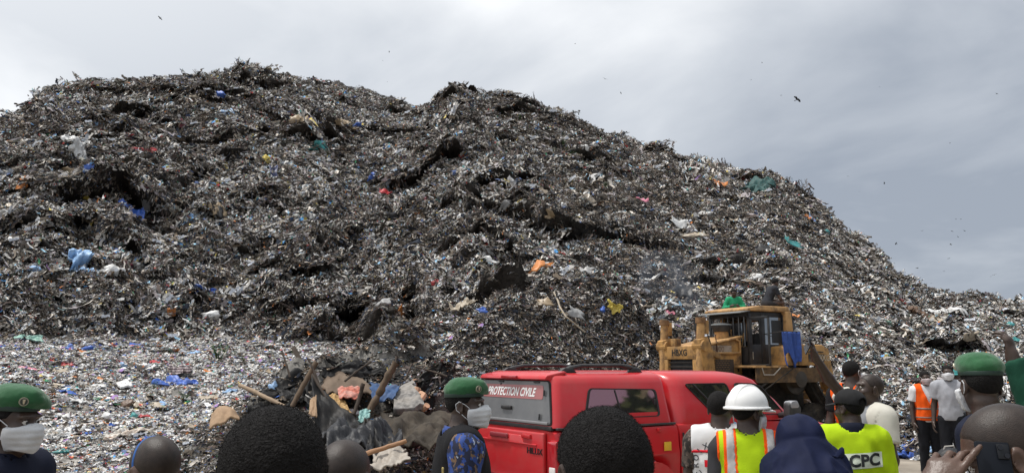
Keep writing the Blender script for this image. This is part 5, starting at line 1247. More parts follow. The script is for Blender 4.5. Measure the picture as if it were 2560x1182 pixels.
C_CAMO = camo('blue_camouflage', [((.020, .055, .23), 0), ((.010, .014, .040), .50), ((.15, .09, .05), .585), ((.28, .32, .40), .66)], 27)
C_CAMB = camo('brown_camouflage', [((.07, .05, .04), 0), ((.02, .016, .014), .5), ((.16, .12, .10), .6)], 30)
# ================================================================ the crowd, near to far
def stand(p, tm=C_DKTR, sm=C_SHBK): p.trousers(tm, res=.02); p.shoes(sm, .014)
# -- two heads close to the lens, seen from behind
x, y = spot(690, 1.47); p = Person('man with cropped black hair seen from behind, beside the bald man', x, y, H=1.79, rz=R(12), yaw=R(4), hres=.0045, bres=.02, headk=1.04)
p.hair(.009, .0010, fuzz=36000); p.top('shirt', C_BLACK, res=.016); stand(p)
x, y = spot(1507, 1.58); p = Person('man with cropped black hair seen from behind, before the red pickup', x, y, H=1.785, rz=R(14), yaw=R(2), hres=.0045, bres=.02)
p.hair(.009, .0010, fuzz=36001); p.top('shirt', C_BROWN, res=.016); stand(p)
# -- bald head beside the first
x, y = spot(866, 2.45); p = Person('bald man seen from behind in front of the wrecked shelter', x, y, H=1.655, rz=R(-8), yaw=R(-8), hres=.005, bres=.02)
p.hair(.0018, .0, STUB); p.top('shirt', C_NAVY, res=.016); stand(p)
# -- shaved head with the blue strap
x, y = spot(405, 2.9); p = Person('man with shaved head and blue mask strap over his crown', x, y, H=1.64, rz=R(44), yaw=R(8), pitch=R(-20), hres=.005, bres=.02, skin=SKIN2)
p.hair(.0018, .0, STUB)
p.tube('mask_strap', [(.0755 * 1.015 * math.sin(a_), -.018 + .025 * max(0, abs(a_) - 1.2), .03 + .089 * math.cos(a_) - .05 * max(0, abs(a_) - 1.5)) for a_ in np.linspace(-2.0, 2.0, 17)], .0042, mat('blue_elastic', (.03, .13, .42), .7))
p.mask(MASKB, False); p.top('shirt', C_NAVY, res=.016); stand(p)
# -- gendarme at the left edge
x, y = spot(34, 3.95); p = Person('gendarme in green beret and white mask by the plastic field', x, y, H=1.765, rz=R(-98), yaw=R(-2), pitch=R(-6), hres=.005, bres=.02)
p.hair(.003, .001); p.eyes(); p.mask(); p.beret(-1); g = p.top('jacket', C_NAVY, res=.015, long=True); p.collar(C_NAVY, g); stand(p, C_NAVY)
# -- gendarme in blue camouflage and black vest
x, y = spot(1158, 4.45); p = Person('gendarme in blue camouflage, black vest and beret before the pickup', x, y, H=1.775, rz=R(-78), yaw=R(-22), hres=.005, bres=.02,
    joints={'elR': (.262, -.05, 1.125), 'wrR': (.27, .06, .89)})
p.hair(.003, .001); p.eyes(); p.mask(); p.beret(-1)
g = p.top('shirt', C_CAMO, res=.011, long=True, fold=.009, off=.022); p.collar(C_CAMO, g, h=.035)
v = p.top('tactical_vest', C_BLACK, off=.040, sleeveless=True, hem=.98, res=.012, neckr=.095, fold=.004)
for sx in (-1, 1):
    pk = MB(); pk.box((sx * .075, .185, 1.18), (.11, .05, .15)); pk.build('pouch', C_BLACK, v, bevel=.012)
yb = p.band('yellow_tab', mat('yellow_tab_cloth', (.42, .33, .12), .8), v, lambda X_, Y_, Z_: np.maximum(np.maximum(np.abs(X_ - .135) - .012, np.abs(Z_ - 1.27) - .085), Y_ + .02), .005)
el, sh = Vector(p.J['elR']), Vector(p.J['shR']); pc = sh.lerp(el, .50); nn = Vector((1, .25, .08)).normalized()
for nm, r1, r2, c in (('arm_patch', .050, .066, (.03, .03, .035)), ('patch_ring', .046, .0675, (.55, .42, .12)), ('patch_field', .042, .069, (.16, .30, .50)), ('patch_inner', .026, .0703, (.50, .55, .60)), ('patch_emblem', .012, .0716, (.04, .05, .08))):
    b = MB(); b.tube([pc + nn * .03, pc + nn * r2], r1, 20); o = b.build(nm, mat(nm, c, .7), g if nm == 'arm_patch' else g)
stand(p, C_CAMO)
# -- Red Cross volunteer
x, y = spot(1797, 5.6); p = Person('aid worker in white tabard with red trim and red cross', x, y, H=1.70, rz=R(-14), yaw=R(-18), hres=.0055, bres=.02)
p.hair(.004, .0012)
sh_ = p.top('shirt', C_CAMB, res=.013, off=.012, sleeve=.62, hem=.9)
t_ = p.top('tabard', C_WHITE, off=.032, sleeveless=True, hem=.80, res=.011, neckr=.082, fold=.011, box=.01)
p.band('red_trim', C_REDT, t_, lambda X_, Y_, Z_: np.maximum(np.abs(Z_ - 1.335 + .10 * np.abs(X_)) - .011, Y_ - .0), .005)
p.collar(C_WHITE, t_, h=.012, r=.080)
cr_ = bpy.data.meshes.new('cross'); cr_.from_pydata([(-.05, -.018, 0), (-.018, -.018, 0), (-.018, -.05, 0), (.018, -.05, 0), (.018, -.018, 0), (.05, -.018, 0), (.05, .018, 0), (.018, .018, 0), (.018, .05, 0), (-.018, .05, 0), (-.018, .018, 0), (-.05, .018, 0)], [], [tuple(range(12))])
p.print_on('red_cross', cr_, C_REDT, t_, (-.05, -.2, 1.25), (1.2, 0, 0), (0, 0, 1.2))
M_INK = mat('dark_ink', (.05, .05, .06), .8)
for txt, a0, a1, fl in (('CROIX-ROUGE', 215, -35, 1), ('GUINEENNE', 225, 315, -1)):
    for i, ch in enumerate(txt):
        if ch == ' ': continue
        q = R(a0 + (a1 - a0) * i / (len(txt) - 1)); me = text_mesh(ch, .05, bold=.0008)
        cx, cz = .115 * math.cos(q), .115 * math.sin(q); up_ = (math.cos(q) * fl, math.sin(q) * fl); rt_ = (up_[1], -up_[0])
        p.print_on('letter', me, M_INK, t_, (cx - .05, -.2, 1.25 + cz), (rt_[0], 0, rt_[1]), (up_[0], 0, up_[1]))
p.tube('hanging_mask', [(.088, -.02, .0), (.084, .012, -.05), (.080, .03, -.09)], .0022, MASKM); p.tube('hanging_mask', [(.088, -.028, .0), (.092, -.005, -.05), (.084, .03, -.09)], .0022, MASKM)
hm = MB(); c = p.hf.p((.080, .035, -.125)); hm.box(c, (.02, .03, .075), Matrix.Rotation(.3, 3, 'Y')); hm.build('face_mask', MASKB, p.root, bevel=.008)
stand(p)
# -- hard hat and hi-vis vest
x, y = spot(1866, 5.25); p = Person('worker in white hard hat and lime hi-vis vest', x, y, H=1.69, rz=R(-12), yaw=R(-48), hres=.0055, bres=.02)
p.hair(.004, .0012); p.eyes()
hh_ = p.head_acc('hard_hat', 'hardhat', fn_hardhat, mat('white_hard_hat', (.80, .80, .79), .35, coat=.2, var=.03)); p.mask(None, False)
sh_ = p.top('shirt', cloth('charcoal_shirt', (.045, .045, .05)), res=.013, off=.012, sleeve=.75, hem=.86)
ve = p.top('hi_vis_vest', C_YEL, off=.034, sleeveless=True, hem=.84, res=.010, neckr=.080, fold=.010, box=.008); p.collar(C_YEL, ve, h=.010, r=.084)
for sx in (-1, 1):
    p.band('orange_trim', C_TAPE, ve, lambda X_, Y_, Z_: np.abs(np.abs(X_ * 1.0 - sx * .118 + sx * .06 * np.clip(1.3 - Z_, 0, .4) * .3) - .0) - .043, .003)
    p.band('reflective_stripe', C_SILV, ve, lambda X_, Y_, Z_: np.abs(X_ - sx * .118 + sx * .06 * np.clip(1.3 - Z_, 0, .4) * .3) - .0255, .006)
    p.band('orange_piping', C_TAPE, ve, lambda X_, Y_, Z_: np.abs(X_ - sx * .190) - .012, .003)
stand(p)
# -- figure hidden under a navy hooded jacket, bowed forward
x, y = spot(2026, 5.0); p = Person('figure bowed forward under a dark navy hooded jacket', x, y, H=1.60, rz=R(4), lean=R(-20), pitch=R(-38), hres=.007, bres=.02, wide=.96)
def hoodx(fd, X_, Y_, Z_, hz):
    hc = p.hf.o
    h = np.minimum(El(hc + np.array([0, -.03, .0]), (.135, .15, .125)).d(X_, Y_, Z_), Co(hc + np.array([.0, -.06, -.02]), p.J['neck'] + np.array([.0, -.05, -.10]), .12, .22).d(X_, Y_, Z_)) + .022 * np.abs(vnoise(X_ * 11, Y_ * 11, Z_ * 6)) - .008
    k = .10; q = np.clip(k - np.abs(fd.f - h), 0, None) / k; fd.f = np.minimum(fd.f, h) - q * q * k * .25
jk = p.top('hooded_jacket', C_BLUE, off=.035, long=True, hem=.78, res=.011, neckr=.001, fold=.018, extra=hoodx, box=.01)
hb = MB(); rows = []
for j, (rr, dz) in enumerate(((.0, .0), (.022, .006), (.034, .022), (.030, .040), (.008, .048))):
    rows.append([tuple(np.array(p.J['neck']) + np.array([-.20 + .40 * u, -.155 - rr + .09 * (2 * u - 1) ** 2, -.05 + dz + .07 * u + .012 * math.sin(u * 17 + j)])) for u in np.linspace(0, 1, 28)])
hb.grid(rows); hb.build('hood_fold', C_BLUE, jk, smooth=True, angle=80)
stand(p)
# -- black cap, lime jacket with letters
x, y = spot(2120, 6.0); p = Person('man in black cap and lime jacket lettered on the back', x, y, H=1.695, rz=R(-14), yaw=R(42), hres=.0055, bres=.02, wide=.9)
p.hair(.003, .001); p.head_acc('cap', 'cap', fn_cap, cloth('black_cap_cloth', (.020, .020, .021)))
jk = p.top('hi_vis_jacket', C_YEL, off=.029, long=True, hem=.80, res=.010, neckr=.088, fold=.012, box=.012); p.collar(C_NAVY, jk, h=.05, r=.082)
p.band('reflective_stripe', C_SILV, jk, lambda X_, Y_, Z_: np.abs(Z_ - .965) - .028, .005)
bd_ = bpy.data.meshes.new('b'); bd_.from_pydata([(-.150, -.048, 0), (.150, -.048, 0), (.150, .048, 0), (-.150, .048, 0)], [], [(0, 1, 2, 3)]); bd_.validate()
bmx = bmesh.new(); bmx.from_mesh(bd_); bmesh.ops.subdivide_edges(bmx, edges=bmx.edges, cuts=9, use_grid_fill=True); bmx.to_mesh(bd_); bmx.free()
p.print_on('name_panel', bd_, mat('pale_panel', (.66, .72, .60), .6), jk, (0.01, -0.2, 1.255), (1, 0, .08), (0, 0, 1), lift=.004)
p.print_on('lettering', text_mesh('CPC', .102, bold=.004), mat('black_ink', (.015, .018, .02), .7), jk, (0.048, -0.2, 1.256), (1, 0, .08), (0, 0, 1), lift=.0075)
hx = bpy.data.meshes.new('h'); hx.from_pydata([(0, .036, 0), (-.032, .018, 0), (-.032, -.018, 0), (0, -.036, 0), (.012, -.028, 0), (-.012, -.006, 0), (.012, .014, 0)], [], [(0, 1, 2, 3, 4, 5, 6)])
p.print_on('logo', hx, mat('logo_blue', (.03, .10, .22), .6), jk, (-0.105, -0.2, 1.243), (1, 0, .08), (0, 0, 1), lift=.0075)
stand(p)
# -- man photographing with raised arm
x, y = spot(2176, 7.2); _rz = R(88)
def loc_(px, py, d, k): return tuple((Matrix.Rotation(-_rz, 3, 'Z') @ (at(px, py, d) - Vector((x, y, 0)))) / k)
p = Person('bald man in grey and cream shirt raising a phone', x, y, H=1.80, rz=_rz, yaw=R(4), pitch=R(8), hres=.006, bres=.02, hands='R',
    joints={'elR': loc_(2070, 945, 7.25, 1.80 / 1.75), 'wrR': loc_(2037, 890, 7.15, 1.80 / 1.75), 'shR': (.19, .03, 1.42), 'elL': (-.26, -.02, 1.12), 'wrL': (-.27, .05, .87)}, handpose={'R': dict(dir=(.02, .12, .8), palm=(.1, .9, 0), curl=(.5, .75, .5), thumb=(.5, .5))})
p.hair(.0018, .0, STUB); p.eyes()
sh_ = p.top('shirt', C_GREY, res=.012, off=.02, sleeve=.60, hem=.84, fold=.007)
p.band('raglan_sleeve', C_CREAM, sh_, lambda X_, Y_, Z_: .172 - np.abs(X_) - .35 * np.clip(Z_ - 1.30, 0, .3), .009)
p.collar(C_CREAM, sh_, h=.012, r=.080)
em = bpy.data.meshes.new('e'); em.from_pydata([(.0, -.022, 0), (.018, -.008, 0), (.016, .018, 0), (0, .024, 0), (-.016, .018, 0), (-.018, -.008, 0)], [], [tuple(range(6))])
p.print_on('chest_emblem', em, mat('emblem_gold', (.45, .36, .05), .6), sh_, (-.09, .2, 1.31), (1, 0, 0), (0, 0, 1), side=1)
stand(p)
hf = p.hand_fr['R']; M_PH = mat('phone_black', (.006, .008, .013), .45, spec=.2)
def phone(label, p, fr, loc, rot, k=1.0):
    root = thing('phone', label, 'phone'); root.matrix_world = p.root.matrix_basis @ Matrix.Translation(loc) @ rot.to_4x4()
    b = MB(); b.box((0, 0, 0), (.075, .155, .009)); b.build('case', M_PH, root, bevel=.004)
    b = MB(); b.box((.020, .055, .0065), (.026, .034, .004)); c = b.build('camera_bump', mat('phone_grey', (.012, .013, .016), .4, spec=.3), root, bevel=.002)
    for dx, dy in ((.014, .064), (.026, .046)):
        l_ = MB(); l_.lathe([(0, 0), (.006, 0), (.006, .002), (0, .002)], (dx, dy, .0085), 10); l_.build('lens', mat('lens_black', (.005, .005, .008), .05), c)
    b = MB(); b.box((0, 0, -.0050), (.069, .148, .001)); b.build('screen', mat('phone_screen', (.10, .11, .13), .1, coat=.6), root)
    return root
bpy.context.view_layer.update()
c = Vector(hf.p((.0, .085, -.040))); phone('black phone held up in the raised hand', p, hf, c, Matrix.Rotation(R(90), 3, 'X') @ Matrix.Rotation(R(62), 3, 'Z'))
# -- green jacket at the right edge, arms lifted
x, y = spot(2672, 5.2); p = Person('person in dark green jacket with lifted arm beyond the beret', x, y, H=1.76, rz=R(70), hres=.006, bres=.02, hands='L',
    joints={'elL': (-.30, .22, 1.62), 'wrL': (-.26, .30, 1.90), 'shL': (-.2, .02, 1.44)}, handpose={'L': dict(dir=(.1, .1, 1), palm=(.4, .5, 0), curl=(.6, .7, .5))})
p.hair(.004, .0012); g = p.top('jacket', C_GRNJ, off=.03, long=True, hem=.80, res=.013, fold=.011); p.collar(C_GRNJ, g); stand(p)
_e, _w2, _s = [Vector(p.J[a]) for a in ('elL', 'wrL', 'shL')]; b = MB(); b.tube([_s.lerp(_e, .55), _s.lerp(_e, .85), _e, _e.lerp(_w2, .3), _e.lerp(_w2, .6), _e.lerp(_w2, .86)], [.074, .078, .072, .070, .064, .054], 14); b.build('sleeve', C_GRNJ, g, smooth=True, angle=80)
# -- gendarme on the right, seen from behind
x, y = spot(2458, 4.6); p = Person('gendarme in green beret seen from behind beside the caller', x, y, H=1.90, rz=R(42), yaw=R(-44), pitch=R(-3), hres=.005, bres=.02)
p.hair(.003, .001); p.mask(); p.beret(1); g = p.top('jacket', C_NAVY, res=.015, long=True); p.collar(C_NAVY, g); stand(p, C_NAVY)
# -- caller with the phone at his ear
x, y = spot(2516, 2.3); _rz = R(66); k_ = 1.775 / 1.75
def dir_(v): return tuple(Matrix.Rotation(-_rz, 3, 'Z') @ Vector(v))
_w = at(2318, 1246, 2.10); _t = at(2391, 1121, 2.16)
p = Person('man with shaved head holding a phone to his ear', x, y, H=1.775, rz=_rz, yaw=R(4), pitch=R(-22), hres=.0046, bres=.02, skin=SKIN2, hands='L',
    joints={'elL': loc_(2290, 1480, 2.0, k_), 'wrL': loc_(2318, 1246, 2.10, k_), 'shL': (-.19, .02, 1.42)}, handpose={'L': dict(dir=dir_(_t - _w), palm=dir_((.75, .65, 0)), curl=(.25, .35, .25), thumb=(.5, .6), res=.0042, curls=[(.05, .15, .12), (.35, .5, .4), (.45, .7, .5), (.5, .8, .5)])})
p.hair(.0018, .0, STUB); p.eyes(); p.mask(None, False); p.top('shirt', C_BLACK, res=.016); stand(p)
bpy.context.view_layer.update()
c = Matrix.Rotation(-_rz, 3, 'Z') @ (at(2492, 1190, 2.185) - p.root.location)
_up = (at(2478, 1100, 2.20) - at(2500, 1225, 2.17)).normalized(); _bk = Vector((-.12, -1, .05)); _bk = (_bk - _up * _bk.dot(_up)).normalized(); _rt = _up.cross(_bk)
rt_ = Matrix.Rotation(-_rz, 3, 'Z') @ Matrix((_rt, _up, _bk)).transposed(); phone('dark phone pressed against the ear of the caller', p, None, c, rt_)
# -- man in orange tabard over a black striped shirt, beyond the phone arm
x, y = spot(2130, 9.6); p = Person('masked man in orange vest over black and green striped shirt', x, y, groundz(x, y) + .02, H=1.90, rz=R(-42), yaw=R(-12), hres=.008, bres=.022)
p.hair(.003, .001); p.mask(); sh_ = p.top('shirt', C_BLACK, res=.014, sleeve=.6, hem=.86)
for k_ in range(-4, 5): p.band('stripe', mat('teal_stripe', (.20, .42, .36), .8), sh_, lambda X_, Y_, Z_: np.abs(X_ - k_ * .058) - .0045, .004)
ve = p.top('hi_vis_vest', C_ORANGE, off=.030, sleeveless=True, hem=.9, res=.014, neckr=.09); stand(p)
# -- men standing at the foot of the slope on the right
x, y = spot(2312, 15.9); gz = groundz(x, y); p = Person('masked man in orange vest and white polo facing the road', x, y, gz, H=1.77, rz=R(172), yaw=R(8), pitch=R(-4), hres=.009, bres=.022, hands='LR')
p.hair(.005, .0015); p.eyes(); p.mask(mat('pinkish_mask', (.42, .36, .36), .85)); sh_ = p.top('polo_shirt', C_WHITE, res=.014, off=.024, sleeve=.62, hem=.895); p.collar(C_WHITE, sh_)
ve = p.top('hi_vis_vest', C_ORANGE, off=.036, sleeveless=True, hem=.92, res=.013, neckr=.085, vneck=True, box=.008)
for zz in (1.13, .985): p.band('reflective_stripe', mat('grey_tape', (.20, .16, .14), .5), ve, lambda X_, Y_, Z_: np.abs(Z_ - zz) - .018, .005)
p.trousers(C_DKTR); p.shoes(C_SHOE)
x, y = spot(2371, 15.4); gz = groundz(x, y); p = Person('masked man in grey shirt and black trousers beside the orange vest', x, y, gz, H=1.87, rz=R(146), yaw=R(10), hres=.009, bres=.022, hands='LR')
p.hair(.005, .0015); p.eyes(); p.mask(); p.top('shirt', cloth('light_grey_cotton', (.34, .35, .38)), res=.014, off=.032, sleeve=.62, hem=.91); p.trousers(C_DKTR); p.shoes(C_SHBK)
x, y = spot(2397, 17.0); gz = groundz(x, y); p = Person('person in teal cap half hidden behind the man in grey', x, y, gz, H=1.80, rz=R(120), hres=.010, bres=.025)
p.head_acc('cap', 'cap', fn_cap, cloth('teal_cap_cloth', (.05, .22, .22))); p.top('shirt', C_GREY, res=.016); p.trousers(C_DKTR); p.shoes(C_SHBK)
# -- two on the bulldozer
def on_doz(lx, ly, lz): return doz.matrix_basis @ Vector((lx, ly, lz))
bpy.context.view_layer.update()
q = on_doz(-.62, .40, 3.46)
p = Person('man in dark shirt sitting hunched on the bulldozer roof', q.x, q.y, q.z - .84, H=1.72, rz=R(-76), lean=R(-26), pitch=R(-18), skin=SKIN2, hres=.010, bres=.022, hands='LR',
    joints={'hipR': (.09, 0, .94), 'hipL': (-.09, 0, .94), 'knR': (.16, .42, .97), 'knL': (-.16, .42, .97), 'anR': (.12, .40, .56), 'anL': (-.12, .40, .56), 'elR': (.24, .30, 1.10), 'elL': (-.24, .30, 1.10), 'wrR': (.10, .46, 1.06), 'wrL': (-.10, .46, 1.06)})
p.J['pel'] = np.array([0, 0, .95]); p.hair(.008, .001); p.top('shirt', cloth('faded_black_shirt', (.034, .036, .043)), res=.014, sleeve=.65, hem=.88); p.trousers(cloth('dark_grey_trousers', (.035, .035, .038)), res=.016); p.shoes(C_SHBK)
for o in p.root.children: pass
q = on_doz(-.75, -1.02, 0); gz = 2.38
p = Person('person in green shirt standing behind the bulldozer cab', q.x, q.y, gz + .02, H=1.70, rz=R(170), lean=R(-12), pitch=R(-15), hres=.010, bres=.022, joints={'elR': (.30, .12, 1.15), 'elL': (-.30, .12, 1.15), 'wrR': (.12, .30, 1.20), 'wrL': (-.12, .30, 1.20)})
p.hair(.008, .002); p.top('shirt', C_GREEN, res=.014, sleeve=.8, long=True, fold=.009); p.trousers(C_DKTR); p.shoes(C_SHBK)
# -- distant people on the far ridge: whole figures a dozen pixels tall
def far_person(px, py, label, grp, m, H, rz, d=None):
    h_ = hit(px, py + 6)
    c = at(px, py, d); z = None
    b = MB()
    s = H / 1.75
    pr = [Co((0, 0, .95), (0, 0, 1.38), .14, .17), El((0, 0, 1.62), (.10, .11, .13)), Co((-.09, 0, .9), (-.11, .05, .06), .09, .06), Co((.09, 0, .9), (.12, -.08, .06), .09, .06), Co((-.2, 0, 1.4), (-.26, .03, .9), .06, .045), Co((.2, 0, 1.4), (.28, .06, .95), .06, .045), Co((0, 0, 1.4), (0, 0, 1.6), .06, .06)]
    fd = Fld(np.arange(-.4, .42, .04, dtype=np.float32), np.arange(-.26, .28, .04, dtype=np.float32), np.arange(-.06, 1.84, .04, dtype=np.float32))
    for q_ in pr: fd.add(q_, .04)
    v, f = fd.mesh(); o = npmesh('person', v * s, f, m); o.location = c; o.rotation_euler = (0, 0, rz); tag(o, label, 'person', grp); return o
for i_, (px, py, d, H, rz) in enumerate(((2276, 707, 285, 1.5, .3), (2282, 709, 286, 1.8, 1.2), (2286, 709, 286, 1.6, 2.0), (2299, 714, 288, 1.7, 1.0))):
    c = at(px, py, d); far_person(px, py, 'tiny dark figure standing with others at the foot of the ridge', 'people standing together on the far ridge', C_BLACK, H, rz, d)
far_person(2501, 751, 'lone tiny figure standing on the low far ridge', None, C_BLACK, 1.8, .6, 305)
# ================================================================ wrecked shelter, single pieces of refuse, birds, weeds, smoke
def film(name, c, rough=.45, **k): return mat('film_' + name, c, rough, var=k.pop('var', .22), vscale=k.pop('vs', 5), dirt=k.pop('dirt', (.10, .085, .07)), dscale=4, damt=k.pop('damt', .45), bump=.3, bscale=40, **k)
PC = dict(white=(.72, .72, .71), grey=(.33, .33, .33), black=(.018, .018, .020), blue=(.045, .13, .50), light_blue=(.28, .46, .72), navy=(.02, .035, .13), teal=(.04, .28, .28), green=(.03, .24, .10), red=(.48, .03, .04), pink=(.62, .20, .28), orange=(.62, .22, .05), yellow=(.62, .48, .08), beige=(.44, .37, .28), brown=(.15, .085, .05), mint=(.30, .52, .44), tan=(.34, .25, .15), purple=(.22, .12, .28))
def fm(c): return film(c, PC[c])
def sheet(name, label, cat, m, P, sag=.0, fold=.05, ff=3.0, n=26, ragged=.0, thick=.012, seed=0, group=None, twist=0.0):
    """cloth patch spanned between four world points (given round the edge), sagging, folded and frayed"""
    A, B, C_, D_ = [np.array(p, float) for p in P]; g = np.random.default_rng(seed + 50)
    u, v = np.meshgrid(np.linspace(0, 1, n), np.linspace(0, 1, n), indexing='ij')
    uu = u + ragged * vnoise(v * 7 + seed, u * 2, 0 * u) * (np.abs(u - .5) * 2) ** 2; vv = v + ragged * vnoise(u * 7 + 9 + seed, v * 2, 0 * u) * (np.abs(v - .5) * 2) ** 2
    W = lambda a: a[..., None]
    Q = A * W((1 - uu) * (1 - vv)) + B * W(uu * (1 - vv)) + C_ * W(uu * vv) + D_ * W((1 - uu) * vv)
    nrm_ = np.cross(C_ - A, D_ - B); nrm_ /= np.linalg.norm(nrm_) + 1e-9
    fl = np.abs(fbm(uu * ff + seed * 1.7, vv * ff * .55 + twist * uu * 3, 0 * u + seed, 3)) - .3
    fl = .55 * fl + .28 * np.sin((uu * 2.1 + vv * .8 + .35 * vnoise(uu * 2.5 + seed, vv * 2.5, 0 * u)) * ff * 2.4)
    fl = fl + .42 * np.abs(fbm(uu * ff * 3.2 + seed, vv * ff * 3.2, 0 * u + seed * 2.0, 3))
    Q = Q + nrm_ * W(fold * fl * .85) - np.array([0, 0, 1.0]) * W(sag * 4 * u * (1 - u) * (.35 + .65 * 4 * v * (1 - v)))
    idx_ = np.arange(n * n).reshape(n, n); q = np.stack([idx_[:-1, :-1], idx_[1:, :-1], idx_[1:, 1:], idx_[:-1, 1:]], -1).reshape(-1, 4)
    c = Q.reshape(-1, 3).mean(0); o = npmesh(name, Q.reshape(-1, 3) - c, q, m); o.location = c
    md = o.modifiers.new('t', 'SOLIDIFY'); md.thickness = thick; md.offset = 0
    return tag(o, label, cat, group)
def draped(name, label, cat, m, px, py, wpx, hpx, fold=.10, seed=0, ragged=.12, group=None, n=16, rot=0.0, lift=.10):
    """cloth lying on the refuse: every vertex settles on the surface below it"""
    h_ = hit(px, py)
    if h_ is None: return None
    c, nn = h_; d = (c - Vector((0, 0, CAMH))).length; k = d / F
    vw = (c - Vector((0, 0, CAMH))).normalized(); ex = vw.cross(Vector((0, 0, 1))).normalized(); nn = (nn * .4 - vw * .5 + Vector((0, 0, .6))).normalized(); ex = (ex - nn * ex.dot(nn)).normalized(); ey = nn.cross(ex)
    fs = max(.35, abs(ey.dot(ex.cross(vw).normalized()))); ca, sa = math.cos(rot), math.sin(rot)
    V = []; mk = min(wpx, hpx) * k
    for i in range(n):
        for j in range(n):
            u, v = i / (n - 1) - .5, j / (n - 1) - .5
            r_ = 1 + ragged * 2.2 * float(vnoise(math.atan2(v, u) * 2.2 + seed, seed * 1.3, 0)); a = u * wpx * k * r_; b = v * hpx * k / fs * r_
            a, b = a * ca - b * sa, a * sa + b * ca
            if abs(u) > .44 and abs(v) > .44: a *= .86; b *= .86
            p = c + ex * a + ey * b
            loc, n2, _, dd = TBVH.ray_cast(p + nn * 1.2, -nn, 3.0)
            base = loc if loc is not None else Vector((p.x, p.y, max(p.z, 0)))
            dz = (base - p).dot(nn); dz = max(min(dz, .35), -.35)
            f_ = fold * mk * (abs(float(fbm(u * 4 + seed, v * 3.2 + seed * .7, seed, 3))) * 1.1 - .1)
            V.append(p + nn * (dz + lift * (.6 if lift < .12 else 1.5) + f_))
    V = np.array([tuple(v) for v in V]); idx_ = np.arange(n * n).reshape(n, n); q = np.stack([idx_[:-1, :-1], idx_[1:, :-1], idx_[1:, 1:], idx_[:-1, 1:]], -1).reshape(-1, 4)
    cc = V.mean(0); o = npmesh(name, V - cc, q, m); o.location = cc
    md = o.modifiers.new('t', 'SOLIDIFY'); md.thickness = .02; md.offset = -1
    return tag(o, label, cat, group)
_blobs = {}
def crumpled(name, label, cat, m, px, py, wpx, hpx, seed=0, group=None, sink=.25):
    """stuffed or crumpled plastic bag: lumpy, creased, with a gathered neck"""
    h_ = hit(px, py)
    if h_ is None: return None
    c, nn = h_; d = (c - Vector((0, 0, CAMH))).length; k = d / F; key = seed % 7
    if key not in _blobs:
        nu, nv = 18, 12; th, ph = np.meshgrid(np.linspace(0, 2 * math.pi, nu, endpoint=False), np.linspace(.02, math.pi - .02, nv), indexing='ij')
        D_ = np.stack([np.sin(ph) * np.cos(th), np.sin(ph) * np.sin(th), np.cos(ph)], -1)
        r_ = 1 + .38 * fbm(D_[..., 0] * 1.6 + key * 5, D_[..., 1] * 1.6, D_[..., 2] * 1.6, 2) - .30 * np.abs(fbm(D_[..., 0] * 3.2 + key, D_[..., 1] * 3.2, D_[..., 2] * 3.2, 3)) + .45 * np.exp(-((ph - .0) / .35) ** 2)
        V = (D_ * r_[..., None] * .5).reshape(-1, 3); i_ = np.arange(nu * nv).reshape(nu, nv); q = np.stack([i_, np.roll(i_, -1, 0), np.roll(np.roll(i_, -1, 0), -1, 1), np.roll(i_, -1, 1)], -1)[:, :-1].reshape(-1, 4)
        o = npmesh('bag', V, q[:, ::-1], None); _blobs[key] = o.data; bpy.data.objects.remove(o)
    me = _blobs[key].copy(); me.materials.append(m); o = link(bpy.data.objects.new(name, me))
    w_, hh_ = wpx * k, hpx * k; g = random.Random(seed)
    o.scale = (w_, (w_ + hh_) * .45, hh_); o.rotation_euler = (g.uniform(-.5, .5), g.uniform(-.5, .5), g.uniform(-.4, .4)); o.location = c + Vector((0, 0, hh_ * (.5 - sink)))
    return tag(o, label, cat, group)
# ---- the wrecked shelter left of the pickup: poles, tarpaulins, boards
WOOD = mat('weathered_wood', (.13, .088, .056), .85, var=.35, vscale=12, dirt=(.07, .05, .035), dscale=6, damt=.6); WOODD = mat('dark_wood', (.055, .040, .030), .85, var=.3, vscale=10); WOODL = mat('pale_wood', (.29, .21, .14), .8, var=.2, vscale=9); WOODO = mat('orange_wood', (.34, .18, .09), .65, var=.15, vscale=8)
def pole(label, pts, r, m, knots=.12, name='wooden_pole', n=9):
    P = [at(*p) for p in pts]; fine_ = []
    for a, b in zip(P[:-1], P[1:]):
        for t_ in np.linspace(0, 1, 7)[:-1]: fine_.append(a.lerp(b, t_))
    fine_.append(P[-1]); g = random.Random(len(label))
    r *= .8; rs = [r * (1 + g.uniform(-knots, knots)) * (1 - .12 * i / len(fine_)) for i in range(len(fine_))]
    fine_ = [p + Vector((g.uniform(-1, 1), g.uniform(-1, 1), g.uniform(-1, 1))) * r * .12 for p in fine_]
    c = fine_[0].copy(); b = MB(); b.tube([p - c for p in fine_], rs, n); o = b.build(name, m, smooth=True, loc=c); return tag(o, label, 'pole')
pole('dark square timber leaning out of the wrecked shelter', [(734, 868, 12.6), (777, 950, 12.2), (800, 1010, 12.0)], .06, WOODD, n=4)
pole('brown round pole propped against the dark timber', [(790, 905, 11.4), (760, 960, 11.3), (728, 1020, 11.2)], .047, WOOD)
pole('pale bare pole lying over the plastic beside shelter', [(600, 962, 12.0), (660, 990, 11.6), (712, 1015, 11.2)], .036, WOODL)
br_ = pole('crooked branch standing up through the torn tarpaulins', [(990, 905, 10.8), (962, 955, 10.8), (945, 990, 10.8), (905, 1055, 10.7), (895, 1090, 10.6)], .058, WOOD, .25)
pole('short charred post between the branch and the black tarpaulin', [(908, 958, 10.6), (900, 990, 10.6), (884, 1035, 10.5)], .035, WOODD)
pole('thin pale stick poking from the heap behind the gendarme', [(1088, 935, 12.4), (1050, 955, 12.2), (1020, 972, 12.0)], .026, WOODL)
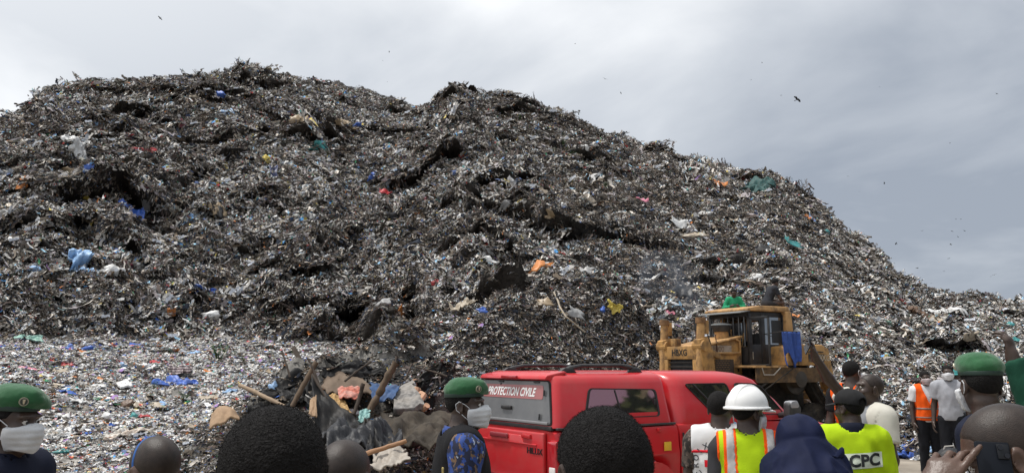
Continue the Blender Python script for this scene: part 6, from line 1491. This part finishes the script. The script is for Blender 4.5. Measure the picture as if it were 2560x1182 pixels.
pole('thin charred lath bent along the edge of the black tarpaulin', [(780, 935, 10.9), (812, 990, 10.7), (860, 1030, 10.6), (905, 1060, 10.5)], .022, WOODD)
pole('orange brown wooden tool handle above the beige plastic', [(885, 1142, 8.2), (950, 1122, 8.3), (1015, 1102, 8.4)], .032, WOODO, .05)
TARP_K = film('black_tarp', (.012, .012, .013), .55, spec=.2, dirt=(.05, .045, .04), damt=.6); TARP_G = film('grey_tarp', (.050, .042, .034), .8, spec=.15, dirt=(.095, .078, .060), damt=.8); CARP = film('muddy_carpet', (.13, .092, .064), .9, dirt=(.20, .15, .11), damt=.8); CARD = film('cardboard', (.34, .225, .135), .85, dirt=(.16, .10, .06), damt=.6)
Pq = lambda *a: [at(*p) for p in a]
sheet('tarpaulin', 'black tarpaulin sagging like a hammock between poles', 'tarpaulin', TARP_K, Pq((778, 938, 10.9), (905, 1055, 10.4), (880, 1090, 9.8), (790, 1075, 10.2)), .10, .08, 3, seed=1)
sheet('carpet', 'mud brown stiff carpet draped over the shelter roof', 'carpet', CARP, Pq((795, 918, 12.4), (900, 930, 12.4), (940, 985, 11.4), (812, 985, 11.3)), -.12, .05, 3, seed=2, ragged=.06)
sheet('cloth', 'yellow brown patterned cloth under the brown carpet', 'cloth', film('ochre', (.42, .26, .10), .8, vs=30, var=.5), Pq((805, 978, 11.2), (850, 985, 11.1), (880, 1030, 10.7), (830, 1010, 10.7)), .02, .06, 3, seed=3)
sheet('cloth', 'red and white printed cloth beside the charred post', 'cloth', film('redwhite', (.42, .12, .08), .8, vs=26, var=.5, dirt=(.62, .55, .5)), Pq((843, 968, 11.3), (905, 968, 11.2), (900, 998, 10.9), (848, 995, 10.9)), -.05, .04, 3.5, seed=4)
sheet('cloth', 'blue denim cloth hanging behind the crooked branch', 'cloth', film('denim', (.035, .085, .20), .85), Pq((925, 955, 11.4), (1000, 962, 11.4), (985, 990, 11.0), (930, 1005, 11.0)), .02, .05, 3, seed=5, ragged=.06)
sheet('tarpaulin', 'grey brown tarpaulin with long folds behind the gendarme', 'tarpaulin', TARP_G, Pq((950, 1015, 10.8), (1150, 1025, 10.6), (1120, 1100, 9.4), (965, 1110, 9.3)), .06, .20, 2.6, seed=6, n=34)
sheet('tarpaulin', 'dark grey tarpaulin crumpled below the branch', 'tarpaulin', film('slate_tarp', (.020, .021, .025), .5, spec=.3, dirt=(.055, .055, .06), damt=.6), Pq((805, 1060, 10.0), (1000, 1060, 9.9), (1010, 1150, 8.8), (820, 1120, 8.9)), -.12, .26, 2.8, seed=7, n=34)
sheet('tarpaulin', 'black plastic tent flap standing below the crooked branch', 'tarpaulin', TARP_K, Pq((905, 1058, 9.7), (925, 1052, 9.7), (985, 1160, 8.7), (870, 1160, 8.7)), -.05, .20, 3, seed=8)
sheet('plastic_sheet', 'beige plastic sheet at the foot of the shelter', 'sheet', film('cream', (.36, .32, .27), .5, dirt=(.14, .12, .10)), Pq((930, 1130, 8.6), (1005, 1110, 8.6), (1020, 1150, 8.0), (925, 1172, 7.9)), -.04, .07, 2.4, seed=9, ragged=.1)
sheet('cloth', 'pale teal plastic scrap knotted on the charred post', 'cloth', film('paleteal', (.22, .42, .40), .5), Pq((897, 1025, 10.3), (925, 1020, 10.3), (920, 1048, 10.1), (898, 1050, 10.1)), 0, .05, 2.5, seed=10, ragged=.15)
sheet('cardboard', 'torn brown cardboard box flap lying on the plastic field', 'cardboard', CARD, Pq((528, 1030, 11.0), (575, 1018, 11.0), (602, 1045, 10.4), (525, 1072, 10.3)), -.12, .05, 2, seed=11, thick=.02)
sheet('cardboard', 'small orange brown cardboard edge under the black tarpaulin', 'cardboard', CARD, Pq((775, 1000, 10.6), (790, 985, 10.6), (792, 1040, 10.2), (772, 1035, 10.2)), 0, .03, 2, seed=12)
_g = random.Random(31)
for i in range(9):
    px_, py_ = _g.uniform(720, 1120), _g.uniform(930, 1040); a_ = _g.uniform(-1.3, 1.3); L_ = _g.uniform(40, 85); d_ = _g.uniform(10.8, 12.3)
    pole('thin dark stick jutting out of the wrecked shelter', [(px_, py_, d_), (px_ + L_ * .5 * math.sin(a_), py_ - L_ * .5 * math.cos(a_), d_ + .1), (px_ + L_ * math.sin(a_), py_ - L_ * .9 * math.cos(a_), d_ + .2)], .020, WOODD, .3, 'stick', 6)['group'] = 'thin sticks in the wrecked shelter'
for i, (px_, py_, w_, h_) in enumerate(((700, 985, 70, 40), (760, 1000, 60, 50), (1060, 985, 80, 50), (1100, 945, 70, 40), (860, 930, 90, 34), (1030, 930, 80, 40), (640, 1060, 90, 50), (1000, 1000, 60, 50))):
    draped('rag', 'black rag matted into the wrecked shelter heap', 'rag', TARP_K, px_, py_, w_, h_, .30, 300 + i, .35, 'black rags in the shelter heap', n=16, lift=.10)
# slab of grey board with torn foam edge
def slab(name, label, cat, P, th, m, edge=None, rough_=.02, seed=0):
    root = thing(name, label, cat); A = [Vector(p) for p in P]; c = sum(A, Vector()) / 4; root.location = c; nrm_ = (A[2] - A[0]).cross(A[3] - A[1]).normalized()
    g = random.Random(seed); b = MB(); pts = []
    for i in range(4):
        for t_ in np.linspace(0, 1, 6)[:-1]: pts.append(A[i].lerp(A[(i + 1) % 4], t_) - c + Vector((g.uniform(-1, 1), g.uniform(-1, 1), g.uniform(-1, 1))) * rough_)
    n = len(pts); b.add([p + nrm_ * th / 2 for p in pts] + [p - nrm_ * th / 2 for p in pts], [tuple(range(n)), tuple(range(n, 2 * n))[::-1]] + [(i, (i + 1) % n, n + (i + 1) % n, n + i) for i in range(n)])
    b.build('panel', m, root, bevel=th * .12, seg=1)
    if edge:
        for i, (a0, b0) in enumerate(edge[1]):
            e_ = MB(); p0, p1 = A[a0] - c, A[b0] - c; pts = [p0.lerp(p1, t_) + Vector((g.uniform(-1, 1), g.uniform(-1, 1), g.uniform(-1, 1))) * th * .5 for t_ in np.linspace(0, 1, 12)]
            e_.tube(pts, [th * g.uniform(.3, .55) for _ in pts], 7); e_.build('foam_edge', edge[0], root, smooth=True)
    return root
FOAM = film('foam', (.56, .32, .20), .9); BOARD = film('grey_board', (.20, .19, .18), .85, vs=18, var=.5, dirt=(.36, .32, .27))
slab('mattress', 'grey mattress board with torn orange foam edge', 'mattress', Pq((972, 985, 11.3), (1035, 955, 11.6), (1062, 1020, 10.9), (985, 1030, 10.8)), .09, BOARD, (FOAM, [(1, 2)]), .03, 3)
slab('board', 'pale board with dark top edge lying behind the dark timber', 'board', Pq((716, 938, 12.4), (792, 935, 12.4), (790, 968, 12.0), (722, 962, 12.0)), .03, film('paleboard', (.42, .34, .28), .8), (WOODD, [(0, 1)]), .01, 4)
slab('metal_sheet', 'bent grey metal sheet beside the pale board', 'metal sheet', Pq((676, 945, 12.8), (712, 958, 12.6), (705, 978, 12.3), (680, 968, 12.4)), .012, film('bluegrey', (.12, .12, .13), .5), None, .02, 5)
bx_ = thing('carton', 'open grey cardboard carton on top of the black rags', 'carton'); ca = Pq((865, 895, 13.6), (930, 872, 13.6), (945, 890, 13.2), (880, 922, 13.0)); cb2 = Pq((866, 882, 14.4), (925, 862, 14.4))
c0 = sum(ca, Vector()) / 4; bx_.location = c0
b = MB(); b.add([p - c0 for p in ca], [(0, 1, 2, 3)]); o = b.build('front', film('greycard', (.24, .215, .19), .85), bx_); o.modifiers.new('t', 'SOLIDIFY').thickness = .02
b = MB(); b.add([ca[0] - c0, cb2[0] - c0, cb2[1] - c0, ca[1] - c0], [(0, 1, 2, 3)]); o = b.build('flap', CARD, bx_); o.modifiers.new('t', 'SOLIDIFY').thickness = .02
b = MB(); b.add([ca[1] - c0, cb2[1] - c0, at(945, 878, 14) - c0, ca[2] - c0], [(0, 1, 2, 3)]); o = b.build('side', film('greycard', (.24, .215, .19), .85), bx_); o.modifiers.new('t', 'SOLIDIFY').thickness = .02
sheet('plastic_sheet', 'dirty white sheet on top of the black rags beside carton', 'sheet', film('offwhite', (.60, .56, .50), .6), Pq((945, 885, 13.6), (975, 868, 13.8), (1000, 885, 13.4), (955, 895, 13.2)), -.05, .06, 3, seed=13)
draped('tarpaulin', 'tangle of black rags below the open carton', 'rags', TARP_K, 955, 930, 120, 44, .35, 21, .35, n=26, lift=.08)
crumpled('plastic_bag', 'light blue plastic bag beside the pale bare pole', 'bag', fm('light_blue'), 683, 980, 24, 26, 3)
crumpled('plastic_bag', 'black plastic bag tied at the end of the tool handle', 'bag', fm('black'), 1025, 1112, 46, 50, 4)
# ---- big bag and tarps on the right, at the feet of the standing men
bagr = thing('black_bag', 'big black bag with pale strap standing before the men', 'bag'); q_ = at(2374, 1130, 13.4); bagr.location = (q_.x, q_.y, 0.0)
fd = Fld(*[np.arange(a, b_, .016, dtype=np.float32) for a, b_ in ((-.32, .34), (-.26, .28), (-.04, .76))])
fd.add(Co((0, 0, .14), (0, 0, .50), .185, .215), .05).add(El((.04, .02, .56), (.18, .14, .06)), .05); X_, Y_, Z_ = fd.full(); fd.f = fd.f + .018 * np.abs(vnoise(X_ * 9, Y_ * 9, Z_ * 5)); fd.cut(.004 - Z_)
v_, f_ = fd.mesh(); npmesh('sack', v_, f_, mat('black_nylon', (.010, .010, .012), .55, var=.3, bump=.3, bscale=80), bagr)
b = MB(); b.tube([(-.13, -.12, .62), (-.17, -.15, .52), (-.185, -.17, .40), (-.185, -.16, .28)], .014, 6); b.build('strap', mat('pale_webbing', (.40, .38, .35), .8), bagr)
b = MB(); b.tube([(-.10, .02, .58), (-.06, .0, .72), (.06, .0, .73), (.12, .02, .60)], .013, 6); b.build('handle', mat('pale_webbing', (.40, .38, .35), .8), bagr)
draped('tarpaulin', 'blue plastic tarpaulin heaped at the feet of the orange vest', 'tarpaulin', fm('blue'), 2262, 1135, 66, 30, .45, 31, .15, n=20, lift=.06)
crumpled('plastic_bag', 'bright blue bag on the ground between the standing men', 'bag', fm('light_blue'), 2327, 1138, 20, 26, 5)
crumpled('plastic_bag', 'small white rag bundle beside the blue tarpaulin', 'bag', fm('white'), 2300, 1148, 24, 14, 6)
draped('cloth', 'blue and red cloth on the ground by the black bag', 'cloth', fm('blue'), 2405, 1115, 30, 40, .4, 33, .15, lift=.06)
# ---- pieces that stand out on the field and the slope
D = draped; K = crumpled
D('plastic_sheet', 'light blue plastic sheet hanging in folds on the slope', 'sheet', fm('light_blue'), 186, 672, 48, 66, .28, 41, .16, n=22, lift=.45)
D('tarpaulin', 'bright blue tarpaulin bundle on the ledge above the hanging sheet', 'tarpaulin', fm('blue'), 324, 540, 56, 24, .45, 42, .12, n=20, lift=.3)
D('tarpaulin', 'blue tarpaulin strip below the shaggy ledges', 'tarpaulin', fm('blue'), 514, 731, 44, 16, .4, 43, .15, lift=.2)
D('plastic_sheet', 'flat pale blue plastic on a high ledge', 'sheet', fm('light_blue'), 476, 560, 44, 12, .4, 44, .12, lift=.2)
D('sacking', 'heap of torn white sacking on the lower slope', 'sacking', fm('white'), 706, 718, 60, 40, .5, 45, .25, n=20, lift=.3)
D('plastic_sheet', 'torn white sheet draped high on the left shoulder', 'sheet', fm('white'), 190, 372, 44, 30, .4, 46, .3, lift=.3)
D('plastic_sheet', 'narrow white sheet hanging below the torn one', 'sheet', fm('white'), 195, 414, 22, 36, .35, 47, .2, lift=.3)
D('cloth', 'off white rag lying below the summit', 'cloth', fm('beige'), 462, 362, 26, 22, .4, 48, .2, lift=.25)
D('cloth', 'navy cloth hanging down the shaggy overhang', 'cloth', fm('navy'), 680, 447, 20, 46, .3, 49, .12, lift=.3)
K('foam_block', 'white foam block on the dark middle slope', 'foam', fm('white'), 1279, 480, 26, 13, 7); K('foam_block', 'white foam block next to the other in the dark slope', 'foam', fm('white'), 1328, 486, 22, 12, 8)
K('plastic_bag', 'pink bag on the dark overhang', 'bag', fm('pink'), 1065, 502, 11, 16, 9); K('plastic_bag', 'red bag on the lower central slope', 'bag', fm('red'), 1090, 712, 28, 14, 10)
K('plastic_bag', 'royal blue bag beside the yellow rag above the bulldozer', 'bag', fm('blue'), 1508, 781, 20, 18, 11); D('cloth', 'yellow rag beside the royal blue bag above bulldozer', 'cloth', fm('yellow'), 1536, 786, 34, 18, .4, 51, .25, lift=.2)
D('sacking', 'cream sacking heap behind the pickup roof', 'sacking', fm('beige'), 1160, 785, 56, 24, .45, 52, .25, n=18, lift=.25)
D('netting', 'dark teal netting hanging under the right hand cliff', 'netting', film('net', (.012, .075, .072), .7), 1895, 482, 62, 44, .35, 53, .2, n=18, lift=.35)
D('plastic_sheet', 'blue scrap caught on the upper green patch', 'sheet', fm('light_blue'), 1340, 330, 12, 26, .3, 54, .12, lift=.35); D('plastic_sheet', 'blue green sheet on the upper left slope', 'sheet', fm('teal'), 800, 380, 44, 20, .4, 55, .2, lift=.3)
D('plastic_bag', 'yellow bag on the right hand slope', 'bag', fm('yellow'), 2176, 752, 17, 14, .4, 56, .2, lift=.3); D('cloth', 'rust brown heap of cloth on the low right slope', 'cloth', fm('brown'), 2286, 795, 44, 30, .5, 57, .2, n=18, lift=.3)
D('plastic_sheet', 'mint green sheet on the low right slope', 'sheet', fm('mint'), 2216, 823, 26, 12, .4, 58, .15, lift=.2); D('cloth', 'long white cloth on the low right slope', 'cloth', fm('white'), 2355, 790, 84, 15, .5, 59, .25, n=18, lift=.3)
K('plastic_bag', 'blue bag above the cap of the lime jacket', 'bag', fm('blue'), 2241, 869, 17, 11, 12); D('plastic_sheet', 'green sheet behind the right hand beret', 'sheet', fm('green'), 2450, 905, 48, 14, .4, 60, .15, lift=.15)
D('cloth', 'orange rag on the right slope beside the bulldozer', 'cloth', fm('orange'), 1984, 806, 18, 10, .4, 61, .2, lift=.2); K('plastic_bag', 'yellow bag on the slope behind the sitting man', 'bag', fm('yellow'), 1783, 708, 13, 10, 13)
K('plastic_bag', 'dark blue bag above the green shirted person', 'bag', fm('navy'), 1843, 725, 12, 18, 14); D('cloth', 'pink and white rags above the bulldozer blade', 'cloth', fm('pink'), 1672, 797, 22, 12, .4, 62, .2, lift=.2)
D('tarpaulin', 'bright blue plastic trailing across the plastic field', 'tarpaulin', fm('blue'), 446, 962, 84, 36, .5, 63, .22, n=22, rot=-.45, lift=.06)
STRI = mat('striped_cloth', (.30, .25, .25), .85); t_ = STRI.node_tree; wv = N(t_, 'ShaderNodeTexWave'); wv.inputs['Scale'].default_value = 3.5; wv.inputs['Distortion'].default_value = 1.5; wv.bands_direction = 'Z'; tcn = N(t_, 'ShaderNodeTexCoord'); crn = N(t_, 'ShaderNodeValToRGB'); crn.color_ramp.elements[0].color = (.10, .07, .08, 1); crn.color_ramp.elements[1].color = (.42, .36, .36, 1); crn.color_ramp.elements[0].position = .35; crn.color_ramp.elements[1].position = .5
t_.links.new(tcn.outputs['Object'], wv.inputs[0]); t_.links.new(wv.outputs[0], crn.inputs[0]); t_.links.new(crn.outputs[0], t_.nodes['Principled BSDF'].inputs['Base Color'])
D('cloth', 'mauve grey striped cloth lying on the blue plastic', 'cloth', STRI, 452, 938, 46, 34, .5, 64, .15, n=20, lift=.14)
D('cloth', 'red rag on the plastic field', 'cloth', fm('red'), 171, 913, 28, 11, .4, 65, .2, lift=.06); D('cloth', 'dark green cloth strip on the plastic field', 'cloth', fm('green'), 262, 1004, 50, 12, .4, 66, .2, lift=.06)
D('tarpaulin', 'teal tarpaulin strip beside the left gendarme', 'tarpaulin', fm('teal'), 88, 1140, 110, 22, .4, 67, .15, n=20, rot=-.15, lift=.06); K('earth_clod', 'dark brown earth clod on the plastic field', 'clod', fm('brown'), 310, 1016, 46, 16, 15)
slab('foam_board', 'flat white foam board on the plastic field', 'foam', [hit(*p)[0] + Vector((0, 0, .12)) for p in ((288, 968), (315, 958), (330, 974), (300, 980))], .05, fm('white'))
D('towel', 'white towel with orange and green stripes behind strap man', 'towel', film('stripes', (.58, .55, .50), .8, vs=22, var=.6, dirt=(.45, .20, .06)), 318, 1088, 96, 26, .45, 68, .2, n=20, rot=.35, lift=.06)
K('sack', 'stuffed yellow brown sack at the edge of the field', 'sack', film('straw', (.46, .33, .15), .9), 44, 1162, 66, 40, 16); D('cloth', 'yellow rag on the plastic field', 'cloth', fm('yellow'), 122, 945, 46, 10, .5, 69, .3, lift=.06)
D('plastic_sheet', 'green and white plastic at the foot of the slope', 'sheet', fm('mint'), 70, 856, 44, 18, .4, 70, .25, lift=.15); D('plastic_sheet', 'white plastic sheet trailing beside the gendarme mask', 'sheet', fm('white'), 150, 1090, 76, 26, .5, 71, .25, n=18, rot=.3, lift=.05)
D('sacking', 'white sack at the edge of field beside the green beret', 'sacking', fm('white'), 12, 950, 40, 20, .4, 72, .2, lift=.06); K('stone', 'round pale stone on the plastic field', 'stone', fm('grey'), 385, 985, 15, 14, 17)
# ropes and long strips that run down the slope
def strip(label, pts, r, m):
    P = []
    for (px, py) in pts:
        h_ = hit(px, py)
        if h_: P.append(h_[0] + h_[1] * .25)
    if len(P) < 2: return
    c = P[0].copy(); b = MB(); b.tube([p - c for p in P], r, 6); tag(b.build('rope', m, smooth=True, loc=c), label, 'rope')
strip('long white rope running down the slope to the pickup', [(1383, 742), (1392, 762), (1402, 785), (1409, 803), (1428, 818), (1452, 838)], .028, fm('beige'))
strip('thin grey cable running down from the dark overhang', [(888, 505), (915, 540), (945, 580), (985, 625)], .04, fm('grey'))
strip('thin bent cable under the right hand cliff', [(1800, 590), (1820, 600), (1835, 622)], .045, fm('beige'))
# many look-alike bags and rags: told apart only by where they lie
g = random.Random(5)
kinds = [('white', 34, 'white plastic bag'), ('grey', 16, 'grey rag'), ('light_blue', 18, 'pale blue plastic bag'), ('blue', 14, 'blue plastic bag'), ('black', 22, 'black plastic bag'), ('beige', 20, 'beige rag'), ('teal', 8, 'teal plastic bag'), ('red', 7, 'red rag'), ('orange', 7, 'orange rag'), ('pink', 6, 'pink rag'), ('yellow', 6, 'yellow plastic bag'), ('tan', 12, 'tan cardboard scrap')]
seed = 200
def sil(px): return float(np.interp(px, [q[0] for q in SIL], [q[1] for q in SIL]))
for cname, cnt, what in kinds:
    for i in range(cnt):
        seed += 1
        onf = g.random() < .28
        if onf: px, py = g.uniform(10, 690), g.uniform(860, 1050)
        else:
            px = g.uniform(10, 2540); lo_ = sil(px) + 45; hi_ = 830 if px < 1640 else (760 if px < 2070 else 880); py = g.uniform(lo_, max(lo_ + 10, hi_))
        sz = g.uniform(12, 30) if not onf else g.uniform(13, 26); w_ = sz * g.uniform(.8, 1.8); h_ = sz * g.uniform(.5, .8)
        where = 'lying on the plastic field' if onf else 'lying among the scraps of the refuse slope'
        nm = 'plastic_bag' if 'bag' in what else ('cardboard' if 'card' in what else 'rag'); catg = 'bag' if 'bag' in what else ('cardboard' if 'card' in what else 'rag')
        lab = 'crumpled small %s %s' % (what, where); grp = '%ss %s' % (what, 'on the field' if onf else 'on the slope')
        if 'bag' in what and g.random() < .5: crumpled(nm, lab, catg, fm(cname), px, py, w_, h_, seed, grp, .3)
        else: draped(nm, lab, catg, fm(cname), px, py, w_, h_, .45, seed, .25, grp, n=7, lift=.10 if onf else .30)
# ---- weeds
LEAF = mat('weed_leaf', (.045, .12, .025), .6, var=.35, vscale=4)
def weed(px, py, hpx, label, group=None, seed=0):
    h_ = hit(px, py)
    if h_ is None: return
    c = h_[0]; k = (c - Vector((0, 0, CAMH))).length / F; H_ = hpx * k; g = random.Random(seed); root = thing('weed', label, 'weed', c, g.uniform(0, 6), group)
    b = MB(); st = MB()
    for i in range(9):
        a = g.uniform(0, 6.28); r_ = g.uniform(.1, .55) * H_; top = Vector((math.cos(a) * r_, math.sin(a) * r_, H_ * g.uniform(.55, 1.05))); st.tube([(0, 0, -.1), top * .5 + Vector((0, 0, .1 * H_)), top], [.02 * H_, .014 * H_, .006 * H_], 4)
        for j in range(9):
            t2 = g.uniform(.3, 1); p = top * t2; q = g.uniform(0, 6.28); L = H_ * g.uniform(.12, .26); dv_ = Vector((math.cos(q), math.sin(q), g.uniform(-.1, .5))).normalized(); sv = dv_.cross(Vector((0, 0, 1))).normalized() * L * .28
            b.add([p, p + dv_ * L * .5 + sv, p + dv_ * L, p + dv_ * L * .5 - sv], [(0, 1, 2, 3)])
    st.build('stem', mat('weed_stem', (.07, .11, .04), .7), root); o = b.build('leaves', LEAF, root); tag(o, kind='stuff')
for i, (px, py, h_) in enumerate([(545, 905, 46), (553, 890, 30)]): weed(px, py, h_, 'tall green weed growing out of the plastic field', 'tall weeds on the plastic field', i)
for i, (px, py, h_) in enumerate([(460, 1008, 30), (385, 975, 24), (370, 985, 18), (262, 888, 14), (425, 885, 16), (585, 890, 16), (610, 905, 18), (735, 888, 20), (752, 870, 18), (1085, 915, 12)]): weed(px, py, h_, 'low green weed growing among the plastic scraps', 'low weeds on the plastic field', 10 + i)
for i in range(22): weed(g.uniform(1250, 1500), 0, 14, 'x') if False else None
for i, (px, py) in enumerate([(1262, 290), (1282, 296), (1300, 305), (1322, 318), (1338, 345), (1352, 326), (1368, 336), (1372, 352), (1385, 350), (1392, 372), (1408, 366), (1415, 380), (1425, 392), (1440, 398), (1452, 410), (1466, 412), (1515, 474), (1462, 420), (800, 382), (820, 392), (1385, 385), (1402, 352)]): weed(px, py, g.uniform(13, 22), 'small green weed rooted on the upper refuse slope', 'weeds high on the slope', 40 + i)
# ---- birds
BIRD = mat('dark_feathers', (.025, .023, .022), .8, var=.3)
def bird_proto():
    root = thing('bird', 'dark bird', 'bird'); b = MB(); b.lathe([(.004, -.26), (.03, -.2), (.05, -.08), (.065, .05), (.05, .16), (.035, .2), (.04, .24), (.01, .30), (.002, .33)], (0, 0, 0), 8, 'y'); b.add([(-.02, -.2, .0), (.02, -.2, 0), (.09, -.42, .0), (-.09, -.42, 0)], [(0, 1, 2, 3)]); b.build('body', BIRD, root, smooth=True)
    for s in (-1, 1):
        w_ = MB(); rows = [[(s * .03, .12, .02), (s * .30, .17, .13), (s * .62, .04, .05)], [(s * .03, -.02, .02), (s * .30, .02, .13), (s * .58, -.05, .05)], [(s * .03, -.12, .015), (s * .28, -.11, .12), (s * .50, -.12, .05)]]
        w_.grid(rows); o = w_.build('wing', BIRD, root, smooth=True); o.modifiers.new('t', 'SOLIDIFY').thickness = .012
    return root
proto = bird_proto(); first = True
def copy_tree(o, parent=None):
    c = o.copy(); COL.objects.link(c); c.parent = parent
    for ch in list(o.children): copy_tree(ch, c)
    return c
BIRDS = [(400, 46, 13), (1513, 198, 15), (1552, 233, 9), (1993, 249, 24), (1953, 239, 7), (973, 130, 7), (957, 152, 5), (969, 205, 5), (1438, 110, 5), (2120, 441, 8), (2211, 458, 9), (2148, 479, 5), (2199, 218, 6), (2305, 577, 8), (2390, 548, 6), (2402, 548, 7), (2380, 578, 6), (2411, 577, 9), (2395, 592, 5), (2377, 611, 11), (2240, 609, 10), (2372, 646, 6), (2236, 658, 6), (2293, 670, 11), (2360, 678, 5), (2486, 687, 10), (2477, 691, 5), (2492, 235, 10), (2375, 358, 6), (1905, 157, 5), (1878, 200, 5), (2328, 708, 5), (1657, 355, 5)]
special = {0: 'dark bird flying alone high over the left shoulder of the refuse', 3: 'broadest winged dark bird in the grey sky above the slope', 1: 'dark bird gliding above the summit cliff with wings spread'}
for i, (px, py, sz) in enumerate(BIRDS):
    o = proto if i == 0 else copy_tree(proto)
    d_ = 1.24 * F / sz; d_ = min(d_, 420); o.location = at(px, py, d_); o.rotation_euler = (g.uniform(-.5, .5), g.uniform(-.6, .6), g.uniform(0, 6.28)); sc_ = sz * d_ / F / 1.24; o.scale = (sc_,) * 3
    o['label'] = special.get(i, 'small dark bird circling in the cloudy sky'); o['category'] = 'bird'; o['group'] = 'birds circling over the refuse'
# ---- rags dumped on the rear deck of the bulldozer
def at_doz(name, label, c, lx, ly, lz, w_, h_, seed):
    o = crumpled(name, label, 'bundle', fm(c), 1500, 700, 20, 20, seed); q = doz.matrix_basis @ Vector((lx, ly, lz)); o.location = q; o.scale = (w_, w_ * .8, h_); return o
at_doz('rag_bundle', 'dark rag bundle wedged behind the bulldozer cab', 'black', -1.42, .30, 2.85, .55, 1.0, 81); at_doz('rag_bundle', 'pale sack slumped behind the bulldozer cab', 'grey', -1.65, .42, 2.62, .5, .5, 82)
# ---- unseen trees added right of the view to darken window reflections and cut skylight
def unseen_trees():
    gg = np.random.default_rng(9); n = 16000; t_ = gg.random(n); y_ = -34 + 44 * t_; x_ = 25 + gg.uniform(-2, 2, n); top = 11.5 + 2.2 * vnoise(y_ / 3.5, 0 * y_, 0 * y_) + 1.2 * vnoise(y_ / 1.2, 0 * y_, 0 * y_); z_ = gg.random(n) ** .8 * top
    P = np.stack([x_, y_, z_], 1); u_ = gg.normal(0, 1, (n, 3)); u_ /= np.linalg.norm(u_, axis=1)[:, None]; v_ = np.cross(u_, gg.normal(0, 1, (n, 3))); v_ /= np.linalg.norm(v_, axis=1)[:, None]; s_ = gg.uniform(.3, .75, (n, 1))
    V = np.stack([P - u_ * s_, P + v_ * s_ * .6, P + u_ * s_, P - v_ * s_ * .6], 1).reshape(-1, 3); o = npmesh('unseen_reflected_trees', V, np.arange(n)[:, None] * 4 + np.arange(4), LEAF, None, False); tag(o, 'dense dark trees along the road opposite the refuse', 'trees', kind='stuff')
unseen_trees()
# ---- exhaust smoke drifting left from the bulldozer stack
sp = doz.matrix_basis @ Vector((1.80 * KX, .02, 3.1)); path = [sp, sp + Vector((-.1, .2, .4)), at(1735, 758, 24.2), at(1718, 735, 25), at(1695, 712, 26), at(1662, 692, 27.5), at(1625, 672, 29), at(1590, 655, 30)]
b = MB(); b.tube([p - sp for p in path], [.10, .18, .34, .58, .85, .95, .7, .1], 14); sm = b.build('smoke', None, smooth=True, loc=sp); tag(sm, 'thin blue grey exhaust smoke drifting from the bulldozer stack', 'smoke', kind='stuff')
m = bpy.data.materials.new('smoke'); m.use_nodes = True; t_ = m.node_tree; t_.nodes.remove(t_.nodes['Principled BSDF']); pv = N(t_, 'ShaderNodeVolumePrincipled'); pv.inputs['Color'].default_value = (.42, .47, .56, 1); pv.inputs['Density'].default_value = .35; t_.links.new(pv.outputs[0], t_.nodes['Material Output'].inputs['Volume']); sm.data.materials.append(m)
tc_ = N(t_, 'ShaderNodeTexCoord'); no = N(t_, 'ShaderNodeTexNoise'); no.inputs['Scale'].default_value = 1.1; no.inputs['Detail'].default_value = 4; mr_ = N(t_, 'ShaderNodeMapRange'); mr_.inputs[1].default_value = .46; mr_.inputs[2].default_value = .75; mr_.inputs[4].default_value = .18; t_.links.new(tc_.outputs['Object'], no.inputs['Vector']); t_.links.new(no.outputs[0], mr_.inputs[0]); t_.links.new(mr_.outputs[0], pv.inputs['Density'])
